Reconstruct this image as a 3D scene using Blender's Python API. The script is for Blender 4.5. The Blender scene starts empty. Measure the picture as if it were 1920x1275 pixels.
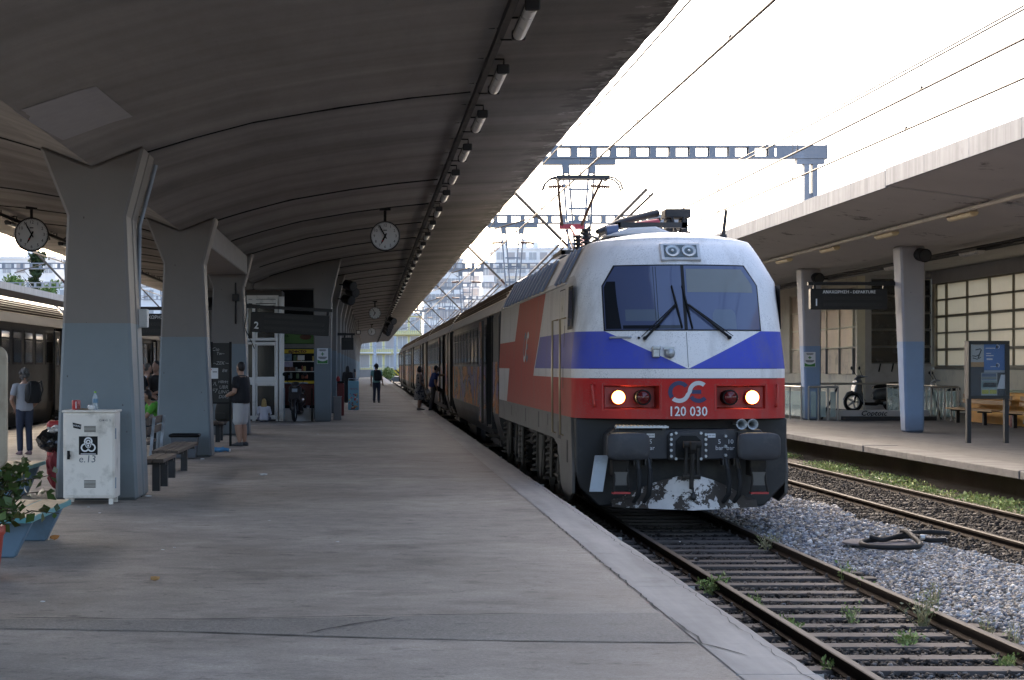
import bpy, bmesh, math, random
import numpy as np
from mathutils import Vector, Matrix, Euler

R = math.radians
PI = math.pi
rnd = random.Random(7)
S = bpy.context.scene
COL = S.collection

# ------------------------------------------------------------------ camera, sky, sun, exposure
FPX = 3450.0                       # focal length in photo pixels (1920 wide)
VPX, VPY, CAMZ = 689.0, 686.0, 1.68
cam_d = bpy.data.cameras.new('camera')
cam = bpy.data.objects.new('camera', cam_d)
COL.objects.link(cam)
cam.location = (0, 0, CAMZ)
cam.rotation_euler = (R(90), 0, 0)
cam_d.sensor_width = 36.0
cam_d.lens = FPX / 1920 * 36
cam_d.shift_x = (960 - VPX) / 1920
cam_d.shift_y = (VPY - 637.5) / 1920
cam_d.clip_start = 0.1
cam_d.clip_end = 5000
S.camera = cam

SUN_EL, SUN_AZ = 33.0, -14.0        # azimuth measured from the way the camera looks, + to the right
SKY_STRENGTH = 0.15
world = bpy.data.worlds.new('World')
S.world = world
world.use_nodes = True
wn = world.node_tree
bg = wn.nodes['Background']
sky = wn.nodes.new('ShaderNodeTexSky')
sky.sky_type = 'NISHITA'
sky.sun_disc = False
sky.sun_elevation = R(SUN_EL)
sky.sun_rotation = R(SUN_AZ)
sky.air_density = 0.75
sky.dust_density = 3.6
sky.ozone_density = 0.15
wn.links.new(sky.outputs[0], bg.inputs[0])
bg.inputs[1].default_value = SKY_STRENGTH

sun_d = bpy.data.lights.new('sun', 'SUN')
sun = bpy.data.objects.new('sun', sun_d)
COL.objects.link(sun)
sun_d.energy = 0.55
sun_d.angle = R(12)
sun_d.color = (1.0, 0.80, 0.56)
sdir = Vector((math.sin(R(SUN_AZ)) * math.cos(R(SUN_EL)), math.cos(R(SUN_AZ)) * math.cos(R(SUN_EL)), math.sin(R(SUN_EL))))
sun.rotation_euler = sdir.to_track_quat('Z', 'Y').to_euler()
sun.location = (0, 0, 60)

S.render.engine = 'CYCLES'
S.cycles.use_denoising = True
S.cycles.max_bounces = 8
S.cycles.diffuse_bounces = 5
S.cycles.glossy_bounces = 4
S.cycles.transmission_bounces = 4
S.cycles.transparent_max_bounces = 8
S.cycles.sample_clamp_indirect = 6
S.cycles.caustics_reflective = False
S.cycles.caustics_refractive = False
S.view_settings.view_transform = 'Standard'
S.view_settings.look = 'None'
S.view_settings.gamma = 1.0
S.view_settings.use_curve_mapping = False
S.view_settings.exposure = 2.3

# ------------------------------------------------------------------ helpers
def W(px, py, d):
    """world point seen at photo pixel (px, py) at depth d"""
    return Vector(((px - VPX) * d / FPX, d, CAMZ - (py - VPY) * d / FPX))
def WX(px, d): return (px - VPX) * d / FPX
def WZ(py, d): return CAMZ - (py - VPY) * d / FPX

def world_loc(o):
    v = Vector((0, 0, 0))
    while o is not None:
        v += o.location
        o = o.parent
    return v

class MB:
    def __init__(self, org=None):
        self.v = []; self.f = []; self.m = []; self.sm = []
        self.org = Vector(org) if org is not None else None
    def add(self, vs, fs, mi=0, smooth=False):
        b = len(self.v)
        self.v.extend([tuple(p) for p in vs])
        for f in fs:
            self.f.append(tuple(i + b for i in f)); self.m.append(mi); self.sm.append(smooth)
        return self
    def box(self, x0, x1, y0, y1, z0, z1, mi=0):
        vs = [(x0, y0, z0), (x1, y0, z0), (x1, y1, z0), (x0, y1, z0), (x0, y0, z1), (x1, y0, z1), (x1, y1, z1), (x0, y1, z1)]
        return self.add(vs, [(0, 3, 2, 1), (4, 5, 6, 7), (0, 1, 5, 4), (1, 2, 6, 5), (2, 3, 7, 6), (3, 0, 4, 7)], mi)
    def cbox(self, c, s, rot=None, mi=0):
        h = Vector(s) / 2
        M_ = rot.to_matrix() if isinstance(rot, Euler) else (rot or Matrix.Identity(3))
        c = Vector(c)
        vs = [c + M_ @ Vector((h.x * a, h.y * b, h.z * k)) for k in (-1, 1) for a, b in ((-1, -1), (1, -1), (1, 1), (-1, 1))]
        return self.add(vs, [(0, 3, 2, 1), (4, 5, 6, 7), (0, 1, 5, 4), (1, 2, 6, 5), (2, 3, 7, 6), (3, 0, 4, 7)], mi)
    def bar(self, p0, p1, w, t, up=(0, 0, 1), mi=0):
        p0 = Vector(p0); p1 = Vector(p1); d = p1 - p0; L = d.length
        y = d.normalized(); upv = Vector(up)
        if abs(y.dot(upv.normalized())) > .99: upv = Vector((0, 1, 0))
        x = y.cross(upv).normalized(); z = x.cross(y)
        return self.cbox((p0 + p1) / 2, (w, L, t), Matrix((x, y, z)).transposed(), mi)
    def tube(self, pts, r, n=8, mi=0, cap=True, smooth=True):
        pts = [Vector(p) for p in pts]
        rs = r if isinstance(r, (list, tuple)) else [r] * len(pts)
        rings = []
        prev = None
        for i, p in enumerate(pts):
            a = pts[max(0, i - 1)]; b = pts[min(len(pts) - 1, i + 1)]
            t = (b - a)
            t = t.normalized() if t.length > 1e-9 else Vector((0, 0, 1))
            if prev is None:
                u = t.orthogonal().normalized()
            else:
                u = prev - t * prev.dot(t)
                u = u.normalized() if u.length > 1e-6 else t.orthogonal().normalized()
            prev = u
            w = t.cross(u)
            rings.append([p + (u * math.cos(2 * PI * k / n) + w * math.sin(2 * PI * k / n)) * rs[i] for k in range(n)])
        return self.loft(rings, mi, cap, smooth)
    def loft(self, rings, mi=0, cap=True, smooth=False, closed=True):
        n = len(rings[0]); vs = [p for r_ in rings for p in r_]; fs = []
        for i in range(len(rings) - 1):
            for k in range(n if closed else n - 1):
                a = i * n + k; b = i * n + (k + 1) % n
                fs.append((a, b, b + n, a + n))
        self.add(vs, fs, mi, smooth)
        if cap and closed:
            self.add(rings[0], [tuple(range(n))[::-1]], mi)
            self.add(rings[-1], [tuple(range(n))], mi)
        return self
    def cyl(self, p0, p1, r0, r1=None, n=16, mi=0, cap=True):
        return self.tube([p0, p1], [r0, r0 if r1 is None else r1], n, mi, cap)
    def prism(self, poly, a, b, axis='y', mi=0):
        """extrude 2D polygon: axis y -> (x,z) outline; x -> (y,z); z -> (x,y)"""
        def P(p, t):
            if axis == 'y': return (p[0], t, p[1])
            if axis == 'x': return (t, p[0], p[1])
            return (p[0], p[1], t)
        n = len(poly)
        vs = [P(p, a) for p in poly] + [P(p, b) for p in poly]
        fs = [tuple(range(n)), tuple(range(n, 2 * n))[::-1]] + [((i + 1) % n, i, i + n, (i + 1) % n + n) for i in range(n)]
        return self.add(vs, fs, mi)
    def lathe(self, prof, c=(0, 0, 0), axis='z', n=16, mi=0, smooth=True, cap=True):
        """prof = [(r, h)] along the axis"""
        rings = []
        for r_, h in prof:
            ring = []
            for k in range(n):
                a = 2 * PI * k / n; u, w = r_ * math.cos(a), r_ * math.sin(a)
                p = {'z': (u, w, h), 'y': (u, h, w), 'x': (h, u, w)}[axis]
                ring.append((p[0] + c[0], p[1] + c[1], p[2] + c[2]))
            rings.append(ring)
        return self.loft(rings, mi, cap, smooth)
    def ell(self, c, r, n=10, m=7, mi=0, rot=None):
        c = Vector(c); rings = []
        M_ = rot.to_matrix() if isinstance(rot, Euler) else (rot or Matrix.Identity(3))
        for i in range(m + 1):
            t = PI * (i + .02) / (m + .04)
            rings.append([c + M_ @ Vector((r[0] * math.sin(t) * math.cos(2 * PI * k / n), r[1] * math.sin(t) * math.sin(2 * PI * k / n), -r[2] * math.cos(t))) for k in range(n)])
        return self.loft(rings, mi, True, True)
    def quad(self, a, b, c, d, mi=0):
        return self.add([a, b, c, d], [(0, 1, 2, 3)], mi)
    def build(self, name, mats, parent=None, bevel=0, local=False, kind=None, recalc=True, org=None, shade_auto=False):
        me = bpy.data.meshes.new(name)
        off = Vector((0, 0, 0))
        if org is not None: off = Vector(org)
        elif parent is not None and not local: off = world_loc(parent)
        vs = np.array(self.v, dtype=np.float64) - np.array(off) if self.v else []
        me.from_pydata([tuple(p) for p in vs], [], self.f)
        if not isinstance(mats, (list, tuple)): mats = [mats]
        for m_ in mats: me.materials.append(m_)
        me.polygons.foreach_set('material_index', self.m)
        me.polygons.foreach_set('use_smooth', self.sm)
        if recalc or bevel:
            bm = bmesh.new(); bm.from_mesh(me)
            if bevel:
                bmesh.ops.remove_doubles(bm, verts=bm.verts, dist=1e-5)
            bmesh.ops.recalc_face_normals(bm, faces=bm.faces)
            if bevel:
                es = [e for e in bm.edges if len(e.link_faces) == 2 and e.calc_face_angle(0) > R(40)]
                bmesh.ops.bevel(bm, geom=es, offset=bevel, segments=1, affect='EDGES', clamp_overlap=True)
            bm.to_mesh(me); bm.free()
        o = bpy.data.objects.new(name, me)
        COL.objects.link(o)
        if org is not None: o.location = off
        if parent is not None:
            o.parent = parent
            if org is not None: o.location = off - world_loc(parent)
        if kind: o['kind'] = kind
        return o

def tag(o, label=None, cat=None, group=None, kind=None):
    if label: o['label'] = label
    if cat: o['category'] = cat
    if group: o['group'] = group
    if kind: o['kind'] = kind
    return o
def thing(name, label, cat, loc=(0, 0, 0), rz=0, group=None):
    o = bpy.data.objects.new(name, None); COL.objects.link(o)
    o.empty_display_size = .2
    o.location = loc; o.rotation_euler = (0, 0, rz)
    return tag(o, label, cat, group)
_kids = None
def dup(root, loc=None, rz=None, label=None, group=None):
    """a thing with copies of its parts and sub-parts, meshes shared"""
    def cp(o, parent):
        c = o.copy(); COL.objects.link(c)
        c.parent = parent
        for k in children_of(o): cp(k, c)
        return c
    c = cp(root, None)
    if loc is not None: c.location = loc
    if rz is not None: c.rotation_euler = (0, 0, rz)
    if label: c['label'] = label
    if group: c['group'] = group
    return c
def children_of(o):
    return list(o.children)
def struct(mb, name, mats, **k):
    return tag(mb.build(name, mats, **k), kind='structure')
def share(o, parent=None, loc=(0, 0, 0), rot=None, name=None):
    """another object on the same mesh, local location under parent"""
    c = o.copy(); COL.objects.link(c); c.parent = parent; c.location = loc
    if rot is not None: c.rotation_euler = rot
    return c

def text(s, size, mat, parent, loc, rot=(PI / 2, 0, 0), name='lettering', align='CENTER', ext=.002, local=False, sx=1.0, bold=0, shear=0):
    cu = bpy.data.curves.new(name, 'FONT')
    cu.body = s; cu.size = size; cu.align_x = align; cu.align_y = 'CENTER'
    cu.extrude = ext; cu.resolution_u = 2; cu.offset = bold; cu.shear = shear
    cu.materials.append(mat)
    o = bpy.data.objects.new(name, cu); COL.objects.link(o)
    o.location = Vector(loc) - (Vector((0, 0, 0)) if local or parent is None else world_loc(parent))
    o.rotation_euler = rot; o.scale = (sx, 1, 1)
    o.parent = parent
    return o

# ------------------------------------------------------------------ materials
class NX:
    """arithmetic on shader values"""
    def __init__(s, nt, v): s.nt = nt; s.v = v
    def _op(s, op, *a):
        n = s.nt.nodes.new('ShaderNodeMath'); n.operation = op
        for i, x in enumerate(a):
            if isinstance(x, NX): s.nt.links.new(x.v, n.inputs[i])
            else: n.inputs[i].default_value = float(x)
        return NX(s.nt, n.outputs[0])
    def __add__(s, o): return s._op('ADD', s, o)
    def __radd__(s, o): return s._op('ADD', o, s)
    def __sub__(s, o): return s._op('SUBTRACT', s, o)
    def __rsub__(s, o): return s._op('SUBTRACT', o, s)
    def __mul__(s, o): return s._op('MULTIPLY', s, o)
    def __rmul__(s, o): return s._op('MULTIPLY', s, o)
    def __truediv__(s, o): return s._op('DIVIDE', s, o)
    def __lt__(s, o): return s._op('LESS_THAN', s, o)
    def __gt__(s, o): return s._op('GREATER_THAN', s, o)
    def __and__(s, o): return s._op('MULTIPLY', s, o)
    def __or__(s, o): return s._op('MAXIMUM', s, o)
    def abs(s): return s._op('ABSOLUTE', s)
    def clamp(s):
        r = s._op('MAXIMUM', s, 0.0); return r._op('MINIMUM', r, 1.0)
    def sin(s): return s._op('SINE', s)
    def frac(s): return s._op('FRACT', s)
def ramp01(x, lo, hi):
    """0 below lo, 1 above hi"""
    return ((x - lo) * (1.0 / (hi - lo))).clamp()

class Mat:
    """small builder round a Principled material with Object coordinates"""
    def __init__(s, name, rough=.6, metal=0.0, coords='Object', spec=.5):
        m = s.m = bpy.data.materials.new(name); m.use_nodes = True
        s.nt = m.node_tree; s.b = s.nt.nodes['Principled BSDF']
        s.b.inputs['Roughness'].default_value = rough
        s.b.inputs['Metallic'].default_value = metal
        s.b.inputs['Specular IOR Level'].default_value = spec
        tc = s.nt.nodes.new('ShaderNodeTexCoord'); s.co = tc.outputs[coords]
        s.tc = tc
        sp = s.nt.nodes.new('ShaderNodeSeparateXYZ'); s.nt.links.new(s.co, sp.inputs[0])
        s.x, s.y, s.z = (NX(s.nt, sp.outputs[i]) for i in range(3))
    def noise(s, scale=5, detail=4, rough=.55, stretch=None, dist=0.0, off=0.0, vec=False):
        n = s.nt.nodes.new('ShaderNodeTexNoise')
        n.inputs['Scale'].default_value = scale; n.inputs['Detail'].default_value = detail
        n.inputs['Roughness'].default_value = rough; n.inputs['Distortion'].default_value = dist
        mp = s.nt.nodes.new('ShaderNodeMapping')
        mp.inputs['Scale'].default_value = stretch or (1, 1, 1)
        mp.inputs['Location'].default_value = (off, off * .7, off * 1.3)
        s.nt.links.new(s.co, mp.inputs[0]); s.nt.links.new(mp.outputs[0], n.inputs['Vector'])
        return n.outputs['Color'] if vec else NX(s.nt, n.outputs['Fac'])
    def voro(s, scale=5, feature='F1', stretch=None, out='Distance'):
        n = s.nt.nodes.new('ShaderNodeTexVoronoi'); n.feature = feature
        n.inputs['Scale'].default_value = scale
        mp = s.nt.nodes.new('ShaderNodeMapping'); mp.inputs['Scale'].default_value = stretch or (1, 1, 1)
        s.nt.links.new(s.co, mp.inputs[0]); s.nt.links.new(mp.outputs[0], n.inputs['Vector'])
        return n.outputs['Color'] if out == 'Color' else NX(s.nt, n.outputs[out])
    def mix(s, a, b, fac, mode='MIX'):
        n = s.nt.nodes.new('ShaderNodeMix'); n.data_type = 'RGBA'; n.blend_type = mode
        for i, c in ((6, a), (7, b)):
            if hasattr(c, 'default_value') or hasattr(c, 'links'): s.nt.links.new(c, n.inputs[i])
            else: n.inputs[i].default_value = (c[0], c[1], c[2], 1)
        if isinstance(fac, NX): s.nt.links.new(fac.v, n.inputs[0])
        else: n.inputs[0].default_value = fac
        return n.outputs[2]
    def val(s, col, fac_nx, lo=.7, hi=1.2):
        """multiply colour by lo..hi following fac"""
        g = fac_nx * (hi - lo) + lo
        n = s.nt.nodes.new('ShaderNodeCombineXYZ')
        for i in range(3): s.nt.links.new(g.v, n.inputs[i])
        return s.mix(col, n.outputs[0], 1.0, 'MULTIPLY')
    def color(s, c):
        if hasattr(c, 'links'): s.nt.links.new(c, s.b.inputs['Base Color'])
        else: s.b.inputs['Base Color'].default_value = (c[0], c[1], c[2], 1)
        return s
    def rough(s, nx):
        s.nt.links.new(nx.v, s.b.inputs['Roughness']); return s
    def bump(s, nx, strength=.3, dist=.01):
        n = s.nt.nodes.new('ShaderNodeBump'); n.inputs['Strength'].default_value = strength; n.inputs['Distance'].default_value = dist
        s.nt.links.new(nx.v, n.inputs['Height']); s.nt.links.new(n.outputs[0], s.b.inputs['Normal'])
        return s

def simple(name, col, rough=.6, metal=0, var=.25, scale=3, dirt=None, bump=0, bscale=60, stretch=None, spec=.5):
    """a worn paint / plain material: tone variation, dirt blotches, fine bump"""
    M_ = Mat(name, rough, metal, spec=spec)
    n1 = M_.noise(scale, 5, .6, stretch)
    c = M_.val(col, n1, 1 - var, 1 + var)
    if dirt:
        n2 = M_.noise(dirt[2], 6, .65, stretch, off=3.1)
        c = M_.mix(c, dirt[0], ramp01(n2, .62 - dirt[1] * .3, .72) * .85)
    M_.color(c)
    M_.rough(ramp01(n1, 0, 1) * .25 + (rough - .12))
    if bump: M_.bump(M_.noise(bscale, 3, .6), bump, .004)
    return M_.m
def emit(name, col, strength):
    m = bpy.data.materials.new(name); m.use_nodes = True
    b = m.node_tree.nodes['Principled BSDF']
    b.inputs['Base Color'].default_value = (*col, 1)
    b.inputs['Emission Color'].default_value = (*col, 1); b.inputs['Emission Strength'].default_value = strength
    return m
def glass(name, tint=(.8, .85, .85), alpha=.25, rough=.05):
    """thin pane: part mirror, part see-through"""
    m = bpy.data.materials.new(name); m.use_nodes = True; nt = m.node_tree
    b = nt.nodes['Principled BSDF']; out = nt.nodes['Material Output']
    b.inputs['Base Color'].default_value = (*tint, 1); b.inputs['Roughness'].default_value = rough
    tr = nt.nodes.new('ShaderNodeBsdfTransparent'); tr.inputs[0].default_value = (*[.6 + .4 * t for t in tint], 1)
    mx = nt.nodes.new('ShaderNodeMixShader'); mx.inputs[0].default_value = alpha
    nt.links.new(tr.outputs[0], mx.inputs[1]); nt.links.new(b.outputs[0], mx.inputs[2]); nt.links.new(mx.outputs[0], out.inputs[0])
    return m

DK = (.02, .018, .016)
MT = {}
MT['black'] = simple('black_paint', (.007, .007, .0075), .55, 0, .3, spec=.25)
MT['rubber'] = simple('black_rubber', (.008, .008, .009), .75, 0, .3, 8, bump=.2)
MT['dark_metal'] = simple('dark_metal', (.030, .030, .032), .5, .4, .4, 5, ((.05, .04, .03), .3, 4))
MT['bogie'] = simple('grimy_iron', (.022, .019, .017), .8, .1, .45, 5, ((.05, .042, .032), .3, 6), .3, 30)
MT['spring'] = simple('dusty_spring_steel', (.085, .072, .056), .6, .2, .35, 5)
MT['rust'] = simple('rusty_steel', (.10, .055, .035), .75, .2, .35, 8, ((.04, .03, .025), .4, 5))
MT['galv'] = simple('galvanised_steel', (.34, .38, .43), .5, .35, .25, 3, ((.20, .22, .25), .3, 2))
MT['galv_light'] = simple('bright_galvanised_steel', (.45, .47, .48), .4, .5, .2, 6, ((.25, .25, .24), .2, 4))
MT['wire'] = simple('copper_wire', (.04, .025, .02), .6, .5, .2)
MT['wire_grey'] = simple('stranded_wire', (.06, .055, .05), .6, .5, .2)
MT['insul'] = simple('brown_porcelain', (.10, .035, .018), .25, 0, .3)
MT['white'] = simple('white_paint', (.72, .72, .71), .5, 0, .08, 3, ((.45, .42, .38), .2, 2))
MT['cream'] = simple('cream_wall_paint', (.82, .75, .58), .75, 0, .10, 1.2, ((.52, .47, .38), .3, .9), .15, 30)
MT['grey_wall'] = simple('grey_wall_paint', (.50, .48, .46), .75, 0, .12, 1.5, ((.36, .34, .31), .3, 1.2), .15, 30)
MT['yellow'] = simple('yellow_paint', (.75, .52, .03), .5, 0, .1)
MT['orange'] = simple('orange_wall_paint', (.80, .40, .07), .65, 0, .12, 2, ((.5, .28, .08), .3, 1.5))
MT['red'] = simple('red_paint', (.40, .025, .025), .4, 0, .15)
MT['wood'] = simple('weathered_wood', (.085, .064, .05), .7, 0, .35, 4, ((.10, .075, .06), .4, 3), .3, 40, (1, 8, 8))
MT['wood_warm'] = simple('worn_varnished_wood', (.42, .25, .11), .6, 0, .35, 4, ((.3, .2, .12), .4, 3), .2, 40, (8, 1, 8))
MT['lens'] = simple('lamp_cover', (.62, .60, .55), .3, 0, .12, 4, ((.30, .27, .22), .3, 5))
MT['lens_warm'] = simple('yellowed_lamp_cover', (.75, .60, .34), .35, 0, .15, 4, ((.4, .3, .17), .3, 5))
# ------------------------------------------------------------------ ground, tracks, platforms
RAILZ = -0.53
BEDZ = -0.70
def asphalt(name, base, light, streak=1.0, gran=1.0):
    M_ = Mat(name, .85, spec=.3)
    n1 = M_.noise(.35, 5, .6)
    n2 = M_.noise(1.3, 6, .7, (1, 1.1, 1), off=5)      # streaks across the platform
    n3 = M_.noise(120, 2, .7)
    n4 = M_.noise(5, 5, .7, (.8, 1.2, 1), off=9)
    n5 = M_.noise(38, 4, .75); n6 = M_.noise(3.0, 7, .75, (.9, 1.1, 1), off=31)
    c = M_.mix(base, light, ramp01(n1, .35, .68))
    c = M_.val(c, ramp01(n2, .25, .75), 1 - .30 * streak, 1 + .14 * streak)
    c = M_.val(c, n3, 1 - .45 * gran, 1 + .45 * gran)
    c = M_.val(c, ramp01(n5, .3, .7), 1 - .22 * gran, 1 + .22 * gran); c = M_.val(c, ramp01(n6, .35, .65), 1 - .16 * streak, 1 + .10 * streak)
    c = M_.mix(c, (.035, .033, .031), ramp01(n4, .57, .76) * .75)
    gum = M_.voro(1.9); c = M_.mix(c, (.34, .33, .32), (gum < .030) * .6)
    blot = M_.noise(.9, 6, .68, (.8, 1.1, 1), off=21)
    c = M_.mix(c, (.045, .043, .041), ramp01(blot, .56, .70) * .50)
    spots = M_.voro(3.3)
    c = M_.mix(c, (.03, .028, .026), (spots < .045) * .6)
    M_.color(c)
    M_.rough(ramp01(n2, .2, .8) * .25 + .62)
    M_.bump(n3 * .5 + n4 * .6 + n5 * .5, .5, .008)
    return M_.m
MT['asphalt'] = asphalt('platform_asphalt', (.262, .232, .200), (.40, .357, .310))
MT['patch'] = asphalt('patched_asphalt', (.20, .186, .168), (.265, .248, .226), .5, 1.5)
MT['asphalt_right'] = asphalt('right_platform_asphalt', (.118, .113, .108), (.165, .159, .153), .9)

def concrete(name, col, var=.2, scale=.6, streaky=None, stain=.4, bands=False, bump=.2):
    M_ = Mat(name, .85, spec=.25)
    n1 = M_.noise(scale, 6, .62)
    n2 = M_.noise(scale * 5, 5, .65, off=4)
    c = M_.val(col, n1, 1 - var, 1 + var)
    c = M_.val(c, n2, .88, 1.12)
    if streaky:
        n3 = M_.noise(1.0, 5, .6, streaky, off=2)
        c = M_.val(c, ramp01(n3, .3, .7), .72, 1.12)
    if stain:
        n4 = M_.noise(scale * 1.7, 7, .7, off=11)
        c = M_.mix(c, tuple(k * .45 for k in col), ramp01(n4, .60, .74) * stain)
    M_.color(c)
    M_.bump(M_.noise(35, 4, .7), bump, .006)
    return M_.m
MT['coping'] = concrete('edge_concrete', (.40, .375, .345), .16, 1.1, (3.5, .25, 1), .5)
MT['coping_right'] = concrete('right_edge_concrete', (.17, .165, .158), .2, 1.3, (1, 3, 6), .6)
MT['wallc'] = concrete('dark_platform_wall', (.16, .15, .14), .3, 1, None, .6)
MT['earth'] = concrete('brown_earth', (.10, .085, .070), .4, 1.2, None, .5, bump=.8)
MT['bed'] = concrete('oily_ballast_bed', (.018, .016, .014), .45, 2, None, .4, bump=1.0)
MT['bedlight'] = concrete('grey_ballast_bed', (.20, .20, .20), .35, 3, None, .3, bump=1.0)

g = MB(); g.quad((-400, -60, -.80), (400, -60, -.80), (400, 1500, -.80), (-400, 1500, -.80))
struct(g, 'ground', MT['earth'])
g = MB(); g.box(2.55, 6.0, -20, 300, -.79, BEDZ); struct(g, 'track_bed', MT['bed'])
g = MB(); g.box(6.0, 7.35, -20, 300, -.79, BEDZ + .02); struct(g, 'ballast_shoulder', MT['bedlight'])
g = MB(); g.box(7.35, 10.15, -20, 300, -.79, BEDZ); struct(g, 'track_bed', MT['bed'])
g = MB(); g.box(10.15, 11.2, -20, 300, -.79, BEDZ + .06); struct(g, 'verge', MT['earth'])
g = MB(); g.box(-18, -9.5, -20, 300, -.79, BEDZ); struct(g, 'track_bed', MT['bed'])

# island platform with its edge stones
PL, PR, PEND = -9.45, 2.5, 263.0
plat = thing('platform', None, None, (0, 0, 0)); plat['kind'] = 'structure'
g = MB(); g.box(PL, 2.0, -14, PEND, -.78, 0); tag(g.build('paving', MT['asphalt'], plat), kind='structure')
g = MB(); g.box(2.0002, 2.0598, -14, PEND, -.5, -.003); tag(g.build('joint_filler', MT['coping'], plat), kind='structure')
g = MB(); g.box(2.06, 2.34, -14, PEND, -.78, -.12); tag(g.build('platform_wall', MT['wallc'], plat), kind='structure')
y = -14.0; k = 0; stone0 = None
while y < PEND:
    L = 4.0
    g = MB()
    n = 8
    ys = [y + .006 + (L - .012) * i / n for i in range(n + 1)]
    ra = random.Random(k)
    inn = [2.004 + .012 * ra.random() for _ in ys]; out = [PR - .022 * ra.random() for _ in ys]
    for i in range(n):
        a, b = ys[i], ys[i + 1]
        i0, i1, o0, o1 = inn[i], inn[i + 1], out[i], out[i + 1]
        z = .004
        g.add([(i0, a, z), (o0 - .05, a, z), (o1 - .05, b, z), (i1, b, z), (o0, a, z - .035), (o1, b, z - .035), (o0, a, -.14), (o1, b, -.14)],
              [(0, 1, 2, 3), (1, 4, 5, 2), (4, 6, 7, 5)])
    a, b = ys[0], ys[-1]
    g.quad((2.004, a, .004), (2.004, a, -.14), (out[0], a, -.14), (out[0], a, .004))
    g.build('edge_stone', MT['coping'], plat, recalc=False)
    y += L; k += 1

# the patch of newer asphalt with its cracks
g = MB()
ra = random.Random(3)
top = [(-3.4, 12.05), (-2.3, 12.2), (-1.2, 12.12), (0, 12.3), (1.0, 12.42), (1.97, 12.5)]
bot = [(-3.5, 11.9), (-2.4, 11.75), (-1.2, 11.62), (0, 11.35), (1.0, 11.2), (1.99, 11.15)]
for i in range(5):
    g.quad((*bot[i], .004), (*bot[i + 1], .004), (*top[i + 1], .004), (*top[i], .004))
tag(g.build('asphalt_patch', MT['patch'], plat, recalc=False), kind='structure')
MT['crackm'] = simple('crack_dirt', (.055, .052, .05), .95, 0, .3)
def crack(pts, w, z=.0085, seed=0, name='crack'):
    ra = random.Random(seed); P = []
    for i in range(len(pts) - 1):
        a = Vector(pts[i]); b = Vector(pts[i + 1]); m = max(2, int((b - a).length / .12))
        for j in range(m): P.append(a.lerp(b, j / m) + Vector((ra.uniform(-.018, .018), ra.uniform(-.018, .018))))
    P.append(Vector(pts[-1])); gg = MB()
    ws = [w * ra.uniform(.25, 1.3) for _ in P]; ws[0] = ws[-1] = 0
    for i in range(len(P) - 1):
        d = (P[i + 1] - P[i]).normalized(); nn = Vector((-d.y, d.x))
        a, b = P[i], P[i + 1]
        gg.quad((*(a - nn * ws[i]), z), (*(b - nn * ws[i + 1]), z), (*(b + nn * ws[i + 1]), z), (*(a + nn * ws[i]), z))
    tag(gg.build(name, MT['crackm'], plat, recalc=False), kind='structure')
crack([(2.0, 11.13), (1.4, 11.17), (.75, 11.22)], .006, seed=1); crack([(.1, 11.33), (-.5, 11.44), (-1.1, 11.58)], .007, seed=12); crack([(-2.0, 11.68), (-2.6, 11.73)], .006, seed=13)
crack([(2.0, 12.5), (2.02, 11.8), (2.03, 11.1), (2.2, 10.6)], .006, seed=2)
crack([(1.99, 21), (1.99, 16.8), (2.0, 14), (2.0, 12.6)], .006, seed=3)
crack([(1.2, 12.45), (0, 12.33), (-1.1, 12.14), (-2.4, 12.24)], .014, seed=4)
crack([(2.38, 9), (2.37, 11), (2.40, 13.5), (2.37, 17), (2.39, 22), (2.38, 30)], .003, seed=5)
crack([(-.4, 11.5), (-.1, 11.9), (.2, 12.25)], .012, seed=6)
crack([(2.0, 48), (.5, 48.1), (-1.2, 47.9), (-2.5, 48.0)], .035, seed=7)
crack([(1.95, 60), (.8, 60.2), (-.8, 60)], .06, seed=8)

# right-hand platform
platr = thing('platform', None, None, (0, 0, 0)); platr['kind'] = 'structure'
PX = 10.42
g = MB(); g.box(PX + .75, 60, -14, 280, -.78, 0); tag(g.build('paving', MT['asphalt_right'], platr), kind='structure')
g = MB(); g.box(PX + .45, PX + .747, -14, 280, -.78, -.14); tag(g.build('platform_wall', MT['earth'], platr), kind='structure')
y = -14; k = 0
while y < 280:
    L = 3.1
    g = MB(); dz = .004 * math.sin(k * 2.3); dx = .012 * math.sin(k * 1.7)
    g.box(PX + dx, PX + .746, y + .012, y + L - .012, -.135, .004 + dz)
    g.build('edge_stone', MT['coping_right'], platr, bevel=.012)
    y += L; k += 1
crack([(PX + 1.9, 20), (PX + 1.95, 30), (PX + 1.85, 42), (PX + 1.95, 60)], .015, z=.004, seed=11)

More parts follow.
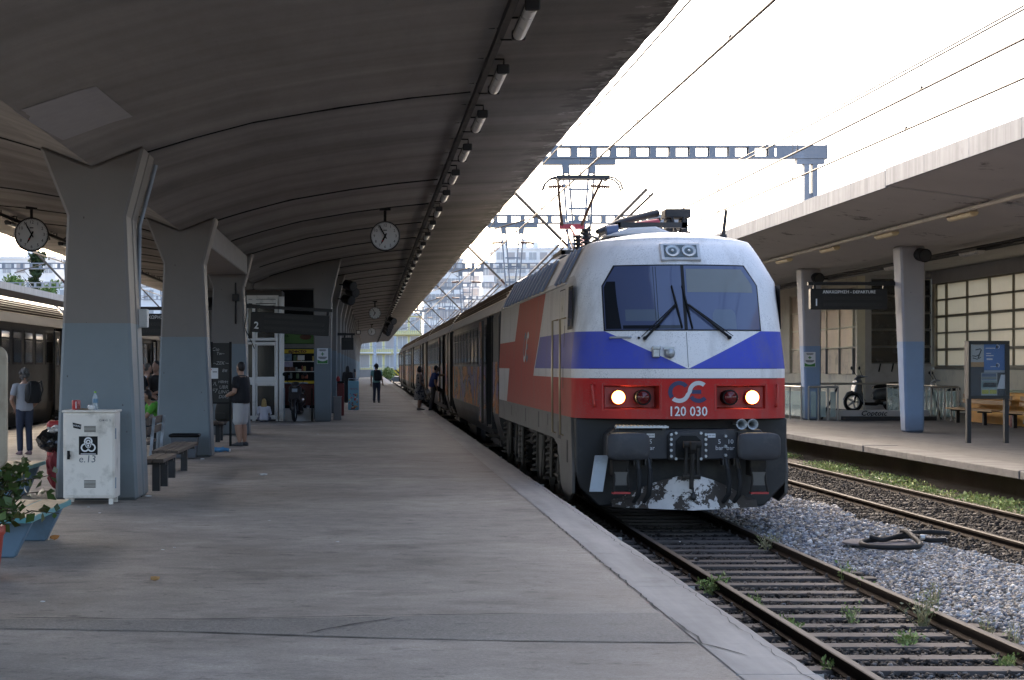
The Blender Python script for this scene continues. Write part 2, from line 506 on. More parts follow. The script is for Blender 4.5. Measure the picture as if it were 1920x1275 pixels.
# ------------------------------------------------------------------ railway tracks
MT['railhead'] = Mat('worn_rail_steel', .62, 0, spec=.14).color((.085, .072, .062)).m
MT['railside'] = simple('rusty_rail_side', (.026, .018, .014), .9, 0, .4, 6, spec=.1)
MT['sleeper'] = Mat('oily_timber', .8, spec=.3)
_m = MT['sleeper']; _c = _m.val((.105, .092, .085), _m.noise(3, 6, .7, (.6, 6, 6)), .55, 1.4)
_m.color(_m.mix(_c, (.04, .035, .032), ramp01(_m.noise(1.3, 5, .6, off=7), .5, .72) * .8)); _m.bump(_m.noise(20, 4, .7, (.4, 5, 1)), .5, .008); MT['sleeper'] = _m.m
def track(cx, y0, y1, gauge_half, label, sl0, sl1, spacing=.6):
    t = thing('railway_track', label, 'railway track', (cx, y0, BEDZ))
    for s in (-1, 1):
        x = cx + s * gauge_half
        z0, z1 = BEDZ + .055, RAILZ
        prof = [(-.07, 0), (.07, 0), (.07, .012), (.012, .03), (.012, z1 - z0 - .04), (.036, z1 - z0 - .032), (.036, z1 - z0 - .006),
                (.028, z1 - z0), (-.028, z1 - z0), (-.036, z1 - z0 - .006), (-.036, z1 - z0 - .032), (-.012, z1 - z0 - .04), (-.012, .03), (-.07, .012)]
        g = MB()
        n = len(prof)
        vs = [(x + p[0], yy, z0 + p[1]) for yy in (y0, y1) for p in prof]
        for i in range(n):
            j = (i + 1) % n
            mi = 0 if i in (6, 7, 8) else 1
            g.add([vs[i], vs[j], vs[j + n], vs[i + n]], [(0, 1, 2, 3)], mi)
        g.build('rail', [MT['railhead'], MT['railside']], t)
    base = None; y = sl0; ra = random.Random(int(cx * 10))
    g = MB(); g.box(-1.22, 1.22, -.115, .115, -.10, .05)
    for s in (-1, 1):
        g.box(s * gauge_half - .10, s * gauge_half + .10, -.09, .09, .05, .058)
        for q in (-1, 1): g.cyl((s * gauge_half + q * .085, .03 * q, .05), (s * gauge_half + q * .085, .03 * q, .095), .016, .014, 6)
    while y < sl1:
        if base is None:
            base = g.build('sleeper', MT['sleeper'], t, local=True, bevel=.008)
            o = base
        else: o = share(base, t)
        o.location = (ra.uniform(-.02, .02), y - y0, ra.uniform(-.008, .006)); o.rotation_euler = (0, 0, ra.uniform(-.012, .012))
        y += spacing * ra.uniform(.97, 1.03)
    return t
track(4.37, -15, 290, .755, 'worn track in front of the red and blue locomotive, beside the shaded platform', 7.6, 46, .6)
track(8.95, -15, 290, .755, 'empty track with oily ballast beside the green weed strip', 11, 66, .62)
track(-11.3, -15, 290, .755, 'track under the grey train at the left of the columns', 30, 60, .9)

# ballast stones, scattered as real geometry
def stone_templates(nv, ra):
    out = []
    for _ in range(nv):
        bm = bmesh.new(); bmesh.ops.create_icosphere(bm, subdivisions=1, radius=1.0)
        for v in bm.verts:
            v.co *= ra.uniform(.9, 1.15)
        for _q in range(6):
            pn_ = Vector((ra.gauss(0, 1), ra.gauss(0, 1), ra.gauss(0, 1))).normalized(); pd_ = ra.uniform(.42, .72)
            for v in bm.verts:
                ex = v.co.dot(pn_) - pd_
                if ex > 0: v.co -= pn_ * ex
        for v in bm.verts: v.co.z *= .8
        out.append((np.array([v.co[:] for v in bm.verts]), np.array([[v.index for v in f.verts] for f in bm.faces])))
        bm.free()
    return out
_rs = np.random.RandomState(5)
TPL = stone_templates(7, random.Random(11))
def chip_templates(nv, ra):
    out = []
    for _ in range(nv):
        bm = bmesh.new(); bmesh.ops.create_cube(bm, size=1.5)
        for v in bm.verts: v.co = Vector((v.co.x * ra.uniform(.6, 1.15), v.co.y * ra.uniform(.5, 1.0), v.co.z * ra.uniform(.4, .85)))
        bmesh.ops.triangulate(bm, faces=bm.faces)
        out.append((np.array([v.co[:] for v in bm.verts]), np.array([[v.index for v in f.verts] for f in bm.faces]))); bm.free()
    return out
CHIP = chip_templates(7, random.Random(13))
def stones(name, label, spots, size, mat, kind='stuff', TPL=TPL):
    """spots: (n,3) array; one mesh of many low stones with a tint per stone"""
    n = len(spots); V = []; F = []; off = 0; ntri = 0
    tpl = _rs.randint(0, len(TPL), n)
    for t in range(len(TPL)):
        idx = np.where(tpl == t)[0]
        if not len(idx): continue
        tv, tf = TPL[t]; m = len(idx)
        s = size[0] + (size[1] - size[0]) * _rs.rand(m) ** 1.6
        sc = s[:, None] * (.75 + .5 * _rs.rand(m, 3))
        a = _rs.rand(m) * 2 * PI; b = (_rs.rand(m) - .5) * 1.2; c_ = (_rs.rand(m) - .5) * 1.2
        ca, sa, cb, sb, cc, sc_ = np.cos(a), np.sin(a), np.cos(b), np.sin(b), np.cos(c_), np.sin(c_)
        Rm = np.stack([np.stack([ca * cb, ca * sb * sc_ - sa * cc, ca * sb * cc + sa * sc_], -1), np.stack([sa * cb, sa * sb * sc_ + ca * cc, sa * sb * cc - ca * sc_], -1), np.stack([-sb, cb * sc_, cb * cc], -1)], 1)
        P = np.einsum('mij,mvj->mvi', Rm, tv[None] * sc[:, None, :]) + spots[idx][:, None, :]
        V.append(P.reshape(-1, 3)); nv = len(tv)
        F.append((tf[None] + (np.arange(m) * nv)[:, None, None]).reshape(-1, 3) + off); off += m * nv
    V = np.concatenate(V); F = np.concatenate(F)
    me = bpy.data.meshes.new(name)
    me.vertices.add(len(V)); me.vertices.foreach_set('co', V.ravel())
    me.loops.add(len(F) * 3); me.loops.foreach_set('vertex_index', F.ravel().astype(np.int32))
    me.polygons.add(len(F)); me.polygons.foreach_set('loop_start', np.arange(0, len(F) * 3, 3, dtype=np.int32))
    me.polygons.foreach_set('loop_total', np.full(len(F), 3, dtype=np.int32))
    me.update(calc_edges=True)
    me.materials.append(mat)
    o = bpy.data.objects.new(name, me); COL.objects.link(o)
    return tag(o, label, 'ballast', kind=kind)
def stone_mat(name, cols, rough=.85):
    M_ = Mat(name, rough, spec=.3)
    geo = M_.nt.nodes.new('ShaderNodeNewGeometry')
    r = NX(M_.nt, geo.outputs['Random Per Island'])
    c = cols[0]
    for i, k in enumerate(cols[1:], 1):
        c = M_.mix(c, k, r > (i / len(cols)))
    c = M_.val(c, (r * 37.7).frac(), .7, 1.3)
    c = M_.val(c, M_.noise(25, 4, .6), .75, 1.25)
    M_.color(c); return M_.m
MT['gravel'] = stone_mat('pale_limestone_ballast', [(.20, .21, .235), (.31, .32, .34), (.24, .22, .195), (.44, .445, .45), (.13, .135, .16), (.30, .285, .26), (.17, .15, .13)])
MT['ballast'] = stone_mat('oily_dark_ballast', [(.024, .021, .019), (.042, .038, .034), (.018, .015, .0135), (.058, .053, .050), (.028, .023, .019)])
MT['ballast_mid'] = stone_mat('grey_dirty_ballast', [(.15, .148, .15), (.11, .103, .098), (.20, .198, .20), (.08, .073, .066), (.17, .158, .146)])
def scatter(x0, x1, y0, y1, dens, z, zj=.02, keep=None, falloff=0):
    n = int((x1 - x0) * (y1 - y0) * dens)
    X = x0 + (x1 - x0) * _rs.rand(n)
    if falloff:      # more stones near the camera
        Y = y0 + (y1 - y0) * _rs.rand(n) ** falloff
    else: Y = y0 + (y1 - y0) * _rs.rand(n)
    Z = z + zj * _rs.rand(n)
    P = np.stack([X, Y, Z], 1)
    if keep is not None: P = P[keep(X, Y)]
    return P
def hump(P):   # the ballast shoulder rises a little between the tracks
    P[:, 2] += .08 * np.clip(1 - np.abs((P[:, 0] - 6.65) / 1.0) ** 2, 0, 1)
    return P
wob = lambda Y: .12 * np.sin(Y * 1.3) + .08 * np.sin(Y * 3.1 + 1)
P1 = hump(scatter(5.25, 7.75, 9.0, 24, 1150, BEDZ + .025, .03, lambda X, Y: (X > 5.45 + wob(Y)) & (X < 7.55 + wob(Y) * 1.5)))
P2 = hump(scatter(5.25, 7.75, 24, 55, 420, BEDZ + .03, .03, lambda X, Y: (X < 7.55 + wob(Y) * 1.5)))
stones('ballast', 'pale grey ballast stones lying between the two right tracks, nearer part', P1, (.015, .040), MT['gravel'])
stones('ballast', 'pale grey ballast stones beside the locomotive, farther part', P2, (.020, .048), MT['gravel'], TPL=CHIP)
# sheet under the stones, shaped like the shoulder
g = MB()
xs = [5.30, 5.7, 6.0, 6.3, 6.65, 7.0, 7.3, 7.6, 7.75]
for i in range(len(xs) - 1):
    zz = [BEDZ + .012 + .08 * max(0, 1 - ((x - 6.65) / 1.0) ** 2) for x in xs]
    g.quad((xs[i], -10, zz[i]), (xs[i + 1], -10, zz[i + 1]), (xs[i + 1], 200, zz[i + 1]), (xs[i], 200, zz[i]))
struct(g, 'ballast_bank', MT['bedlight'])
def on_sleepers(P, s0, sp):   # fewer stones on top of the sleepers
    ph = ((P[:, 1] - s0) / sp) % 1.0
    return (ph > .24) & (ph < .76) | (_rs.rand(len(P)) < .10)
P3 = scatter(2.5, 5.6, 7.8, 27, 760, BEDZ + .005, .03)
ph = ((P3[:, 1] - 7.6) / .6) % 1.0
P3 = P3[((ph > .25) & (ph < .75)) | (_rs.rand(len(P3)) < .16) | (P3[:, 0] < 3.2) | (P3[:, 0] > 5.55)]
P3a = P3[(P3[:, 1] < 14.5) | (_rs.rand(len(P3)) < .35)]
P3b = P3[(P3[:, 1] >= 14.5)]
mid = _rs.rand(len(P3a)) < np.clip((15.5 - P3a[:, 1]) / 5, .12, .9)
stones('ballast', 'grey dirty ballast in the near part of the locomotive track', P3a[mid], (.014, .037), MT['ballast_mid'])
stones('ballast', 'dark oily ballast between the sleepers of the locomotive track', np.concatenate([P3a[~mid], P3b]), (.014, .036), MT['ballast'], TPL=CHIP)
P4 = scatter(7.3, 10.2, 10, 48, 480, BEDZ + .015, .045, falloff=1.35)
stones('ballast', 'dark oily ballast of the empty track on the right', P4, (.018, .042), MT['ballast'], TPL=CHIP)
# ------------------------------------------------------------------ island canopy
MT['ceiling'] = Mat('canopy_soffit_paint', .8, spec=.25)
_m = MT['ceiling']
_n1 = _m.noise(.5, 6, .6); _nb = _m.noise(1.0, 3, .55, (.02, .55, .02), off=3); _nf = _m.noise(1.0, 4, .6, (.03, 4.5, .03), off=8)
_c = _m.val((.285, .265, .246), _n1, .80, 1.16)
_c = _m.val(_c, ramp01(_nb, .38, .62), .74, 1.16)
_c = _m.val(_c, _nf, .88, 1.12); _c = _m.val(_c, ramp01(_m.noise(1.1, 7, .75, (1.6, .35, 1), off=44), .3, .7), .86, 1.10)
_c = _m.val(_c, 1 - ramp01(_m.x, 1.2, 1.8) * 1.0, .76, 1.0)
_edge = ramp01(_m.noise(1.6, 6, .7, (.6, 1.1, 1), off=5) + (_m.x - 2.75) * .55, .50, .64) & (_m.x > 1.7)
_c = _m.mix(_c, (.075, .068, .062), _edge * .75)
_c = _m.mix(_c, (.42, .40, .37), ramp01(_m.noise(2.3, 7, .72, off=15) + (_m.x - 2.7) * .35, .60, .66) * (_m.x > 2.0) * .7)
_ed2 = ramp01(_m.noise(1.4, 6, .7, off=31), .66, .72) * .5
_c = _m.mix(_c, (.12, .11, .10), _ed2)
_m.color(_c); _m.bump(ramp01(_nb, .3, .7) * 2.0 + _m.noise(28, 4, .7) * .12, .5, .03); MT['ceiling'] = _m.m
MT['repair'] = concrete('repaired_ceiling_plaster', (.36, .345, .345), .06, 1.5, None, .1)
MT['fascia'] = concrete('white_canopy_fascia', (.345, .335, .32), .08, .8, (.4, 4.5, .3), .35)

def column_mat(name, low, high, zsplit):
    M_ = Mat(name, .55, spec=.35)
    n1 = M_.noise(1.2, 6, .62); n2 = M_.noise(4, 6, .7, (1, 1, .4), off=5)
    c = M_.mix(low, high, M_.z + M_.noise(9, 2, .5) * .012 > zsplit)
    c = M_.val(c, n1, .84, 1.14)
    c = M_.mix(c, (.16, .15, .14), ramp01(n2, .66, .78) * .55)
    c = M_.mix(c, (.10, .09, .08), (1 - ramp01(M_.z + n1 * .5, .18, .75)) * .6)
    sc = M_.voro(5.5, stretch=(1, 1, .6))
    c = M_.mix(c, (.05, .04, .035), (sc < .05) * .7)
    M_.color(c); M_.bump(M_.noise(30, 4, .7), .12, .005)
    return M_.m
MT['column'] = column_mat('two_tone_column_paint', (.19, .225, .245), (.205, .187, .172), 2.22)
MT['column_right'] = column_mat('two_tone_column_paint_right', (.22, .31, .45), (.38, .36, .36), 2.30)

CX = -3.45
PROF = [(0, 4.18), (.6, 4.42), (1.2, 4.60), (2.0, 4.81), (3.1, 5.0), (4.0, 5.12), (4.8, 5.2), (5.2, 5.235), (6.55, 5.30)]
def ceil_z(x):
    o = abs(x - CX)
    for (a, za), (b, zb) in zip(PROF, PROF[1:]):
        if a <= o <= b: return za + (zb - za) * (o - a) / (b - a)
    return PROF[-1][1]
canopy = thing('platform_canopy', 'curved grey concrete canopy on flared columns over the left platform', 'canopy', (0, 0, 0))
YC0, YC1, YJ = 5.0, 271.0, 23.6
def roof_piece(y0, y1, step, seed):
    g = MB(); ra = random.Random(seed)
    half = [(o, z) for o, z in PROF]
    xs = [(CX - o, z) for o, z in half[::-1]] + [(CX + o, z) for o, z in half[1:]]
    n = max(1, int((y1 - y0) / step)); ys = [y0 + (y1 - y0) * i / n for i in range(n + 1)]
    rows = []
    for yy in ys:
        j = ra.uniform(-.018, .008); h = ra.uniform(-.008, .008)
        r_ = [(x, yy, z) for x, z in xs]
        r_[-1] = (xs[-1][0] + j, yy, xs[-1][1] + h); r_[0] = (xs[0][0] - j, yy, xs[0][1] + h)
        ext = [(xs[-1][0] + .015, yy, xs[-1][1] + .26), (xs[0][0] - .015, yy, xs[0][1] + .26)]
        rows.append(r_ + [ext[0], (CX, yy, 4.75), ext[1]])
    g.loft(rows, 0, True, False)
    return g
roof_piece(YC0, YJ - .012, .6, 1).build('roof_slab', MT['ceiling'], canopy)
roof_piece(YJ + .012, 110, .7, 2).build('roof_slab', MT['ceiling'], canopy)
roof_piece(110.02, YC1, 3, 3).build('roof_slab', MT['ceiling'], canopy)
# joint and surface conduits running across the soffit
def soffit_strip(y, x0, x1, w, dz, name):
    g = MB(); n = 16
    for i in range(n):
        a = x0 + (x1 - x0) * i / n; b = x0 + (x1 - x0) * (i + 1) / n
        za, zb = ceil_z(a) - .002, ceil_z(b) - .002
        g.add([(a, y - w, za + .05), (a, y + w, za + .05), (b, y + w, zb + .05), (b, y - w, zb + .05),
               (a, y - w, za - dz), (a, y + w, za - dz), (b, y + w, zb - dz), (b, y - w, zb - dz)],
              [(4, 5, 6, 7), (0, 4, 7, 3), (1, 2, 6, 5)])
    g.build(name, MT['black'], canopy, recalc=False)
soffit_strip(YJ, -9.9, 1.32, .022, .012, 'expansion_joint')
for i, yy in enumerate([34.6, 39.75, 44.9, 50.2, 55.3, 60.2, 65, 70, 75, 80, 85, 90, 95, 100, 105, 110, 116, 122, 128, 135, 142, 150, 160, 172]):
    soffit_strip(yy, CX + .5, 1.32, .020 if i % 3 else .028, .02, 'conduit')
for i, yy in enumerate([34.6, 40, 45, 50.2, 55, 60, 66, 72]):
    soffit_strip(yy, -9.9 + 1.65, CX - .5, .022, .02, 'conduit')
# lighter repaired patch of the soffit
def on_ceiling(px, py):
    dx, dz = (px - VPX) / FPX, -(py - VPY) / FPX
    lo, hi = 5.0, 80.0
    for _ in range(60):
        m = (lo + hi) / 2
        if CAMZ + dz * m < ceil_z(dx * m): lo = m
        else: hi = m
    return (dx * lo, lo, ceil_z(dx * lo))
q = [on_ceiling(*p) for p in ((24, 206), (180, 161), (249, 218), (118, 262))]
g = MB(); n = 8
for i in range(n):
    for j in range(n):
        def pt(u, v):
            x = (q[0][0] * (1 - u) + q[1][0] * u) * (1 - v) + (q[3][0] * (1 - u) + q[2][0] * u) * v
            y = (q[0][1] * (1 - u) + q[1][1] * u) * (1 - v) + (q[3][1] * (1 - u) + q[2][1] * u) * v
            return (x, y, ceil_z(x) - .006)
        g.quad(pt(i / n, j / n), pt((i + 1) / n, j / n), pt((i + 1) / n, (j + 1) / n), pt(i / n, (j + 1) / n))
g.build('repair_patch', MT['repair'], canopy, recalc=False)

def col_poly(top_half, cz=4.25, bot=.52, sh=.37, zs=3.56):
    zt = ceil_z(CX + top_half) - .004
    # leave the outline open towards the valley of the soffit
    return [(-bot, 0), (bot, 0), (sh, zs), (top_half, zt), (.30, ceil_z(CX + .30) - .004), (0, ceil_z(CX) - .004), (-.30, ceil_z(CX - .30) - .004), (-top_half, zt), (-sh, zs)]
def column_part(y0, y1, top=.66):
    g = MB(); g.prism([(CX + .06 + p[0], p[1]) if p[1] < 4 else (CX + p[0], p[1]) for p in col_poly(top)], y0, y1, 'y')
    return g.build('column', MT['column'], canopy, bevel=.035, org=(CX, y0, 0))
column_part(11.4, 12.4)
column_part(23.0, 23.57); column_part(23.63, 24.15)
g = MB(); g.prism([(CX + .06 + p[0] * .96, p[1]) if p[1] < 4 else (CX + p[0] * .96, p[1] - .02) for p in col_poly(.66)], 23.57, 23.63, 'y'); g.build('expansion_joint', MT['black'], canopy)
column_part(33.9, 34.6); column_part(44.7, 45.4)
MT['beamc'] = concrete('stained_beam_concrete', (.40, .37, .34), .15, 2, None, .5)
g = MB(); g.prism([(-2.92, 3.9), (-3.85, 3.9), (-3.85, 4.34), (-3.45, 4.17), (-2.92, 4.36)], 34.62, 44.68, 'y'); g.build('beam', MT['beamc'], canopy, bevel=.02)
# portals further along, two columns carrying a haunched beam
def portal_poly(s):
    P = [(-1.60, 0), (-1.10, 0), (-1.07, 3.74), (-.79, ceil_z(-.79) - .004)]
    for x in (-1.4, -2.2, -2.85, CX + .01): P.append((x, ceil_z(x) - .004))
    P += [(CX + .01, 3.99), (-1.63, 3.99)]
    return P if s > 0 else [(2 * CX - x, z) for x, z in P][::-1]
yy = 55.5; pm = {}
while yy < 268:
    for s in (1, -1):
        if s not in pm:
            g = MB(); g.prism(portal_poly(s), yy, yy + .55, 'y')
            pm[s] = g.build('column', MT['column'], canopy, bevel=.03, org=(CX, yy, 0))
        else:
            share(pm[s], canopy, (CX, yy, 0))
    yy += 9.8
# conduit on the first column, with its box
g = MB(); g.tube([(-2.76, 24.0, 4.3), (-2.98, 24.05, 3.5), (-2.99, 24.05, 2.45)], .03, 6)
cc = g.build('conduit', MT['galv'], canopy)
g = MB(); g.box(-3.05, -2.86, 23.9, 24.08, 2.18, 2.42); g.build('junction_box', MT['white'], canopy, bevel=.01)
g = MB(); g.tube([(-2.96, 44.68, 3.6), (-2.93, 44.66, 3.0), (-2.98, 44.6, 2.6), (-2.80, 44.5, 2.25), (-2.74, 44.6, 2.1)], .012, 5); g.tube([(-3.2, 44.67, 3.7), (-3.2, 44.67, 2.7)], .02, 5); g.build('cable', MT['black'], canopy)
g = MB(); g.box(-3.28, -3.12, 44.62, 44.695, 3.25, 3.42); g.build('junction_box', MT['dark_metal'], canopy, bevel=.01)
# pipe carrying the lamps
for s, xx in ((1, 1.36), (-1, 2 * CX - 1.36)):
    g = MB(); g.box(xx - .035, xx + .035, YC0, YC1 - 2, 5.04, 5.12); g.build('lamp_pipe', MT['black'], canopy)
    y = 17.3
    g = MB()
    while y < 150:
        g.box(xx - .012, xx + .012, y - .012, y + .012, 5.12, 5.22)
        g.box(xx - .10, xx - .035, y - .012, y + .012, 5.19, 5.21)
        y += 1.86
    g.build('pipe_hanger', MT['black'], canopy)

# strip lamps under the island canopy
lamp0 = thing('strip_lamp', '', 'lamp', (0, 0, 0), 0, 'tube lamps in a row along the canopy pipe')
g = MB(); g.box(-.065, .065, -.79, .79, .02, .065); g.box(-.072, .072, -.82, -.76, -.035, .07); g.box(-.072, .072, .76, .82, -.035, .07)
g.build('housing', MT['dark_metal'], lamp0, local=True, bevel=.012)
rings = []
for yv in (-.74, .74):
    rings.append([(.064 * math.cos(a), yv, .02 - .065 * math.sin(a)) for a in [PI * k / 8 for k in range(9)]] )
g = MB(); g.loft(rings, 0, True, True); g.build('lamp_cover', MT['lens'], lamp0, local=True)
g = MB(); g.tube([(.02, -.6, .06), (.02, -.6, .16), (-.17, -.6, .16)], .012, 5); g.tube([(.02, .6, .06), (.02, .6, .16), (-.17, .6, .16)], .012, 5)
g.tube([(-.17, .95, .0), (.05, .95, .0), (.05, .95, .04)], .010, 5); g.tube([(-.17, .95, .0), (-.17, .95, .26)], .008, 5)
g.build('bracket', MT['black'], lamp0, local=True)
ORD = ['nearest', 'second', 'third', 'fourth', 'fifth', 'sixth', 'seventh', 'eighth', 'ninth', 'tenth', 'eleventh', 'twelfth', 'thirteenth', 'fourteenth', 'fifteenth', 'sixteenth', 'seventeenth', 'eighteenth', 'nineteenth', 'twentieth']
k = 0; y = 17.95
while y < 262:
    lab = ('grey tube lamp at the top edge of the photo, nearest on its pipe' if k == 0 else
           'grey tube lamp, %s from the top of the photo along the canopy pipe' % ORD[k] if k < 20 else
           'small far tube lamp in the long row that recedes along the canopy pipe')
    if k == 0: lamp0.location = (1.54, y, 5.03); lamp0['label'] = lab
    else: dup(lamp0, (1.54, y, 5.03), 0, lab)
    y += 3.72; k += 1
k = 0; y = 36.55
while y < 62:
    lab = ('dusty tube lamp on the left canopy pipe behind the clock at the left edge' if k == 0 else
           'dusty tube lamp just right of the left-hand clock, beside the first column' if k == 1 else
           'round-ended lamp under the left soffit, %s of those between the first two columns' % ORD[k - 1])
    c = dup(lamp0, (2 * CX - 1.54, y, 5.03), PI, lab, 'tube lamps along the left canopy pipe')
    y += 3.72; k += 1

# ------------------------------------------------------------------ canopy over the right-hand platform
canr = thing('platform_canopy', 'white-edged concrete canopy over the right platform on blue and grey columns', 'canopy', (0, 0, 0))
RP = [(10.25, 5.20), (12.3, 4.93), (13.6, 4.70), (14.3, 4.70), (16.2, 4.92), (21.62, 5.27)]
MT['soffit_right'] = Mat('right_soffit_paint', .8, spec=.25)
_m = MT['soffit_right']; _c = _m.val((.50, .475, .45), _m.noise(.6, 5, .6), .85, 1.12)
_c = _m.mix(_c, (.11, .10, .09), ramp01(_m.noise(1.2, 7, .72, (1, .6, 1), off=4), .60, .66) * .8)
_m.color(_c); _m.bump(_m.noise(20, 4, .7), .2, .01); MT['soffit_right'] = _m.m
def rroof(y0, y1, dz):
    g = MB()
    prof = [(x, z + dz) for x, z in RP]
    rows = [[(x, yy, z) for x, z in prof] + [(21.62, yy, 5.6 + dz), (10.262, yy, 5.5 + dz)] for yy in (y0, y1)]
    g.loft(rows, 0, True, False); g.build('roof_slab', MT['soffit_right'], canr)
    g = MB(); n = int((y1 - y0) / 2.6) + 1
    for i in range(n):
        a, b = y0 + (y1 - y0) * i / n, y0 + (y1 - y0) * (i + 1) / n
        g = MB(); g.box(10.19, 10.247, a + .003, b - .003, 5.185 + dz, 5.535 + dz)
        if fas[0] is None or True: g.build('fascia_panel', MT['fascia'], canr, bevel=.006)
fas = [None]
rroof(-4, 36.2, .03); rroof(36.22, 150, 0)
def rcol(y):
    g = MB()
    f0 = [(13.58, y, 0), (14.05, y, 0), (14.05, y + .48, 0), (13.58, y + .48, 0)]
    f1 = [(13.44, y, 4.71), (14.08, y, 4.71), (14.08, y + .72, 4.71), (13.44, y + .72, 4.71)]
    g.loft([f0, f1], 0, True, False)
    return g.build('column', MT['column_right'], canr, bevel=.05, org=(13.8, y, 0))
c0 = rcol(46.4)
for y in (25.2, 35.8, 57.0, 67.6, 78.2, 88.8, 99.4, 110): share(c0, canr, (13.8, y, 0))
MT['pipe_warm'] = simple('cream_pipe', (.52, .45, .36), .6, 0, .15, 3, ((.3, .25, .2), .3, 3))
g = MB(); g.tube([(12.2, 8, 4.86), (12.2, 145, 4.86)], .045, 8); g.build('lamp_pipe', MT['pipe_warm'], canr)
g = MB(); g.tube([(15.9, 8, 4.70), (15.9, 145, 4.70)], .06, 8); g.tube([(15.7, 8, 4.74), (15.7, 145, 4.74)], .03, 6); g.build('lamp_pipe', MT['black'], canr)
g = MB()
y = 34
while y < 100:
    g.tube([(12.2, y, 4.86), (12.2, y, 4.97)], .013, 5); g.tube([(12.2, y, 4.95), (12.42, y, 4.93), (12.42, y, 4.86)], .010, 5); y += 2.7
g.build('pipe_hanger', MT['pipe_warm'], canr)
lampr = thing('strip_lamp', 'yellowed tube lamp nearest the camera under the right canopy', 'lamp', (12.38, 38.3, 4.83), 0, 'yellowed tube lamps under the right canopy')
g = MB(); g.box(-.09, .09, -.72, .72, 0, .05); g.build('housing', MT['pipe_warm'], lampr, local=True, bevel=.01)
rings = [[(.095 * math.cos(a), yv, -.095 * math.sin(a)) for a in [PI * k / 8 for k in range(9)]] for yv in (-.75, .75)]
g = MB(); g.loft(rings, 0, True, True); g.build('lamp_cover', MT['lens_warm'], lampr, local=True)
for k, (y, lab) in enumerate([(43.9, 'yellowed tube lamp, second from the right edge, above the right departure board'), (49.3, 'yellowed tube lamp, third from the right edge under the right canopy'),
                              (54.7, 'yellowed tube lamp close beside the locomotive roof under the right canopy')]):
    dup(lampr, (12.38, y, 4.83), 0, lab)
lampd = thing('strip_lamp', 'dark unlit tube lamp near the right edge, by the large gridded windows', 'lamp', (15.6, 47.5, 4.62), 0, 'dark tube lamps deep under the right canopy')
g = MB(); g.box(-.12, .12, -.75, .75, 0, .06); g.build('housing', MT['dark_metal'], lampd, local=True, bevel=.01)
g = MB(); g.loft([[(.11 * math.cos(a), yv, -.10 * math.sin(a)) for a in [PI * k / 8 for k in range(9)]] for yv in (-.72, .72)], 0, True, True)
g.build('lamp_cover', MT['lens'], lampd, local=True)
for y, lab in ((54.5, 'dark tube lamp between the two right columns, right of the black loudspeaker'), (63.5, 'dark tube lamp above the right departure board'), (78, 'dark tube lamp just beside the locomotive windscreen corner')):
    dup(lampd, (15.6, y, 4.62), 0, lab)
# ------------------------------------------------------------------ station building at the right
bld = thing('station_building', 'cream station building with large gridded windows behind the right platform', 'building', (0, 0, 0))
WAX, WBX, WFY = 18.5, 21.3, 69.5
MT['pane_pale'] = Mat('frosted_pane', .25, spec=.5)
_m = MT['pane_pale']; _c = _m.val((.88, .79, .64), _m.noise(2.5, 5, .6), .8, 1.15); _c = _m.mix(_c, (.40, .34, .26), ramp01(_m.noise(3, 6, .7, off=6), .6, .75) * .5)
_m.color(_c); MT['pane_pale'] = _m.m
_tl = _m.nt.nodes.new('ShaderNodeBsdfTranslucent'); _tl.inputs[0].default_value = (.92, .80, .62, 1); _mx = _m.nt.nodes.new('ShaderNodeMixShader'); _mx.inputs[0].default_value = .72
_m.nt.links.new(_m.b.outputs[0], _mx.inputs[1]); _m.nt.links.new(_tl.outputs[0], _mx.inputs[2]); _m.nt.links.new(_mx.outputs[0], _m.nt.nodes['Material Output'].inputs[0])
MT['pane_tan'] = Mat('papered_pane', .3, spec=.5)
_m = MT['pane_tan']; _c = _m.val((.62, .45, .28), _m.noise(1.2, 5, .6), .75, 1.2); _c = _m.mix(_c, (.25, .20, .15), ramp01(_m.noise(2, 6, .7, off=6), .6, .75) * .5)
_m.color(_c); MT['pane_tan'] = _m.m
MT['pane_beige'] = simple('beige_board_pane', (.72, .60, .43), .5, 0, .15, 2, ((.35, .27, .18), .35, 2))
MT['pane_dark'] = simple('dark_opening_glass', (.030, .028, .027), .25, 0, .3, 2)
MT['bar'] = simple('olive_window_bar', (.26, .23, .17), .6, 0, .2, 3)
MT['bar_grey'] = simple('grey_window_bar', (.20, .19, .18), .6, 0, .2, 3)
# wall B: along the platform, big gridded window above a low wall
g = MB(); g.box(WBX, WBX + .3, 8, WFY, 0, 1.55); g.build('wall', MT['cream'], bld)
g = MB(); g.box(WBX - .04, WBX + .3, 8, WFY - .5, 1.552, 1.66); g.build('window_sill', MT['bar'], bld, bevel=.01)
g = MB(); g.box(WBX, WBX + .3, WFY - .415, WFY - .002, 1.664, 4.758); g.build('wall', MT['cream'], bld)
g = MB(); g.box(WBX, WBX + .3, 8, WFY, 4.76, 5.24); g.build('wall', MT['grey_wall'], bld)
ph, pw = (4.75 - 1.67) / 5, 2.35
y = WFY - .4; ncol = 0
paneM = None
while y > 40:
    w = 1.2 if ncol == 0 else pw / 1.0
    for r_ in range(5):
        z0 = 1.67 + r_ * ph
        if paneM is None or ncol == 0:
            g = MB(); g.box(WBX + .10, WBX + .12, -w + .05, -.04, .035, ph - .035)
            o = g.build('pane', MT['pane_pale'], bld, local=True)
            if ncol == 1: paneM = o
            o.location = (0, y, z0)
        else:
            o = share(paneM, bld, (0, y, z0))
        o.rotation_euler = (0, 0, 0)
    if ncol == 0: pass
    thick = .06 if ncol % 2 else .028
    g = MB(); g.box(WBX + .03, WBX + .15, y - thick, y + thick, 1.665, 4.755); g.build('glazing_bar', MT['bar'], bld)
    y -= w; ncol += 1
    if ncol == 1: paneM = None
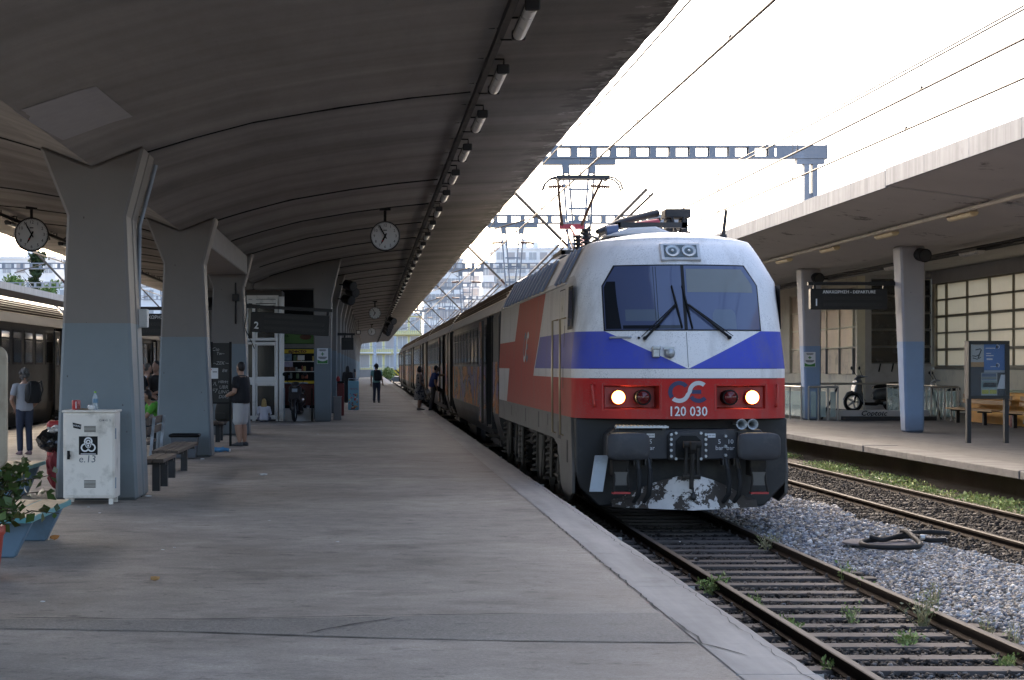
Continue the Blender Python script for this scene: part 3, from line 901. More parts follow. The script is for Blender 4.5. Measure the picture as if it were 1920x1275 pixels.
for r_ in range(6):
    z0 = 1.67 + r_ * ph
    t_ = .045 if r_ in (1, 3, 5) else .03
    g = MB(); g.box(WBX + .035, WBX + .145, y, WFY - .42, z0 - t_, z0 + t_); g.build('glazing_bar', MT['bar'], bld)
# facing wall F with a dark opening of wide panes
x0, x1 = WAX, WBX
ox0 = WX(1634, WFY); oz0, oz1 = WZ(682, WFY), WZ(523, WFY)
g = MB(); g.box(WAX + .3, ox0, WFY, WFY + .3, 0, 5.24); g.build('wall', MT['grey_wall'], bld)
g = MB(); g.box(ox0 + .002, WBX + .3, WFY, WFY + .3, 0, oz0); g.build('wall', MT['grey_wall'], bld)
g = MB(); g.box(ox0 + .002, WBX + .3, WFY, WFY + .3, oz1, 5.24); g.build('wall', MT['grey_wall'], bld)
rows = 5; hh = (oz1 - oz0) / rows
for r_ in range(rows):
    for c_ in range(2):
        a = ox0 + (WBX - ox0) * c_ / 2; b = ox0 + (WBX - ox0) * (c_ + 1) / 2
        g = MB(); g.box(a + .02, b - .02, WFY + .12, WFY + .14, oz0 + r_ * hh + .04, oz0 + (r_ + 1) * hh - .04); g.build('pane', MT['pane_dark'], bld)
    g = MB(); g.box(ox0 + .003, WBX, WFY + .03, WFY + .16, oz0 + r_ * hh - .03, oz0 + r_ * hh + .03); g.build('glazing_bar', MT['bar_grey'], bld)
g = MB(); g.box((ox0 + WBX) / 2 - .03, (ox0 + WBX) / 2 + .03, WFY + .05, WFY + .17, oz0, oz1); g.build('glazing_bar', MT['bar_grey'], bld)
for px in (1648, 1672):      # two short black pipes below the opening
    a = W(px, 683, WFY - .03)
    g = MB(); g.tube([a + Vector((.06, 0, .02)), a + Vector((.02, -.06, -.1)), a + Vector((-.01, -.02, -.28))], .028, 8); g.build('pipe', MT['black'], bld)
# wall A: further left, along the platform, papered windows over boarded panes
g = MB(); g.box(WAX, WAX + .3, WFY + .302, 150, 0, WZ(704, 74)); g.build('wall', MT['cream'], bld)
ztop = WZ(545, 74)
za, zb, zc = WZ(703, 74), WZ(653, 74), ztop
g = MB(); g.box(WAX, WAX + .3, WFY + .302, 150, zc + .03, 5.24); g.build('wall', MT['cream'], bld)
g = MB(); g.box(WAX, WAX + .3, WFY, WFY + .30, 0, 5.24); g.build('wall', MT['cream'], bld)
wy = [WFY + .9 + 2.05 * i for i in range(14)]
for i in range(13):
    a, b = wy[i], wy[i + 1]
    if i in (5, 10): 
        g = MB(); g.box(WAX, WAX + .3, a + .002, b - .002, za, zc + .03); g.build('wall', MT['cream'], bld); continue
    for r_ in range(3):
        h0 = zb + (zc - zb) * r_ / 3; h1 = zb + (zc - zb) * (r_ + 1) / 3
        g = MB(); g.box(WAX + .10, WAX + .12, a + .03, b - .03, h0 + .03, h1 - .03); g.build('pane', MT['pane_tan'], bld)
    g = MB(); g.box(WAX + .11, WAX + .13, a + .07, b - .07, za + .06, zb - .05); g.build('pane', MT['pane_beige'], bld)
    g = MB(); g.box(WAX + .05, WAX + .16, a - .06, a + .06, za, zb); g.build('glazing_bar', MT['bar_grey'], bld)
    g = MB(); g.box(WAX + .06, WAX + .15, a - .025, a + .025, zb, zc); g.build('glazing_bar', MT['cream'], bld)
for z in [za, zb] + [zb + (zc - zb) * r_ / 3 for r_ in (1, 2, 3)]:
    g = MB(); g.box(WAX + (.0 if z in (za,) else .05), WAX + .17, WFY + .31, 110, z - .025, z + .035); g.build('glazing_bar', MT['cream'], bld)
# upper part of the building behind the canopy, and its flank towards the camera
g = MB(); g.box(WBX + .3, 40, WFY + 1, 150, 0, 7.2); g.build('wall', MT['cream'], bld)
for p in (1575, 1490):   # grey door-like opening nearer the engine
    pass

# ------------------------------------------------------------------ overhead line: gantries, cantilevers, wires
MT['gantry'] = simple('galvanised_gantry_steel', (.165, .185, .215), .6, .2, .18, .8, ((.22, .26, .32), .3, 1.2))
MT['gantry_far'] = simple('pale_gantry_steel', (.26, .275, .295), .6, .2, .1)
MT['arm'] = simple('brownish_arm_tube', (.10, .075, .055), .6, .3, .3, 4)
ZB0, ZB1 = 8.20, 8.62
def insulator(g, p0, p1, mi=1, r=.085, n=9):
    p0 = Vector(p0); p1 = Vector(p1)
    pts, rs = [], []
    for i in range(n):
        for t, q in ((0, .035), (.25, r), (.5, r), (.75, .035)):
            pts.append(p0.lerp(p1, (i + t) / n)); rs.append(q)
    g.tube(pts, rs, 8, mi)
def gantry(y, label, detail, xl=-30.0, xr=14.45):
    t = thing('catenary_gantry', label, 'gantry', (xr - .5, y, 0), 0, 'steel gantries carrying the overhead wires')
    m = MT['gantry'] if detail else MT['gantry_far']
    for z0, z1, nm in ((ZB1 - .06, ZB1, 'top_chord'), (ZB0, ZB0 + .07, 'bottom_chord')):
        g = MB(); g.box(xl, xr, y - .20, y + .20, z0, z1); g.build(nm, m, t)
    # batten plates on both faces
    pl = []
    x = xr - 1.75
    first = None
    while x > xl:
        if first is None:
            g = MB(); g.box(-.10, .10, -.19, -.16, ZB0 + .07, ZB1 - .06)
            first = g.build('batten_plate', m, t, local=True); first.location = (x - t.location.x, 0, 0)
        elif x > -2 or (x < -10 and y > 100): share(first, t, (x - t.location.x, 0, 0))
        if first is not None and detail and x > -2: share(first, t, (x - t.location.x, .35, 0))
        x -= .62
    g = MB(); g.box(xr - 1.6, xr - .02, y - .195, y - .165, ZB0 + .07, ZB1 - .06); g.box(xr - .03, xr, y - .21, y + .21, ZB0 - .02, ZB1 + .02); g.build('end_plate', m, t)
    g = MB()
    for s in (-1, 1): g.box(xr - .5 + s * .13 - .08, xr - .5 + s * .13 + .08, y - .15, y + .15, 0, ZB0 - .002)
    g.build('post', m, t)
    g = MB()
    z = .4
    while z < ZB0 - .2: g.box(xr - .61, xr - .39, y - .10, y + .10, z, z + .22); z += 1.3
    g.box(xr - .95, xr - .08, y - .17, y + .17, ZB0 - .17, ZB0 - .01)
    g.build('post_plate', m, t)
    # hanging masts with cantilever arms either side
    for mx, sides in ((6.66, ((4.37, -1), (8.95, 1))), (-13.5, ((-11.3, 1), (-15.7, -1)))):
        zb = 5.15
        g = MB()
        g.box(mx - 1.15, mx + 1.15, y - .16, y + .16, ZB0 - .18, ZB0 - .005)
        g.build('cross_piece', m, t)
        g = MB()
        for s in (-1, 1):
            for q in (-.13, .13):
                g.bar((mx + s * .42 + q * .8, y + q, ZB0 - .18), (mx + s * .20 + q * .8, y + q, zb), .06, .06)
            g.box(mx + s * .42 - .09, mx + s * .42 + .09, y - .2, y + .2, ZB0 - .45, ZB0 - .18)
        for z in (ZB0 - 1.0, ZB0 - 1.6, 6.2, 5.5): g.box(mx - .34, mx + .34, y - .15, y - .11, z, z + .06)
        g.build('hanging_mast', m, t)
        for tx, s in sides:
            foot = Vector((mx + s * .25, y - .05, 5.35)); head = Vector((tx - s * .15, y - .05, 7.25)) if abs(tx - mx) < 3 else Vector((tx, y, 7.2))
            top = Vector((mx + s * .35, y - .05, 7.35))
            g = MB(); g.tube([foot.lerp(head, .16), head], .05, 8); g.tube([foot.lerp(head, .2) + Vector((s * .25, .3, -.02)), head + Vector((s * .25, .3, -.1))], .04, 7) if s > 0 and mx > 0 else None; 
            g.tube([top.lerp(head, .5), head], .012, 5)
            g.tube([foot.lerp(head, .55), Vector((tx + s * .5, y - .05, 5.95)), Vector((tx + s * .2, y - .05, 5.75))], .022, 6)
            g.tube([head + Vector((0, 0, -.02)), head + Vector((s * .1, 0, -.25))], .018, 6)
            g.build('cantilever_arm', MT['arm'], t)
            g = MB(); insulator(g, foot, foot.lerp(head, .16), 0); g.build('insulator', MT['insul'], t); g = MB(); insulator(g, top, top.lerp(head, .36), 0); g.build('insulator', MT['insul'], t)
    return t
gl = ['nearest steel gantry crossing high above the locomotive, with its post behind the right canopy edge', 'second steel gantry, behind the raised pantograph', 'third steel gantry, over the grey coaches',
      'fourth steel gantry, far over the coaches', 'fifth steel gantry, far over the coaches', 'farthest pale gantry in front of the apartment blocks']
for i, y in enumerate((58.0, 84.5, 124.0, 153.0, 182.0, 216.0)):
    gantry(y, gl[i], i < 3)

def wire(pts_label, x, zc, zm, y0, y1, drops, label, rc=.020, spans=(58.0, 84.5, 124, 153, 182, 216), stag=.15):
    t = thing('overhead_line', label, 'overhead wire', (x, y0, zc))
    ys = [y0 + i * (y1 - y0) / 60 for i in range(61)]
    g = MB(); g.tube([(x, yy, zc) for yy in ys[::10]], rc, 5); g.build('contact_wire', MT['wire'], t)
    sup = [-6.0] + list(spans)
    def sag(yy):
        for a, b in zip(sup, sup[1:]):
            if a <= yy <= b:
                u = (yy - a) / (b - a); return zm - (.16 if b - a > 40 else .34) * (zm - zc) * 4 * u * (1 - u) * (.75 if b - a < 30 else 1)
        return zm
    g = MB(); g.tube([(x, yy, sag(yy)) for yy in ys], rc * .8, 5); g.build('messenger_wire', MT['wire_grey'], t)
    for yy in drops:
        g = MB(); g.tube([(x, yy, zc), (x, yy, sag(yy))], .006, 4); g.box(x - .018, x + .018, yy - .02, yy + .02, zc, zc + .05); g.build('dropper', MT['wire_grey'], t)
    return t
wire('', 4.28, 5.53, 6.72, 2, 226, [21.7, 29.1, 37, 45.3, 53, 62, 70, 78, 88, 98, 108], 'overhead line above the locomotive, running steeply to the top of the photo')
wire('', 8.9, 5.58, 6.75, 2, 226, [14, 22, 30.4, 38.5, 46.7, 54, 62, 70, 78, 90], 'lowest overhead wires at the upper right, above the empty track')
wire('', 7.83, 5.58, 6.0, 2, 226, [18, 26, 33.5, 41, 49, 56, 66, 76], 'overhead wires over the gravel, just above the lowest pair at the upper right')
wire('', -11.3, 5.53, 6.72, 40, 226, [60, 68, 76, 88, 96, 104, 112], 'overhead line above the grey train at the left edge')
# ------------------------------------------------------------------ locomotive
LX, LY = 4.37, 25.04
loco = thing('locomotive', 'white, blue and red electric locomotive with glowing headlights at the head of the train', 'locomotive', (LX, LY, RAILZ))
M_ = Mat('locomotive_livery', .38, spec=.28)
x, y, z = M_.x, M_.y, M_.z
yb = 6.8 - (z - 2.04) * 1.30; yc = 11.05 - (z - 2.69) * 1.23; ye = 12.16 - (z - 2.16) * 1.01
WHT, BLU, RED, GRY = (.84, .82, .80), (.080, .105, .50), (.55, .026, .024), (.115, .11, .105)
n1 = M_.noise(2.2, 6, .65); n2 = M_.noise(55, 3, .75); n3 = M_.noise(1.0, 6, .7, (2.5, 2.5, .5), off=4)
white = (z > 2.69) & (y < yb)
white = white | ((z > 2.04) & (z < 2.17) & (y < yb)) | ((z > 2.17) & (y < yb) & (y > yb - .12))
white = white | ((z > 2.17) & (z < 2.70) & (y < 1.25) & (x.abs() < (z - 2.17) * (1.08 / .52)))
white = white | ((z > 2.69) & (y > yc)) | ((z < 2.16) & (y > ye)) | (z > 3.395)
blue = (((z > 2.17) & (z < 2.69) & (y < yb - .12)) | ((z < 2.08) & (y > ye + .12)))
c = M_.mix(RED, BLU, blue)
c = M_.mix(c, WHT, white)
c = M_.mix(c, GRY, z < 1.485)
c = M_.mix(c, (.27, .20, .135), (x.abs() > 1.40) * (y > .9) * .34)  # tan film along both sides: grime, with the warm evening reflection tinted in
c = M_.val(c, n1, .86, 1.10)
speck = ramp01(n2 + (n1 - .5) * .5, .55, .75)
c = M_.mix(c, (.17, .16, .155), speck * .5)
c = M_.mix(c, (.19, .17, .15), ramp01(n3, .50, .78) * .42)
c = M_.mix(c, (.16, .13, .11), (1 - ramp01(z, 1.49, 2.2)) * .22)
M_.color(c); M_.rough(speck * .2 + .46); M_.b.inputs['IOR'].default_value = 1.22; M_.bump(M_.noise(1.2, 3, .5), .06, .03)
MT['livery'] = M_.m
MT['roofwhite'] = simple('dusty_white_roof', (.55, .55, .55), .45, 0, .12, 1.5, ((.36, .33, .30), .35, 1.2))
MT['loco_dark'] = simple('dusty_dark_front', (.024, .0235, .024), .65, 0, .35, 3, ((.05, .046, .042), .3, 3))
MT['loco_beam'] = simple('dusty_grey_beam', (.045, .045, .050), .6, .1, .3, 3, ((.085, .08, .075), .3, 4))
MT['loco_skirt'] = simple('dusty_grey_skirt', (.115, .108, .10), .6, 0, .2, 2, ((.07, .062, .055), .35, 2))
MT['wind'] = Mat('blue_tinted_windscreen', .07, spec=.8).color((.08, .10, .18)).m
MT['blind'] = Mat('sun_blind_behind_glass', .12, spec=.6).color((.17, .18, .17)).m
MT['wind_in'] = Mat('pale_desk_behind_glass', .12, spec=.6).color((.12, .15, .20)).m

def hw(Z):
    P = [(.90, 1.5), (1.65, 1.5), (2.16, 1.476), (2.87, 1.455), (3.456, 1.157)]
    for (a, u), (b, v) in zip(P, P[1:]):
        if Z <= b: return u + (v - u) * max(0, (Z - a)) / (b - a)
    return P[-1][1]
def y0(Z):
    P = [(.90, 25.04), (1.64, 25.05), (2.16, 25.22), (3.08, 25.60), (3.25, 25.69), (3.40, 25.81), (3.456, 25.90)]
    for (a, u), (b, v) in zip(P, P[1:]):
        if Z <= b: return u + (v - u) * max(0, (Z - a)) / (b - a)
    return P[-1][1]
def plan(u):
    u = abs(u)
    if u <= 1.2: return .25 * u * u
    lo, hi = 0., 1.
    for _ in range(40):
        t = (lo + hi) / 2; xx = (1 - t) ** 2 * 1.2 + 2 * t * (1 - t) * 1.46 + t * t * 1.5
        if xx < u: lo = t
        else: hi = t
    return (1 - lo) ** 2 * .36 + 2 * lo * (1 - lo) * .516 + lo * lo * .85
def F(xl, Z): return y0(Z) + plan(xl * 1.5 / hw(Z))
us = [0, .2, .39, .55, .75, .95, 1.11, 1.2, 1.3, 1.37, 1.42, 1.46, 1.48, 1.492, 1.5]
us = [-u for u in us[:0:-1]] + us
zs = [.955, 1.02, 1.09, 1.25, 1.41, 1.51, 1.64, 1.8, 2.0, 2.16, 2.4, 2.65, 2.87, 3.0, 3.15, 3.25, 3.35, 3.41, 3.456]
g = MB()
rows = []
for Z in zs: rows.append([(LX + u * hw(Z) / 1.5, F(u * hw(Z) / 1.5, Z), Z) for u in us])
for t in (.12, .25, .4, .55, .7, .85, 1.0):
    a = t * PI / 2; tt = 1 - math.cos(a)
    rows.append([(LX + u * 1.157 / 1.5, (1 - tt) * (25.90 + plan(u)) + tt * 27.1, 3.456 + .17 * (1 - (u / 1.5) ** 2) * math.sin(a)) for u in us])
nn = len(us); vs = [p for r_ in rows for p in r_]; fs = []
for i in range(len(rows) - 1):
    for k in range(nn - 1):
        um = abs(us[k] + us[k + 1]) / 2; zm = (rows[i][0][2] + rows[i + 1][0][2]) / 2
        if .39 < um < 1.11 and i < 6 and 1.09 < zs[i] + .001 < 1.41: continue
        fs.append((i * nn + k, i * nn + k + 1, (i + 1) * nn + k + 1, (i + 1) * nn + k))
g.add(vs, fs, 0, True)
YR = 40.1
for s in (0, nn - 1):      # sides run back from the corner
    f_, v_ = [], []
    for i, Z in enumerate(zs):
        p = rows[i][s]
        v_ += [p, (p[0], 29.0, Z), (p[0], 34.0, Z), (p[0], YR, Z)]
    for i in range(len(zs) - 1):
        for k in range(3): f_.append((i * 4 + k, i * 4 + k + 1, i * 4 + 5 + k, i * 4 + 4 + k))
    g.add(v_, f_, 0, True)
top = [(LX + u * 1.157 / 1.5, 3.456 + .17 * (1 - (u / 1.5) ** 2)) for u in us]
g.add([(a, 27.1, b) for a, b in top] + [(a, YR, b) for a, b in top], [(k, k + 1, nn + k + 1, nn + k) for k in range(nn - 1)], 0, True)
g.add([(LX + hw(Z) * s, YR, Z) for s in (-1, 1) for Z in zs], [(i, i + 1, len(zs) + i + 1, len(zs) + i) for i in range(len(zs) - 1)], 0)
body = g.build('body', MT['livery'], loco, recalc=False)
bm = bmesh.new(); bm.from_mesh(body.data); bmesh.ops.remove_doubles(bm, verts=bm.verts, dist=1e-4); bmesh.ops.recalc_face_normals(bm, faces=bm.faces)
for e in bm.edges:
    if len(e.link_faces) == 2 and e.calc_face_angle(0) > R(24): e.smooth = False
bm.to_mesh(body.data); bm.free()

def on_front(pts, off=.004):
    return [(LX + a, F(a, b) - off, b) for a, b in pts]
def front_panel(name, zlo, zhi, left, right, mat, off, n=10, m=8):
    """conforming panel; left/right give x at height"""
    g = MB(); r_ = []
    for i in range(n + 1):
        Z = zlo + (zhi - zlo) * i / n; a, b = left(Z), right(Z)
        r_.append(on_front([(a + (b - a) * k / m, Z) for k in range(m + 1)], off))
    w = m + 1
    g.add([p for q in r_ for p in q], [(i * w + k, i * w + k + 1, (i + 1) * w + k + 1, (i + 1) * w + k) for i in range(n) for k in range(m)], 0, True)
    return g.build(name, mat, loco, recalc=False)
def hexw(Z, e=0):
    zb, zn, zt = 2.18 - e, 2.80, 3.075 + e
    if Z < zn: return 1.075 + e
    return 1.075 + e - (.175) * (Z - zn) / (zt - zn)
front_panel('window_seal', 2.162, 3.093, lambda Z: -hexw(Z, .018), lambda Z: hexw(Z, .018), MT['rubber'], .004, 16, 12)
MT['gantry_pale'] = simple('pale_blue_grey_slat', (.22, .26, .34), .5, .1, .15, 3); MT['louvre_back'] = simple('dusty_louvre_back', (.40, .34, .26), .6, 0, .2, 3)
wl = front_panel('windscreen_pane', 2.18, 3.075, lambda Z: -hexw(Z), lambda Z: -.022, MT['wind'], .010, 16, 8)
wr = front_panel('windscreen_pane', 2.18, 3.075, lambda Z: .022, lambda Z: hexw(Z), MT['wind'], .010, 16, 8)
front_panel('sun_blind', 2.70, 3.03, lambda Z: .05, lambda Z: hexw(Z) - .07, MT['blind'], .012, 8, 6)
front_panel('windscreen_strip', 2.18, 3.07, lambda Z: -.022, lambda Z: .022, MT['rubber'], .014, 6, 2)
front_panel('desk', 2.30, 2.46, lambda Z: -.80, lambda Z: -.40 + (2.46 - Z) * .7, MT['wind_in'], .012, 4, 4)
MT['wind_dark'] = Mat('dark_cab_behind_glass', .10, spec=.6).color((.014, .017, .022)).m
front_panel('cab_side', 2.19, 2.86, lambda Z: -hexw(Z) + .012, lambda Z: -.86 - .05 * math.sin((Z - 2.19) * 2.4), MT['wind_dark'], .0125, 8, 3)
front_panel('seat', 2.19, 2.46, lambda Z: .38 + max(0, Z - 2.40) * .8, lambda Z: .72 - max(0, Z - 2.40) * .8, MT['wind_in'], .0115, 6, 3)
front_panel('desk', 2.19, 2.24, lambda Z: -.84, lambda Z: -.06, MT['wind_dark'], .0115, 2, 6)
g = MB()
for px in (-.40, -.365): g.tube(on_front([(px, 2.19), (px, 3.06)], .013), .004, 4)
g.build('window_wire', MT['black'], loco)

for zz, w_ in ((1.508, .004), (1.642, .003)):
    g = MB(); xs_ = [-1.30 + 2.60 * k / 24 for k in range(25)]
    for a, b in zip(xs_, xs_[1:]): g.quad(*on_front([(a, zz - w_), (b, zz - w_), (b, zz + w_), (a, zz + w_)], .0015))
    g.build('panel_seam', MT['loco_beam'], loco, recalc=False)
g = MB()
for k in range(8): za, zb2 = 1.66 + .06 * k, 1.66 + .06 * (k + 1); g.quad(*on_front([(-.004, za), (.004, za), (.004, zb2), (-.004, zb2)], .0015))
g.build('panel_seam', MT['loco_skirt'], loco, recalc=False)
# marker lights, head lamps in red recesses
MT['lamp_on'] = emit('lit_headlamp', (1.0, .74, .36), 30)
MT['lamp_ring'] = emit('lit_headlamp_rim', (1.0, .42, .08), 5)
MT['lamp_red'] = simple('dark_red_lens', (.12, .012, .012), .12, 0, .3)
MT['redbox'] = simple('red_recess_paint', (.42, .03, .02), .4, 0, .15)
MT['chrome'] = Mat('lamp_rim', .25, .8).color((.45, .44, .42)).m
for s in (-1, 1):
    xa, xb = sorted((s * .39, s * 1.11)); yb_ = F(.75, 1.25) + .10
    hb = MB(); dz0, dz1 = 1.09, 1.41
    fa = [(LX + xa, F(xa, dz0), dz0), (LX + xb, F(xb, dz0), dz0), (LX + xb, F(xb, dz1), dz1), (LX + xa, F(xa, dz1), dz1)]
    yy_ = max(F(xa, 1.2), F(xb, 1.2)) + .07
    fb = [(LX + xa + .02, yy_, dz0 + .02), (LX + xb - .02, yy_, dz0 + .02), (LX + xb - .02, yy_, dz1 - .02), (LX + xa + .02, yy_, dz1 - .02)]
    hb.add(fa + fb, [(4, 5, 6, 7), (0, 1, 5, 4), (1, 2, 6, 5), (2, 3, 7, 6), (3, 0, 4, 7)])
    hbx = hb.build('headlight_housing', MT['redbox'], loco, recalc=False)
    fr = MB()
    lo = [(xa - .022, dz0 - .02), (xb + .022, dz0 - .02), (xb + .022, dz1 + .02), (xa - .022, dz1 + .02)]
    for (p, q) in zip(lo, lo[1:] + lo[:1]): fr.bar(on_front([p], .004)[0], on_front([q], .004)[0], .012, .010, (0, -1, 0))
    fr.build('headlight_frame', MT['redbox'], hbx)
    for xc, nm, mt in ((s * .92, 'headlight', MT['lamp_on']), (s * .595, 'tail_light', MT['lamp_red'])):
        yf = F(xc, 1.25) + .03
        gg = MB(); gg.lathe([(.0, yf - .035), (.05, yf - .03), (.072, yf - .018)], (LX + xc, 0, 1.248), 'y', 20)
        gg.lathe([(.072, yf - .018), (.084, yf - .010), (.09, yf + .01), (.085, yy_)], (LX + xc, 0, 1.248), 'y', 20, 1, cap=False)
        o = gg.build(nm, [mt, MT['lamp_ring'] if nm == 'headlight' else mt], loco)
        gg = MB(); gg.lathe([(.090, yf - .002), (.104, yf - .006), (.108, yf + .012), (.1, yy_)], (LX + xc, 0, 1.248), 'y', 20, cap=False); gg.build('rim', MT['redbox'] if mt is MT['lamp_on'] else MT['black'], o)
# upper lamp box
tb = Vector((LX, F(0, 3.14) - .012, 3.135)); tt_ = Vector((LX, F(0, 3.40) - .012, 3.40)); ax = (tt_ - tb)
ang = math.atan2(ax.y, ax.z)
rot = Euler((-ang, 0, 0))
mid = (tb + tt_) / 2
g = MB(); g.cbox(mid, (.56, .05, .30), rot); fr_ = g.build('upper_lamp_frame', MT['roofwhite'], loco, bevel=.01)
g = MB(); g.cbox(mid + rot.to_matrix() @ Vector((0, -.022, 0)), (.46, .02, .21), rot); g.build('upper_lamp_glass', simple('greenish_lamp_glass', (.10, .125, .13), .15, 0, .1), loco)
for s in (-1, 1):
    cpt = mid + rot.to_matrix() @ Vector((s * .115, -.035, 0))
    g = MB(); g.lathe([(.0, .012), (.04, .010), (.085, -.004), (.092, -.006), (.096, .006)], (0, 0, 0), 'y', 20)
    o = g.build('upper_lamp', Mat('reflector', .18, .7).color((.50, .50, .46)).m, loco, local=True); o.location = cpt - loco.location; o.rotation_euler = rot
    g = MB(); g.ell((0, -.01, 0), (.022, .012, .022), 8, 5); q = g.build('bulb', MT['white'], o, local=True)
    g = MB(); g.lathe([(.088, -.006), (.100, -.012), (.104, .004)], (0, 0, 0), 'y', 20, cap=False); g.build('rim', MT['chrome'], o, local=True)
# wipers
for s in (-1, 1):
    p0 = (-.56, 2.06) if s < 0 else (.60, 2.07); p1 = (-.115, 2.53) if s < 0 else (.035, 2.53)
    g = MB(); g.tube(on_front([p0, ((p0[0] + p1[0]) / 2, (p0[1] + p1[1]) / 2), p1], .05), [.020, .016, .012], 6)
    g.tube(on_front([(p0[0] + s * .05, p0[1] + .02), (p1[0] + s * .02, p1[1])], .045), .006, 5)
    g.cyl(on_front([p0], -.02)[0], on_front([p0], .06)[0], .03, .025, 10)
    wp = g.build('wiper_arm', MT['black'], loco)
    q0, q1 = ((-.165, 2.79), (-.055, 2.20)) if s < 0 else ((-.02, 2.79), (.085, 2.19))
    g = MB(); g.bar(on_front([q0], .028)[0], on_front([q1], .028)[0], .016, .022); g.bar(on_front([((q0[0] * .75 + q1[0] * .25), 2.64)], .04)[0], on_front([((q0[0] * .3 + q1[0] * .7), 2.38)], .04)[0], .022, .018)
    g.build('wiper_blade', MT['black'], wp)
g = MB(); g.cyl(on_front([(-.64, 2.065)], -.02)[0], on_front([(-.64, 2.065)], .03)[0], .02, .016, 8); g.build('washer_jet', MT['black'], loco)
# grab handles and sockets
def handle(pts, r, mat, name='grab_handle'):
    a, b = pts
    A, B = on_front([a], -.01)[0], on_front([b], -.01)[0]; A2, B2 = on_front([a], .06)[0], on_front([b], .06)[0]
    l = lambda t: tuple(Vector(A2).lerp(Vector(B2), t))
    g = MB(); g.tube([A, l(.02), l(.12), l(.5), l(.88), l(.98), B], r, 8); g.build(name, mat, loco)
handle(((-1.01, 2.07), (-.75, 2.075)), .016, MT['galv_light'])
handle(((-1.27, 1.42), (-1.24, 1.12)), .016, MT['redbox'])
handle(((1.30, 1.42), (1.28, 1.12)), .016, MT['redbox'])
a = Vector(on_front([(-.43, 1.87)], 0)[0])
g = MB(); g.box(a.x - .05, a.x + .05, a.y - .09, a.y + .03, a.z - .075, a.z + .075); g.box(a.x - .06, a.x + .06, a.y - .1, a.y - .06, a.z + .03, a.z + .085); g.build('socket_box', MT['galv_light'], loco, bevel=.012)
a = Vector(on_front([(-.245, 1.855)], 0)[0])
g = MB(); g.lathe([(.07, a.y + .03), (.075, a.y - .03), (.062, a.y - .05), (.06, a.y - .1), (.0, a.y - .105)], (a.x, 0, a.z), 'y', 16); g.box(a.x - .08, a.x + .06, a.y - .05, a.y, a.z + .05, a.z + .085); g.build('round_socket', MT['galv_light'], loco)

# emblem: a ring and two interlocking curved strokes, and the number below
MT['navy'] = Mat('navy_vinyl', .4).color((.012, .014, .085)).m
MT['silver'] = Mat('silver_vinyl', .4, .1).color((.52, .53, .55)).m
MT['whitev'] = Mat('white_vinyl', .45).color((.75, .75, .76)).m
def arc(c, r0, r1, a0, a1, n=18):
    P = [(c[0] + r1 * math.cos(R(a0 + (a1 - a0) * k / n)), c[1] + r1 * math.sin(R(a0 + (a1 - a0) * k / n))) for k in range(n + 1)]
    P2 = [(c[0] + r0 * math.cos(R(a0 + (a1 - a0) * k / n)), c[1] + r0 * math.sin(R(a0 + (a1 - a0) * k / n))) for k in range(n + 1)]
    return [(P2[k], P[k], P[k + 1], P2[k + 1]) for k in range(n)]
def emblem(scale, place, parent):
    """place(u, v) -> world point; u right, v up, emblem about 1.6 wide by 1 high"""
    w = .19
    navy = arc((-.42, 0), .5 - w, .5, 38, 218)          # open ring at the left
    navy += arc((.46, 0), .5 - w, .5, 212, 318)           # lower bowl at the right
    navy += [((.14, -.085), (.58, -.085), (.58, .095), (.14, .095))]
    silv = arc((-.42, 0), .5 - w, .5, 228, 345) + arc((.46, 0), .5 - w, .5, 50, 180) 
    # slanting link of the S stroke
    silv += [((-.42 + (.5 - w) * .966, -.08), (-.42 + .5 * .966, -.13), (.46 - .5 + w, .0), (.46 - .5, .0))]
    for nm, qs, m in (('emblem', navy, MT['navy']), ('emblem', silv, MT['silver'])):
        g = MB()
        for q in qs: g.quad(*[place(u * scale, v * scale) for u, v in q])
        g.build(nm, m, parent, recalc=False)
emblem(.30, lambda u, v: (LX + u * 1.0, F(u, 1.325 + v) - .006, 1.325 + v), loco)
text('120 030', .185, MT['whitev'], loco, (LX - .01, 25.03, 1.055), sx=.88, bold=.002)
for X_, s_ in ((-.50, '5\nbar'), (.44, '5\nbar'), (.59, '10\nbar')):
    text(s_, .085, MT['whitev'], loco, (LX + X_, 25.142, .60))
for X_ in (-.50, .33):
    g = MB(); g.box(LX + X_ - .055, LX + X_ + .055, 25.138, 25.148, .70, .755); tg = g.build('plate', MT['whitev'], loco)
    text('100 kN', .03, MT['black'], tg, (LX + X_, 25.136, .728), ext=.0005)

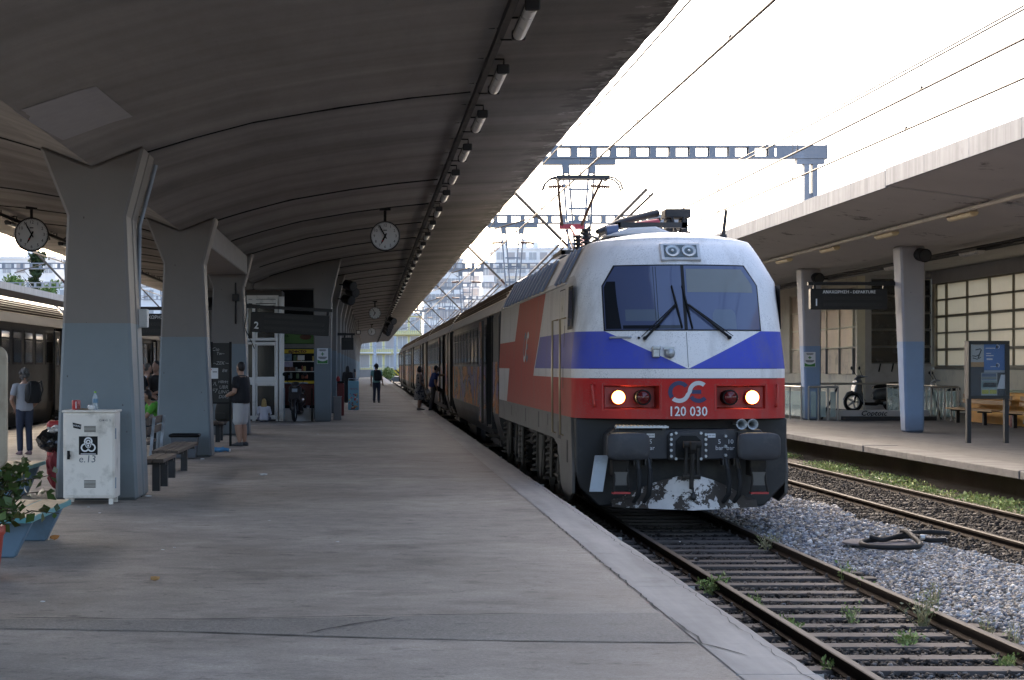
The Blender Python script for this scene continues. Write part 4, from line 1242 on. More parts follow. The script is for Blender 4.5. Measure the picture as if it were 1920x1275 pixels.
# front underside: apron, buffer beam, buffers, coupling, hoses, steps, snow plough
g = MB(); g.prism([(LX + a, b) for a, b in ((-1.47, .953), (1.47, .953), (1.47, .22), (1.45, .05), (1.15, -.27), (-1.15, -.27), (-1.40, -.02), (-1.47, .2))], 25.62, 27.0, 'y')
g.build('apron', MT['loco_dark'], loco, bevel=.02)
g = MB(); g.prism([(LX + a, b) for a, b in ((-1.09, .40), (1.09, .40), (1.09, .72), (1.0, .815), (-1.0, .815), (-1.09, .72))], 25.15, 25.61, 'y'); g.build('buffer_beam', MT['loco_beam'], loco, bevel=.015)
for s in (-1, 1):
    xb = LX + s * .875
    g = MB(); g.cyl((xb, 25.15, .60), (xb, 24.68, .60), .13, .115, 18); g.box(xb - .2, xb + .2, 25.05, 25.149, .43, .77); bf = g.build('buffer', MT['dark_metal'], loco)
    P = []
    for k in range(28):
        a = 2 * PI * k / 28; ca, sa = math.cos(a), math.sin(a); e = .42
        P.append((.29 * abs(ca) ** e * (1 if ca > 0 else -1), .185 * abs(sa) ** e * (1 if sa > 0 else -1)))
    g = MB(); rr = []
    for q, yy in ((1.0, 24.675), (1.0, 24.635), (.9, 24.615), (.5, 24.600), (.02, 24.595)): rr.append([(xb + p[0] * q, yy, .60 + p[1] * q) for p in P])
    g.loft(rr, 0, True, True); g.build('buffer_plate', MT['loco_beam'], bf)
# coupling pocket with bolts
g = MB(); g.prism([(LX + a, b) for a, b in ((-.27, .40), (.27, .40), (.27, .74), (.22, .79), (-.22, .79), (-.27, .74))], 25.06, 25.148, 'y'); cp_ = g.build('coupling_plate', MT['loco_beam'], loco, bevel=.015)
g = MB(); g.prism([(LX + a, b) for a, b in ((-.17, .43), (.17, .43), (.17, .66), (.10, .73), (-.10, .73), (-.17, .66))], 25.03, 25.062, 'y'); g.build('pocket', MT['black'], cp_)
bolt = None
for a, b in [(s * .235, zz) for s in (-1, 1) for zz in (.45, .53, .61, .68, .745)] + [(s * .17, zz) for s in (-1, 1) for zz in (.415, .765)]:
    if bolt is None:
        g = MB(); g.cyl((0, 0, 0), (0, -.035, 0), .022, .020, 6); bolt = g.build('bolt', MT['galv_light'], cp_, local=True); bolt.location = Vector((LX + a, 25.06, b)) - world_loc(cp_)
    else: share(bolt, cp_, Vector((LX + a, 25.06, b)) - world_loc(cp_))
for X_, zz in ((.52, .72), (.52, .58), (.52, .46), (-.68, .715)):
    g = MB(); g.cyl((LX + X_, 25.15, zz), (LX + X_, 25.10, zz), .025, .02, 8); g.build('valve', MT['galv_light'], loco)
g = MB(); g.prism([(25.0, .50), (24.72, .50), (24.66, .56), (24.66, .66), (24.72, .67), (24.76, .62), (24.84, .63), (25.02, .66)], LX - .04, LX + .04, 'x'); hk = g.build('hook', MT['bogie'], loco, bevel=.012)
g = MB()
for s in (-1, 1): g.bar((LX + s * .075, 24.76, .63), (LX + s * .085, 24.82, .18), .035, .06, (0, 1, 0))
g.cyl((LX - .12, 24.82, .19), (LX + .12, 24.82, .19), .04, .04, 10); g.cyl((LX - .12, 24.76, .62), (LX + .12, 24.76, .62), .045, .045, 10); g.cyl((LX, 24.74, .62), (LX, 24.82, .02), .035, .03, 8)
g.build('screw_coupling', MT['bogie'], loco)
g = MB(); g.cyl((LX + .02, 24.80, .04), (LX + .02, 24.80, -.06), .012, .012, 6); g.lathe([(.0, -.14), (.035, -.125), (.05, -.09), (.03, -.05), (.012, -.02)], (LX + .02, 24.80, .0), 'z', 12); g.build('coupling_weight', MT['dark_metal'], loco)
for X_ in (-.71, -.555, .50, .65):
    j = random.Random(int(X_ * 100)).uniform(-.03, .03)
    g = MB(); g.box(LX + X_ - .045, LX + X_ + .045, 25.0, 25.16, .33, .42); g.cyl((LX + X_, 25.02, .42), (LX + X_ + .02, 24.96, .26), .03, .03, 8); hv = g.build('hose_valve', MT['dark_metal'], loco)
    g = MB(); g.tube([(LX + X_ + .02, 24.96, .28), (LX + X_ + .03 + j, 24.90, .10), (LX + X_ + .02 + j, 24.92, -.06), (LX + X_ - .03 + j, 25.02, -.17)], [.034, .038, .036, .03], 8); g.build('brake_hose', MT['rubber'], loco)
for s in (-1, 1):
    xs_ = LX + s * .90 + (-.03 if s < 0 else .04); 
    g = MB(); g.box(xs_ - .11, xs_ + .11, 24.98, 25.3, .18, .40)
    for q in (-1, 1): g.tube([(xs_ + q * .09, 24.98, .28), (xs_ + q * .09, 24.95, .12), (xs_ + q * .115, 24.93, -.03)], .018, 6)
    fs_ = g.build('footstep', MT['bogie'], loco, bevel=.008)
    g = MB(); g.box(xs_ - .12, xs_ + .12, 24.90, 25.02, -.055, -.03); g.build('step_tread', MT['red'], fs_)
    g = MB(); g.box(xs_ - .09, xs_ + .09, 24.955, 24.975, .06, .24); g.build('step_plate', MT['loco_skirt'], fs_)
g = MB(); g.add([(3.10, 25.05, .46), (3.28, 25.05, .46), (3.20, 25.02, -.03), (3.02, 25.02, -.03), (3.10, 25.09, .46), (3.28, 25.09, .46), (3.20, 25.06, -.03), (3.02, 25.06, -.03)],
                [(0, 1, 2, 3), (4, 7, 6, 5), (0, 4, 5, 1), (1, 5, 6, 2), (2, 6, 7, 3), (3, 7, 4, 0)]); g.bar((3.22, 25.08, .2), (3.3, 25.65, .2), .03, .03); g.build('step_guard', MT['galv'], loco)
g = MB(); g.box(LX - .99, LX - .28, 24.98, 25.2, .835, .86)
for k in range(14): g.box(LX - .98 + k * .05, LX - .96 + k * .05, 24.985, 25.195, .861, .872)
for X_ in (-.96, -.32): g.bar((LX + X_, 25.1, .84), (LX + X_, 25.6, .62), .04, .04)
g.build('shunter_step', MT['galv_light'], loco)
for X_ in (.72, .87):
    g = MB(); g.lathe([(.02, 25.6), (.025, 25.35), (.035, 25.2), (.055, 25.08), (.074, 25.02), (.066, 25.02), (.03, 25.12), (.0, 25.3)], (LX + X_, 0, .885), 'y', 18); g.build('horn', MT['galv_light'], loco)
M_ = Mat('flaking_white_plough_paint', .75)
n_ = M_.noise(3.2, 7, .72, (1, 1, 1.2), dist=.4) + (.3 - (M_.x.abs() - .15).clamp()) * .16
c = M_.mix((.055, .045, .038), (.62, .60, .58), ramp01(n_ + (1 - ramp01(M_.z, .27, .40)) * .07, .535, .55)); c = M_.val(c, M_.noise(7, 5, .6, off=3), .75, 1.15)
M_.color(c); MT['plough'] = M_.m
g = MB(); V = []
N = 12
for i in range(N + 1):
    t = -1 + 2 * i / N; xx = LX + t * 1.0; yy = 24.78 + abs(t) * .62; zt = .20 - .42 * abs(t) ** 1.6
    V += [(xx, yy + .10, zt), (xx, yy, -.12 - .05 * abs(t)), (xx, yy - .07, -.262)]
g.add(V, [(i * 3 + k, i * 3 + 3 + k, i * 3 + 4 + k, i * 3 + 1 + k) for i in range(N) for k in range(2)], 0, False)
g.add([(a, b + .03, c_) for a, b, c_ in V], [(i * 3 + k + 1, i * 3 + 4 + k, i * 3 + 3 + k, i * 3 + k) for i in range(N) for k in range(2)], 0, False)
g.build('snow_plough', MT['plough'], loco, recalc=False)

# flank: skirt, handrails, cab door, side window, openings
for s in (-1, 1):
    xa = LX + s * 1.488
    P = [(25.92, .955), (YR - .05, .955), (YR - .05, .57), (28.3, .58), (27.75, .5), (27.4, .2), (27.25, -.05), (26.8, -.2), (26.2, -.24), (25.75, -.1), (25.7, .2), (25.78, .5)]
    g = MB(); g.prism(P, xa - .02, xa + .02, 'x'); sk = g.build('skirt', MT['loco_skirt'], loco)
    if s < 0:
        for yy, z0_, z1_, w_ in ((33.3, .68, .92, .045), (30.75, .66, .92, .06), (29.2, .74, .92, .03), (36.5, .70, .9, .03), (26.35, .30, .62, .09)):
            g = MB(); g.box(xa - .0225, xa - .0202, yy - w_, yy + w_, z0_, z1_); g.build('slot', MT['black'], sk)
        g = MB(); g.box(xa - .023, xa - .0202, 27.25, 27.65, .60, .85); g.build('footwell', MT['black'], sk)
    for yy in (27.95, 26.85):
        g = MB(); g.tube([(LX + s * 1.47, yy, 2.38), (LX + s * 1.56, yy, 2.36), (LX + s * 1.565, yy, 1.4), (LX + s * 1.56, yy, .68), (LX + s * 1.48, yy, .66)], .016, 6); g.build('handrail', simple('brassy_handrail', (.42, .34, .22), .35, .5, .1), loco)
    xd = LX + s * 1.46
    def sidebox(name, ya, yb2, za_, zb_, mat, proud=.004):
        g = MB()
        pts = [(LX + s * (hw(zz) + proud), yy2, zz) for yy2, zz in ((ya, za_), (yb2, za_), (yb2, zb_), (ya, zb_))]
        g.quad(*pts) if s < 0 else g.quad(*pts[::-1]); return g.build(name, mat, loco, recalc=False)
    sidebox('side_window', 26.02, 26.62, 2.20, 2.82, MT['black'])
    sidebox('side_window_pane', 26.07, 26.57, 2.25, 2.77, MT['wind'], .008)
    for ya, yb2, z0_, z1_ in ((27.05, 27.065, 1.0, 2.8), (27.78, 27.795, 1.0, 2.8), (27.05, 27.79, 2.8, 2.815)):
        sidebox('door_joint', ya, yb2, z0_, z1_, MT['black'], .003)
    sidebox('door_window', 27.2, 27.62, 2.15, 2.7, simple('beige_film', (.45, .40, .33), .3, 0, .1), .003)
    for zz in (1.95, 1.35): sidebox('recess', 26.95, 27.02, zz, zz + .32, MT['black'], .004)
    # louvres on the slanting roof side
    def slant(yy, t, out):   # t 0..1 up the slope
        Zs = 2.90 + (3.43 - 2.90) * t; nx = s * .89; nz = .45
        return Vector((LX + s * hw(Zs) + nx * out, yy, Zs + nz * out))
    for a_, b_, n_ in ((30.4, 39.6, 12), (27.15, 28.75, 3)):
        g = MB(); g.quad(slant(a_, .02, .008), slant(b_, .02, .008), slant(b_, .98, .008), slant(a_, .98, .008)); bk = g.build('louvre_back', MT['louvre_back'], loco)
        for k in range(n_):
            yy = a_ + (b_ - a_) * (k + .5) / n_; w_ = (b_ - a_) / n_ * (.15 if k % 2 else .18)
            g = MB(); q = [slant(yy - w_, 0, .01), slant(yy + w_, 0, .01), slant(yy + w_, 1, .01), slant(yy - w_, 1, .01), slant(yy - w_, .03, .05), slant(yy + w_, .03, .05), slant(yy + w_, .97, .05), slant(yy - w_, .97, .05)]
            g.add(q, [(4, 5, 6, 7), (0, 1, 5, 4), (1, 2, 6, 5), (2, 3, 7, 6), (3, 0, 4, 7)]); g.build('louvre_slat', MT['gantry_pale'], bk)
    g = MB(); g.bar((LX + s * 1.468, 26.9, 2.885), (LX + s * 1.468, YR, 2.885), .035, .025); g.build('rain_gutter', MT['roofwhite'], loco)
emblem(.55, lambda u, v: (LX - hw(1.95 + v * 1.15) - .004, 33.4 - u * 1.1, 2.02 + v * 1.0), loco)

# bogies: frames, springs, wheels
def helix(g, c, r, w, z0_, z1_, turns, n=9, mi=0):
    m = int(turns * n); g.tube([(c[0] + r * math.cos(2 * PI * k / n), c[1] + r * math.sin(2 * PI * k / n), z0_ + (z1_ - z0_) * k / m) for k in range(m + 1)], w, 5, mi)
for yc_ in (30.2, 37.2):
    g = MB(); g.box(LX - 1.20, LX + 1.20, yc_ - 2.3, yc_ + 2.3, .0, .34); g.box(LX - 1.32, LX - 1.16, yc_ - 2.0, yc_ + 2.0, -.12, .18); g.box(LX + 1.16, LX + 1.32, yc_ - 2.0, yc_ + 2.0, -.12, .18)
    fr = g.build('bogie_frame', MT['bogie'], loco, bevel=.03)
    for s in (-1, 1):
        for dy in (-1.35, 1.35):
            g = MB(); g.lathe([(.54, -.07), (.575, -.05), (.56, .02), (.52, .07)], (LX + s * .755, yc_ + dy, 0.02), 'x', 28)
            g = MB(); g.lathe([(.10, LX + s * .83), (.30, LX + s * .82), (.5, LX + s * .80), (.54, LX + s * .78), (.575, LX + s * .70), (.2, LX + s * .69)], (0, yc_ + dy, .02), 'x', 28); g.build('wheel', MT['dark_metal'], fr)
            g = MB(); g.cyl((LX + s * 1.0, yc_ + dy, .02), (LX + s * 1.36, yc_ + dy, .02), .17, .15, 14); g.box(LX + s * 1.22 - .06, LX + s * 1.22 + .1, yc_ + dy - .2, yc_ + dy + .2, -.2, .05); g.build('axle_box', MT['bogie'], fr)
        for dy in (-.25, 2.1) if yc_ < 33 else (-1.9, 2.0):
            g = MB(); helix(g, (LX + s * 1.36, yc_ + dy), .095, .026, -.12, .56, 6.5); g.build('coil_spring', MT['spring'], fr)
            g = MB(); g.cyl((LX + s * 1.36, yc_ + dy, -.16), (LX + s * 1.36, yc_ + dy, -.12), .15, .15, 12); g.box(LX + s * 1.36 - .03, LX + s * 1.36 + .03, yc_ + dy - .02, yc_ + dy + .1, -.42, -.16); g.bar((LX + s * 1.40, yc_ + dy - .25, .55), (LX + s * 1.40, yc_ + dy - .2, -.1), .05, .05); g.build('spring_seat', MT['spring'], fr)
        for dy in (-2.2, -1.75, -.75, .7, 1.15):
            ra = random.Random(int(yc_ * 7 + dy * 31))
            g = MB(); zz = ra.uniform(-.3, -.05); g.tube([(LX + s * 1.41, yc_ + dy, .52), (LX + s * 1.42, yc_ + dy + ra.uniform(-.1, .1), zz)], ra.choice([.02, .035, .05]), 6); g.box(LX + s * 1.38, LX + s * 1.46 if s > 0 else LX + s * 1.32, yc_ + dy - .07, yc_ + dy + .07, zz - .12, zz) if s > 0 else g.box(LX - 1.46, LX - 1.38, yc_ + dy - .07, yc_ + dy + .07, zz - .12, zz)
            g.build('damper', MT['spring'], fr)
    g = MB(); g.tube([(LX - 1.44, yc_ + .3, .3), (LX - 1.46, yc_ + .25, -.1), (LX - 1.47, yc_ + .45, -.22), (LX - 1.46, yc_ + .65, -.05), (LX - 1.44, yc_ + .6, .3)], .014, 5); g.build('cable', MT['spring'], fr)
for s in (-1, 1):   # cab steps ladder
    g = MB()
    for yy in (27.5, 28.0): g.box(LX + s * 1.40 - .02, LX + s * 1.40 + .02, yy - .02, yy + .02, -.33, .55)
    for zz in (-.3, .02, .32): g.box(LX + s * 1.44 - .08, LX + s * 1.44 + .08, 27.5, 28.0, zz, zz + .03)
    g.build('cab_ladder', MT['spring'], loco)
g = MB(); g.box(LX - 1.1, LX + 1.1, 27.2, 40, .36, .94); g.box(LX - 1.2, LX + 1.2, 33.2, 34.4, -.1, .36); g.build('underframe', MT['black'], loco)

# roof equipment
g = MB(); g.box(LX - .8, LX + .8, 30, 39.5, 3.605, 3.66); g.prism([(LX - .9, 3.58), (LX - .55, 3.70), (LX - .15, 3.72), (LX + .15, 3.60)], 26.9, 28.3, 'y'); g.build('roof_hood', MT['roofwhite'], loco, bevel=.03)
MT['panto_red'] = simple('faded_red_arm', (.42, .045, .06), .5, 0, .2)
pan = MB(); base = (4.35, 36.3, 3.86)
pan.box(3.75, 4.95, 35.6, 35.68, 3.84, 3.92); pan.box(3.75, 4.95, 37.2, 37.28, 3.84, 3.92); pan.box(3.75, 3.83, 35.6, 37.28, 3.84, 3.92); pan.box(4.87, 4.95, 35.6, 37.28, 3.84, 3.92)
pt = pan.build('pantograph_base', MT['dark_metal'], loco)
g = MB(); g.tube([(4.28, 35.9, 3.95), (4.24, 38.2, 4.56)], [.07, .055], 8); g.build('lower_arm', MT['panto_red'], pt)
g = MB(); g.box(3.99, 4.49, 38.15, 38.27, 4.52, 4.62); g.build('knee', MT['panto_red'], pt)
g = MB(); g.tube([(4.04, 38.2, 4.58), (3.92, 37.6, 5.1), (3.84, 37.1, 5.42)], [.035, .03, .025], 7); g.tube([(4.44, 38.2, 4.58), (4.58, 37.6, 5.05), (4.72, 37.1, 5.42)], [.035, .03, .025], 7); g.tube([(4.12, 38.2, 4.5), (4.10, 36.6, 4.0)], .018, 6); g.build('upper_arm', MT['rust'], pt)
g = MB()
for yy in (36.95, 37.25): g.box(3.80, 4.86, yy - .035, yy + .035, 5.44, 5.51)
for s in (-1, 1):
    for yy in (36.95, 37.25): g.tube([(4.33 + s * .53, yy, 5.475), (4.33 + s * .64, yy, 5.45), (4.33 + s * .75, yy, 5.36), (4.33 + s * .80, yy, 5.22)], .018, 6)
    g.box(4.33 + s * .47 - .03, 4.33 + s * .47 + .03, 36.95, 37.25, 5.41, 5.45)
g.build('contact_head', MT['dark_metal'], pt)
# lowered pantograph above the leading cab
g = MB(); g.box(3.8, 4.9, 28.2, 28.28, 3.80, 3.88); g.box(3.8, 4.9, 30.2, 30.28, 3.80, 3.88); g.box(3.8, 3.88, 28.2, 30.28, 3.8, 3.88); g.box(4.82, 4.9, 28.2, 30.28, 3.8, 3.88); p2 = g.build('pantograph_base', MT['dark_metal'], loco)
g = MB(); g.tube([(3.5, 28.0, 3.72), (3.9, 28.4, 3.9), (4.55, 28.9, 4.08)], [.04, .05, .06], 8); g.tube([(3.6, 28.9, 3.78), (4.6, 28.9, 3.98)], .035, 6); g.build('lower_arm', MT['loco_dark'], p2)
g = MB(); g.box(4.62, 5.02, 28.55, 28.95, 3.98, 4.12); g.box(4.65, 4.75, 28.6, 28.9, 3.75, 3.98); g.box(4.88, 4.98, 28.6, 28.9, 3.75, 3.98); g.bar((4.72, 28.55, 4.0), (4.80, 28.55, 3.7), .04, .04); g.bar((4.92, 28.55, 4.0), (4.84, 28.55, 3.7), .04, .04); g.build('contact_head', MT['loco_dark'], p2, bevel=.015)
g = MB(); g.cyl((4.05, 28.3, 3.82), (4.5, 28.5, 3.90), .06, .06, 10); g.build('spring_tube', MT['panto_red'], p2)
g = MB(); g.cyl((3.62, 27.9, 3.72), (3.8, 27.9, 3.74), .09, .09, 12); g.build('air_motor', simple('blue_grey_motor', (.10, .14, .24), .5), p2)
for xx, yy, zz in ((3.45, 29.0, 3.66), (3.55, 31.0, 3.7), (5.1, 29.5, 3.66), (4.0, 32, 3.7), (4.8, 32.5, 3.7), (4.0, 35.6, 3.64), (4.8, 35.6, 3.64), (4.0, 37.2, 3.64), (4.8, 37.2, 3.64), (5.25, 31, 3.66)):
    g = MB(); insulator(g, (xx, yy, zz - .12), (xx, yy, zz + .20), 0, .085, 5); g.build('roof_insulator', MT['loco_dark'], loco)
g = MB(); g.tube([(3.5, 29, 3.86), (3.6, 31, 3.92), (4.0, 32, 3.9), (4.1, 35.5, 3.9)], .025, 6); g.tube([(5.1, 29.4, 3.86), (5.25, 31, 3.88), (4.9, 32.4, 3.9), (4.7, 35.5, 3.9)], .025, 6); g.box(4.9, 5.4, 29.8, 31.4, 3.62, 3.78); g.build('roof_cable', MT['dark_metal'], loco)
g = MB(); g.cyl((5.20, 26.9, 3.52), (5.20, 26.9, 3.60), .07, .05, 10); g.tube([(5.20, 26.9, 3.58), (5.245, 26.9, 3.96)], [.028, .022], 8); g.build('antenna', MT['dark_metal'], loco)

# ------------------------------------------------------------------ coaches
M_ = Mat('grimy_coach_paint', .28, spec=.35)
n1 = M_.noise(.8, 6, .65, (1, .5, 1.5)); n2 = M_.noise(3, 6, .7, (1, 1, .35), off=4)
c = M_.val((.050, .047, .045), n1, .7, 1.25); c = M_.mix(c, (.10, .085, .065), ramp01(n2, .56, .75) * .5)
M_.color(c); M_.rough(n1 * .25 + .30); M_.bump(M_.noise(1.1, 3, .5), .08, .03); MT['coach'] = M_.m
M_ = Mat('graffiti_panel', .45, spec=.2)
n1 = M_.noise(.42, 3, .6, (1, 1, 1.4), dist=1.2); n2 = M_.noise(.9, 4, .6, (1, 1, 1.3), off=8, dist=1.5); n3 = M_.noise(2.4, 4, .6, (1, .8, 1.6), off=13, dist=2)
c = M_.mix((.50, .21, .08), (.24, .18, .26), n1 > .50)
c = M_.mix(c, (.24, .27, .20), (n2 > .56)); c = M_.mix(c, (.34, .26, .20), (n2 > .64))
c = M_.mix(c, (.58, .22, .06), (n1 < .40)); c = M_.mix(c, (.45, .42, .40), (n3 > .61) * .8); c = M_.mix(c, (.05, .04, .05), ((n1 - .5).abs() < .008) | ((n2 - .56).abs() < .010))
c = M_.val(c, M_.noise(3, 5, .6, off=2), .7, 1.3); M_.b.inputs['IOR'].default_value = 1.2; M_.color(c); MT['graffiti'] = M_.m
M_ = Mat('coach_roof_paint', .38, .55, spec=.6); n1 = M_.noise(.7, 6, .65); c = M_.val((.86, .77, .60), n1, .88, 1.10); c = M_.mix(c, (.45, .38, .28), ramp01(M_.noise(1.4, 6, .7, off=5), .60, .74) * .4); M_.color(c); MT['coach_roof'] = M_.m
MT['coach_band'] = simple('grey_roof_band', (.26, .26, .265), .4, .1, .15, 1)
MT['coach_glass'] = Mat('coach_window_glass', .06, spec=.8).color((.022, .024, .024)).m
MT['inside'] = simple('dark_vestibule', (.006, .006, .006), .9, 0, .2)
LC = 25.8
MT['rib_shade'] = simple('brown_rib_shade', (.10, .055, .025), .7, 0, .2)  # dark strips put in as the shadow lines of the roof ribs
def make_coach(label, y, graf=True):
    t = thing('passenger_coach', label, 'train coach', (LX, y, RAILZ), 0, 'grey coaches of the train behind the locomotive')
    low = [(1.28, .50), (1.42, .92), (1.462, 1.12), (1.462, 3.30), (1.43, 3.42)]
    ring = lambda P, yy: [(-a, yy, b) for a, b in P[::-1]] + [(a, yy, b) for a, b in P]
    for a, b, in ((.25, 2.1), (3.9, LC - 3.9), (LC - 2.1, LC - .25)):
        g = MB(); g.loft([ring(low, a), ring(low, b)], 0, True, False); g.build('body', MT['coach'], t, local=True)
    up = [(1.43, 3.425), (1.28, 3.71), (1.16, 3.90), (.98, 4.10), (.80, 4.22), (.4, 4.29)]
    g = MB(); r0, r1 = ring(up, .2), ring(up, LC - .2); n = len(r0)
    g.loft([r0, r1], 0, True, False)
    for k in (0, 1): pass
    rf = g.build('roof', [MT['coach_roof'], MT['coach_band']], t, local=True)
    for p in rf.data.polygons:
        cz = p.center.z
        if 3.43 < cz < 3.70 and abs(p.normal.y) < .5 and abs(p.normal.x) > .5: p.material_index = 1
        if abs(p.normal.y) > .5: p.material_index = 1
    for s in (-1, 1):
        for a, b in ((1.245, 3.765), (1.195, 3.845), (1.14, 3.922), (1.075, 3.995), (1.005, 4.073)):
            g = MB(); g.box(s * a - .020, s * a + .020, .7, LC - .7, b - .03, b + .022); g.build('rib_shade', MT['rib_shade'], rf, local=True)
        ws = [5.0 + 1.72 * k for k in range(10)]
        for k, wy_ in enumerate(ws):
            g = MB(); xx = s * 1.464
            g.box(min(xx, xx + s * .014), max(xx, xx + s * .014), wy_ - .62, wy_ + .62, 2.25, 3.22); wf = g.build('window', MT['dark_metal'], t, local=True)
            g = MB(); xx = s * 1.479
            g.box(min(xx, xx + s * .004), max(xx, xx + s * .004), wy_ - .55, wy_ + .55, 2.31, 2.95); g.build('pane', MT['coach_glass'], wf, local=True)
            g = MB(); g.box(min(xx, xx + s * .004), max(xx, xx + s * .004), wy_ - .55, wy_ + .55, 2.99, 3.16); g.build('pane', MT['coach_glass'], wf, local=True)
        for a in (2.1, LC - 3.9):
            for q in (a - .03, a + 1.8):
                g = MB(); g.box(s * 1.40 - .05, s * 1.40 + .09, q - .03, q + .06, .75, 3.38) if s > 0 else g.box(-1.49, -1.35, q - .03, q + .06, .75, 3.38); g.build('door_post', MT['dark_metal'], t, local=True)
            for k, zz in enumerate((.32, .55, .78)):
                x0_, x1_ = (1.22, 1.60 - .06 * k); g = MB(); g.box(s * x0_ if s > 0 else -x1_, x1_ if s > 0 else -x0_, a + .25, a + 1.5, zz, zz + .03); g.build('door_step', MT['spring'], t, local=True)
    for a in (2.1, LC - 3.9):
        g = MB(); g.box(-1.05, 1.05, a, a + 1.8, .8, 3.41); g.build('vestibule', MT['inside'], t, local=True)
    for e in (0.0, LC):
        g = MB(); g.box(-.75, .75, e - .22, e + .24, 1.0, 3.3); g.build('gangway_bellows', MT['rubber'], t, local=True)
    if graf:
        g = MB(); g.box(-1.468, -1.463, 4.0, LC - 4.0, 1.14, 2.19); g.build('graffiti_panel', MT['graffiti'], t, local=True)
        g = MB(); g.box(-1.468, -1.463, .3, 2.04, 1.14, 2.3); g.build('graffiti_panel', MT['graffiti'], t, local=True)
        # open door leaf swung out near the leading end
    g = MB(); g.box(-1.62, -1.57, 3.85, 4.75, .85, 3.28); lf = g.build('open_door', MT['graffiti'] if graf else MT['coach'], t, local=True, bevel=.01)
    g = MB(); g.box(-1.625, -1.565, 3.80, 3.86, .82, 3.30); g.build('door_edge', MT['spring'], lf, local=True)
    g = MB(); g.box(-1.628, -1.622, 4.1, 4.5, 2.2, 3.05); g.build('door_pane', MT['coach_glass'], lf, local=True)
    for yc_ in (3.4, LC - 3.4):
        g = MB(); g.box(-1.15, 1.15, yc_ - 1.6, yc_ + 1.6, .35, .62)
        for s in (-1, 1): g.box(s * 1.2 - .08, s * 1.2 + .08, yc_ - 1.5, yc_ + 1.5, .32, .55)
        bo = g.build('bogie', MT['bogie'], t, local=True, bevel=.02)
        for dy in (-1.25, 1.25):
            for s in (-1, 1):
                g = MB(); g.lathe([(.1, s * .83), (.40, s * .80), (.46, s * .70), (.1, s * .69)], (0, yc_ + dy, .46), 'x', 20); g.build('wheel', MT['dark_metal'], bo, local=True)
                g = MB(); helix(g, (s * 1.22, yc_ + dy + .35), .08, .022, .35, .75, 5, 8); g.build('coil_spring', MT['spring'], bo, local=True)
    g = MB(); g.box(-1.1, 1.1, 6.5, LC - 6.5, .28, .62); g.box(-1.25, -.9, 8, 10, .2, .6); g.box(-1.25, -.9, 12, 15.5, .22, .6); g.box(-1.2, 1.2, 1, LC - 1, .62, .98); g.build('underframe', MT['inside'], t, local=True)
    return t
c1 = make_coach('grey coach with orange graffiti and an open door, directly behind the locomotive', 40.55)
y = 40.55 + LC + .35
for lab in ('grey graffiti-covered coach that a man in a blue shirt is boarding', 'third grey coach from the locomotive, behind the woman in the patterned dress', 'fourth grey coach, small beside the far end of the platform', 'last grey coach at the far end of the train'):
    dup(c1, (LX, y, RAILZ), 0, lab); y += LC + .35
c2 = make_coach('grey coach with a ribbed roof at the left edge, behind the woman', 36.0, False)
c2.location.x = -11.3; c2['group'] = 'grey coaches of the train at the left'
c2.location.y = 36.0 + LC; c2.rotation_euler = (0, 0, PI)
y = 36.0 + 2 * LC + .35
for lab in ('grey coach with a ribbed roof seen between the first two columns', 'grey coach at the far left, mostly hidden behind the columns'):
    dup(c2, (-11.3, y, RAILZ), PI, lab, 'grey coaches of the train at the left'); y += LC + .35
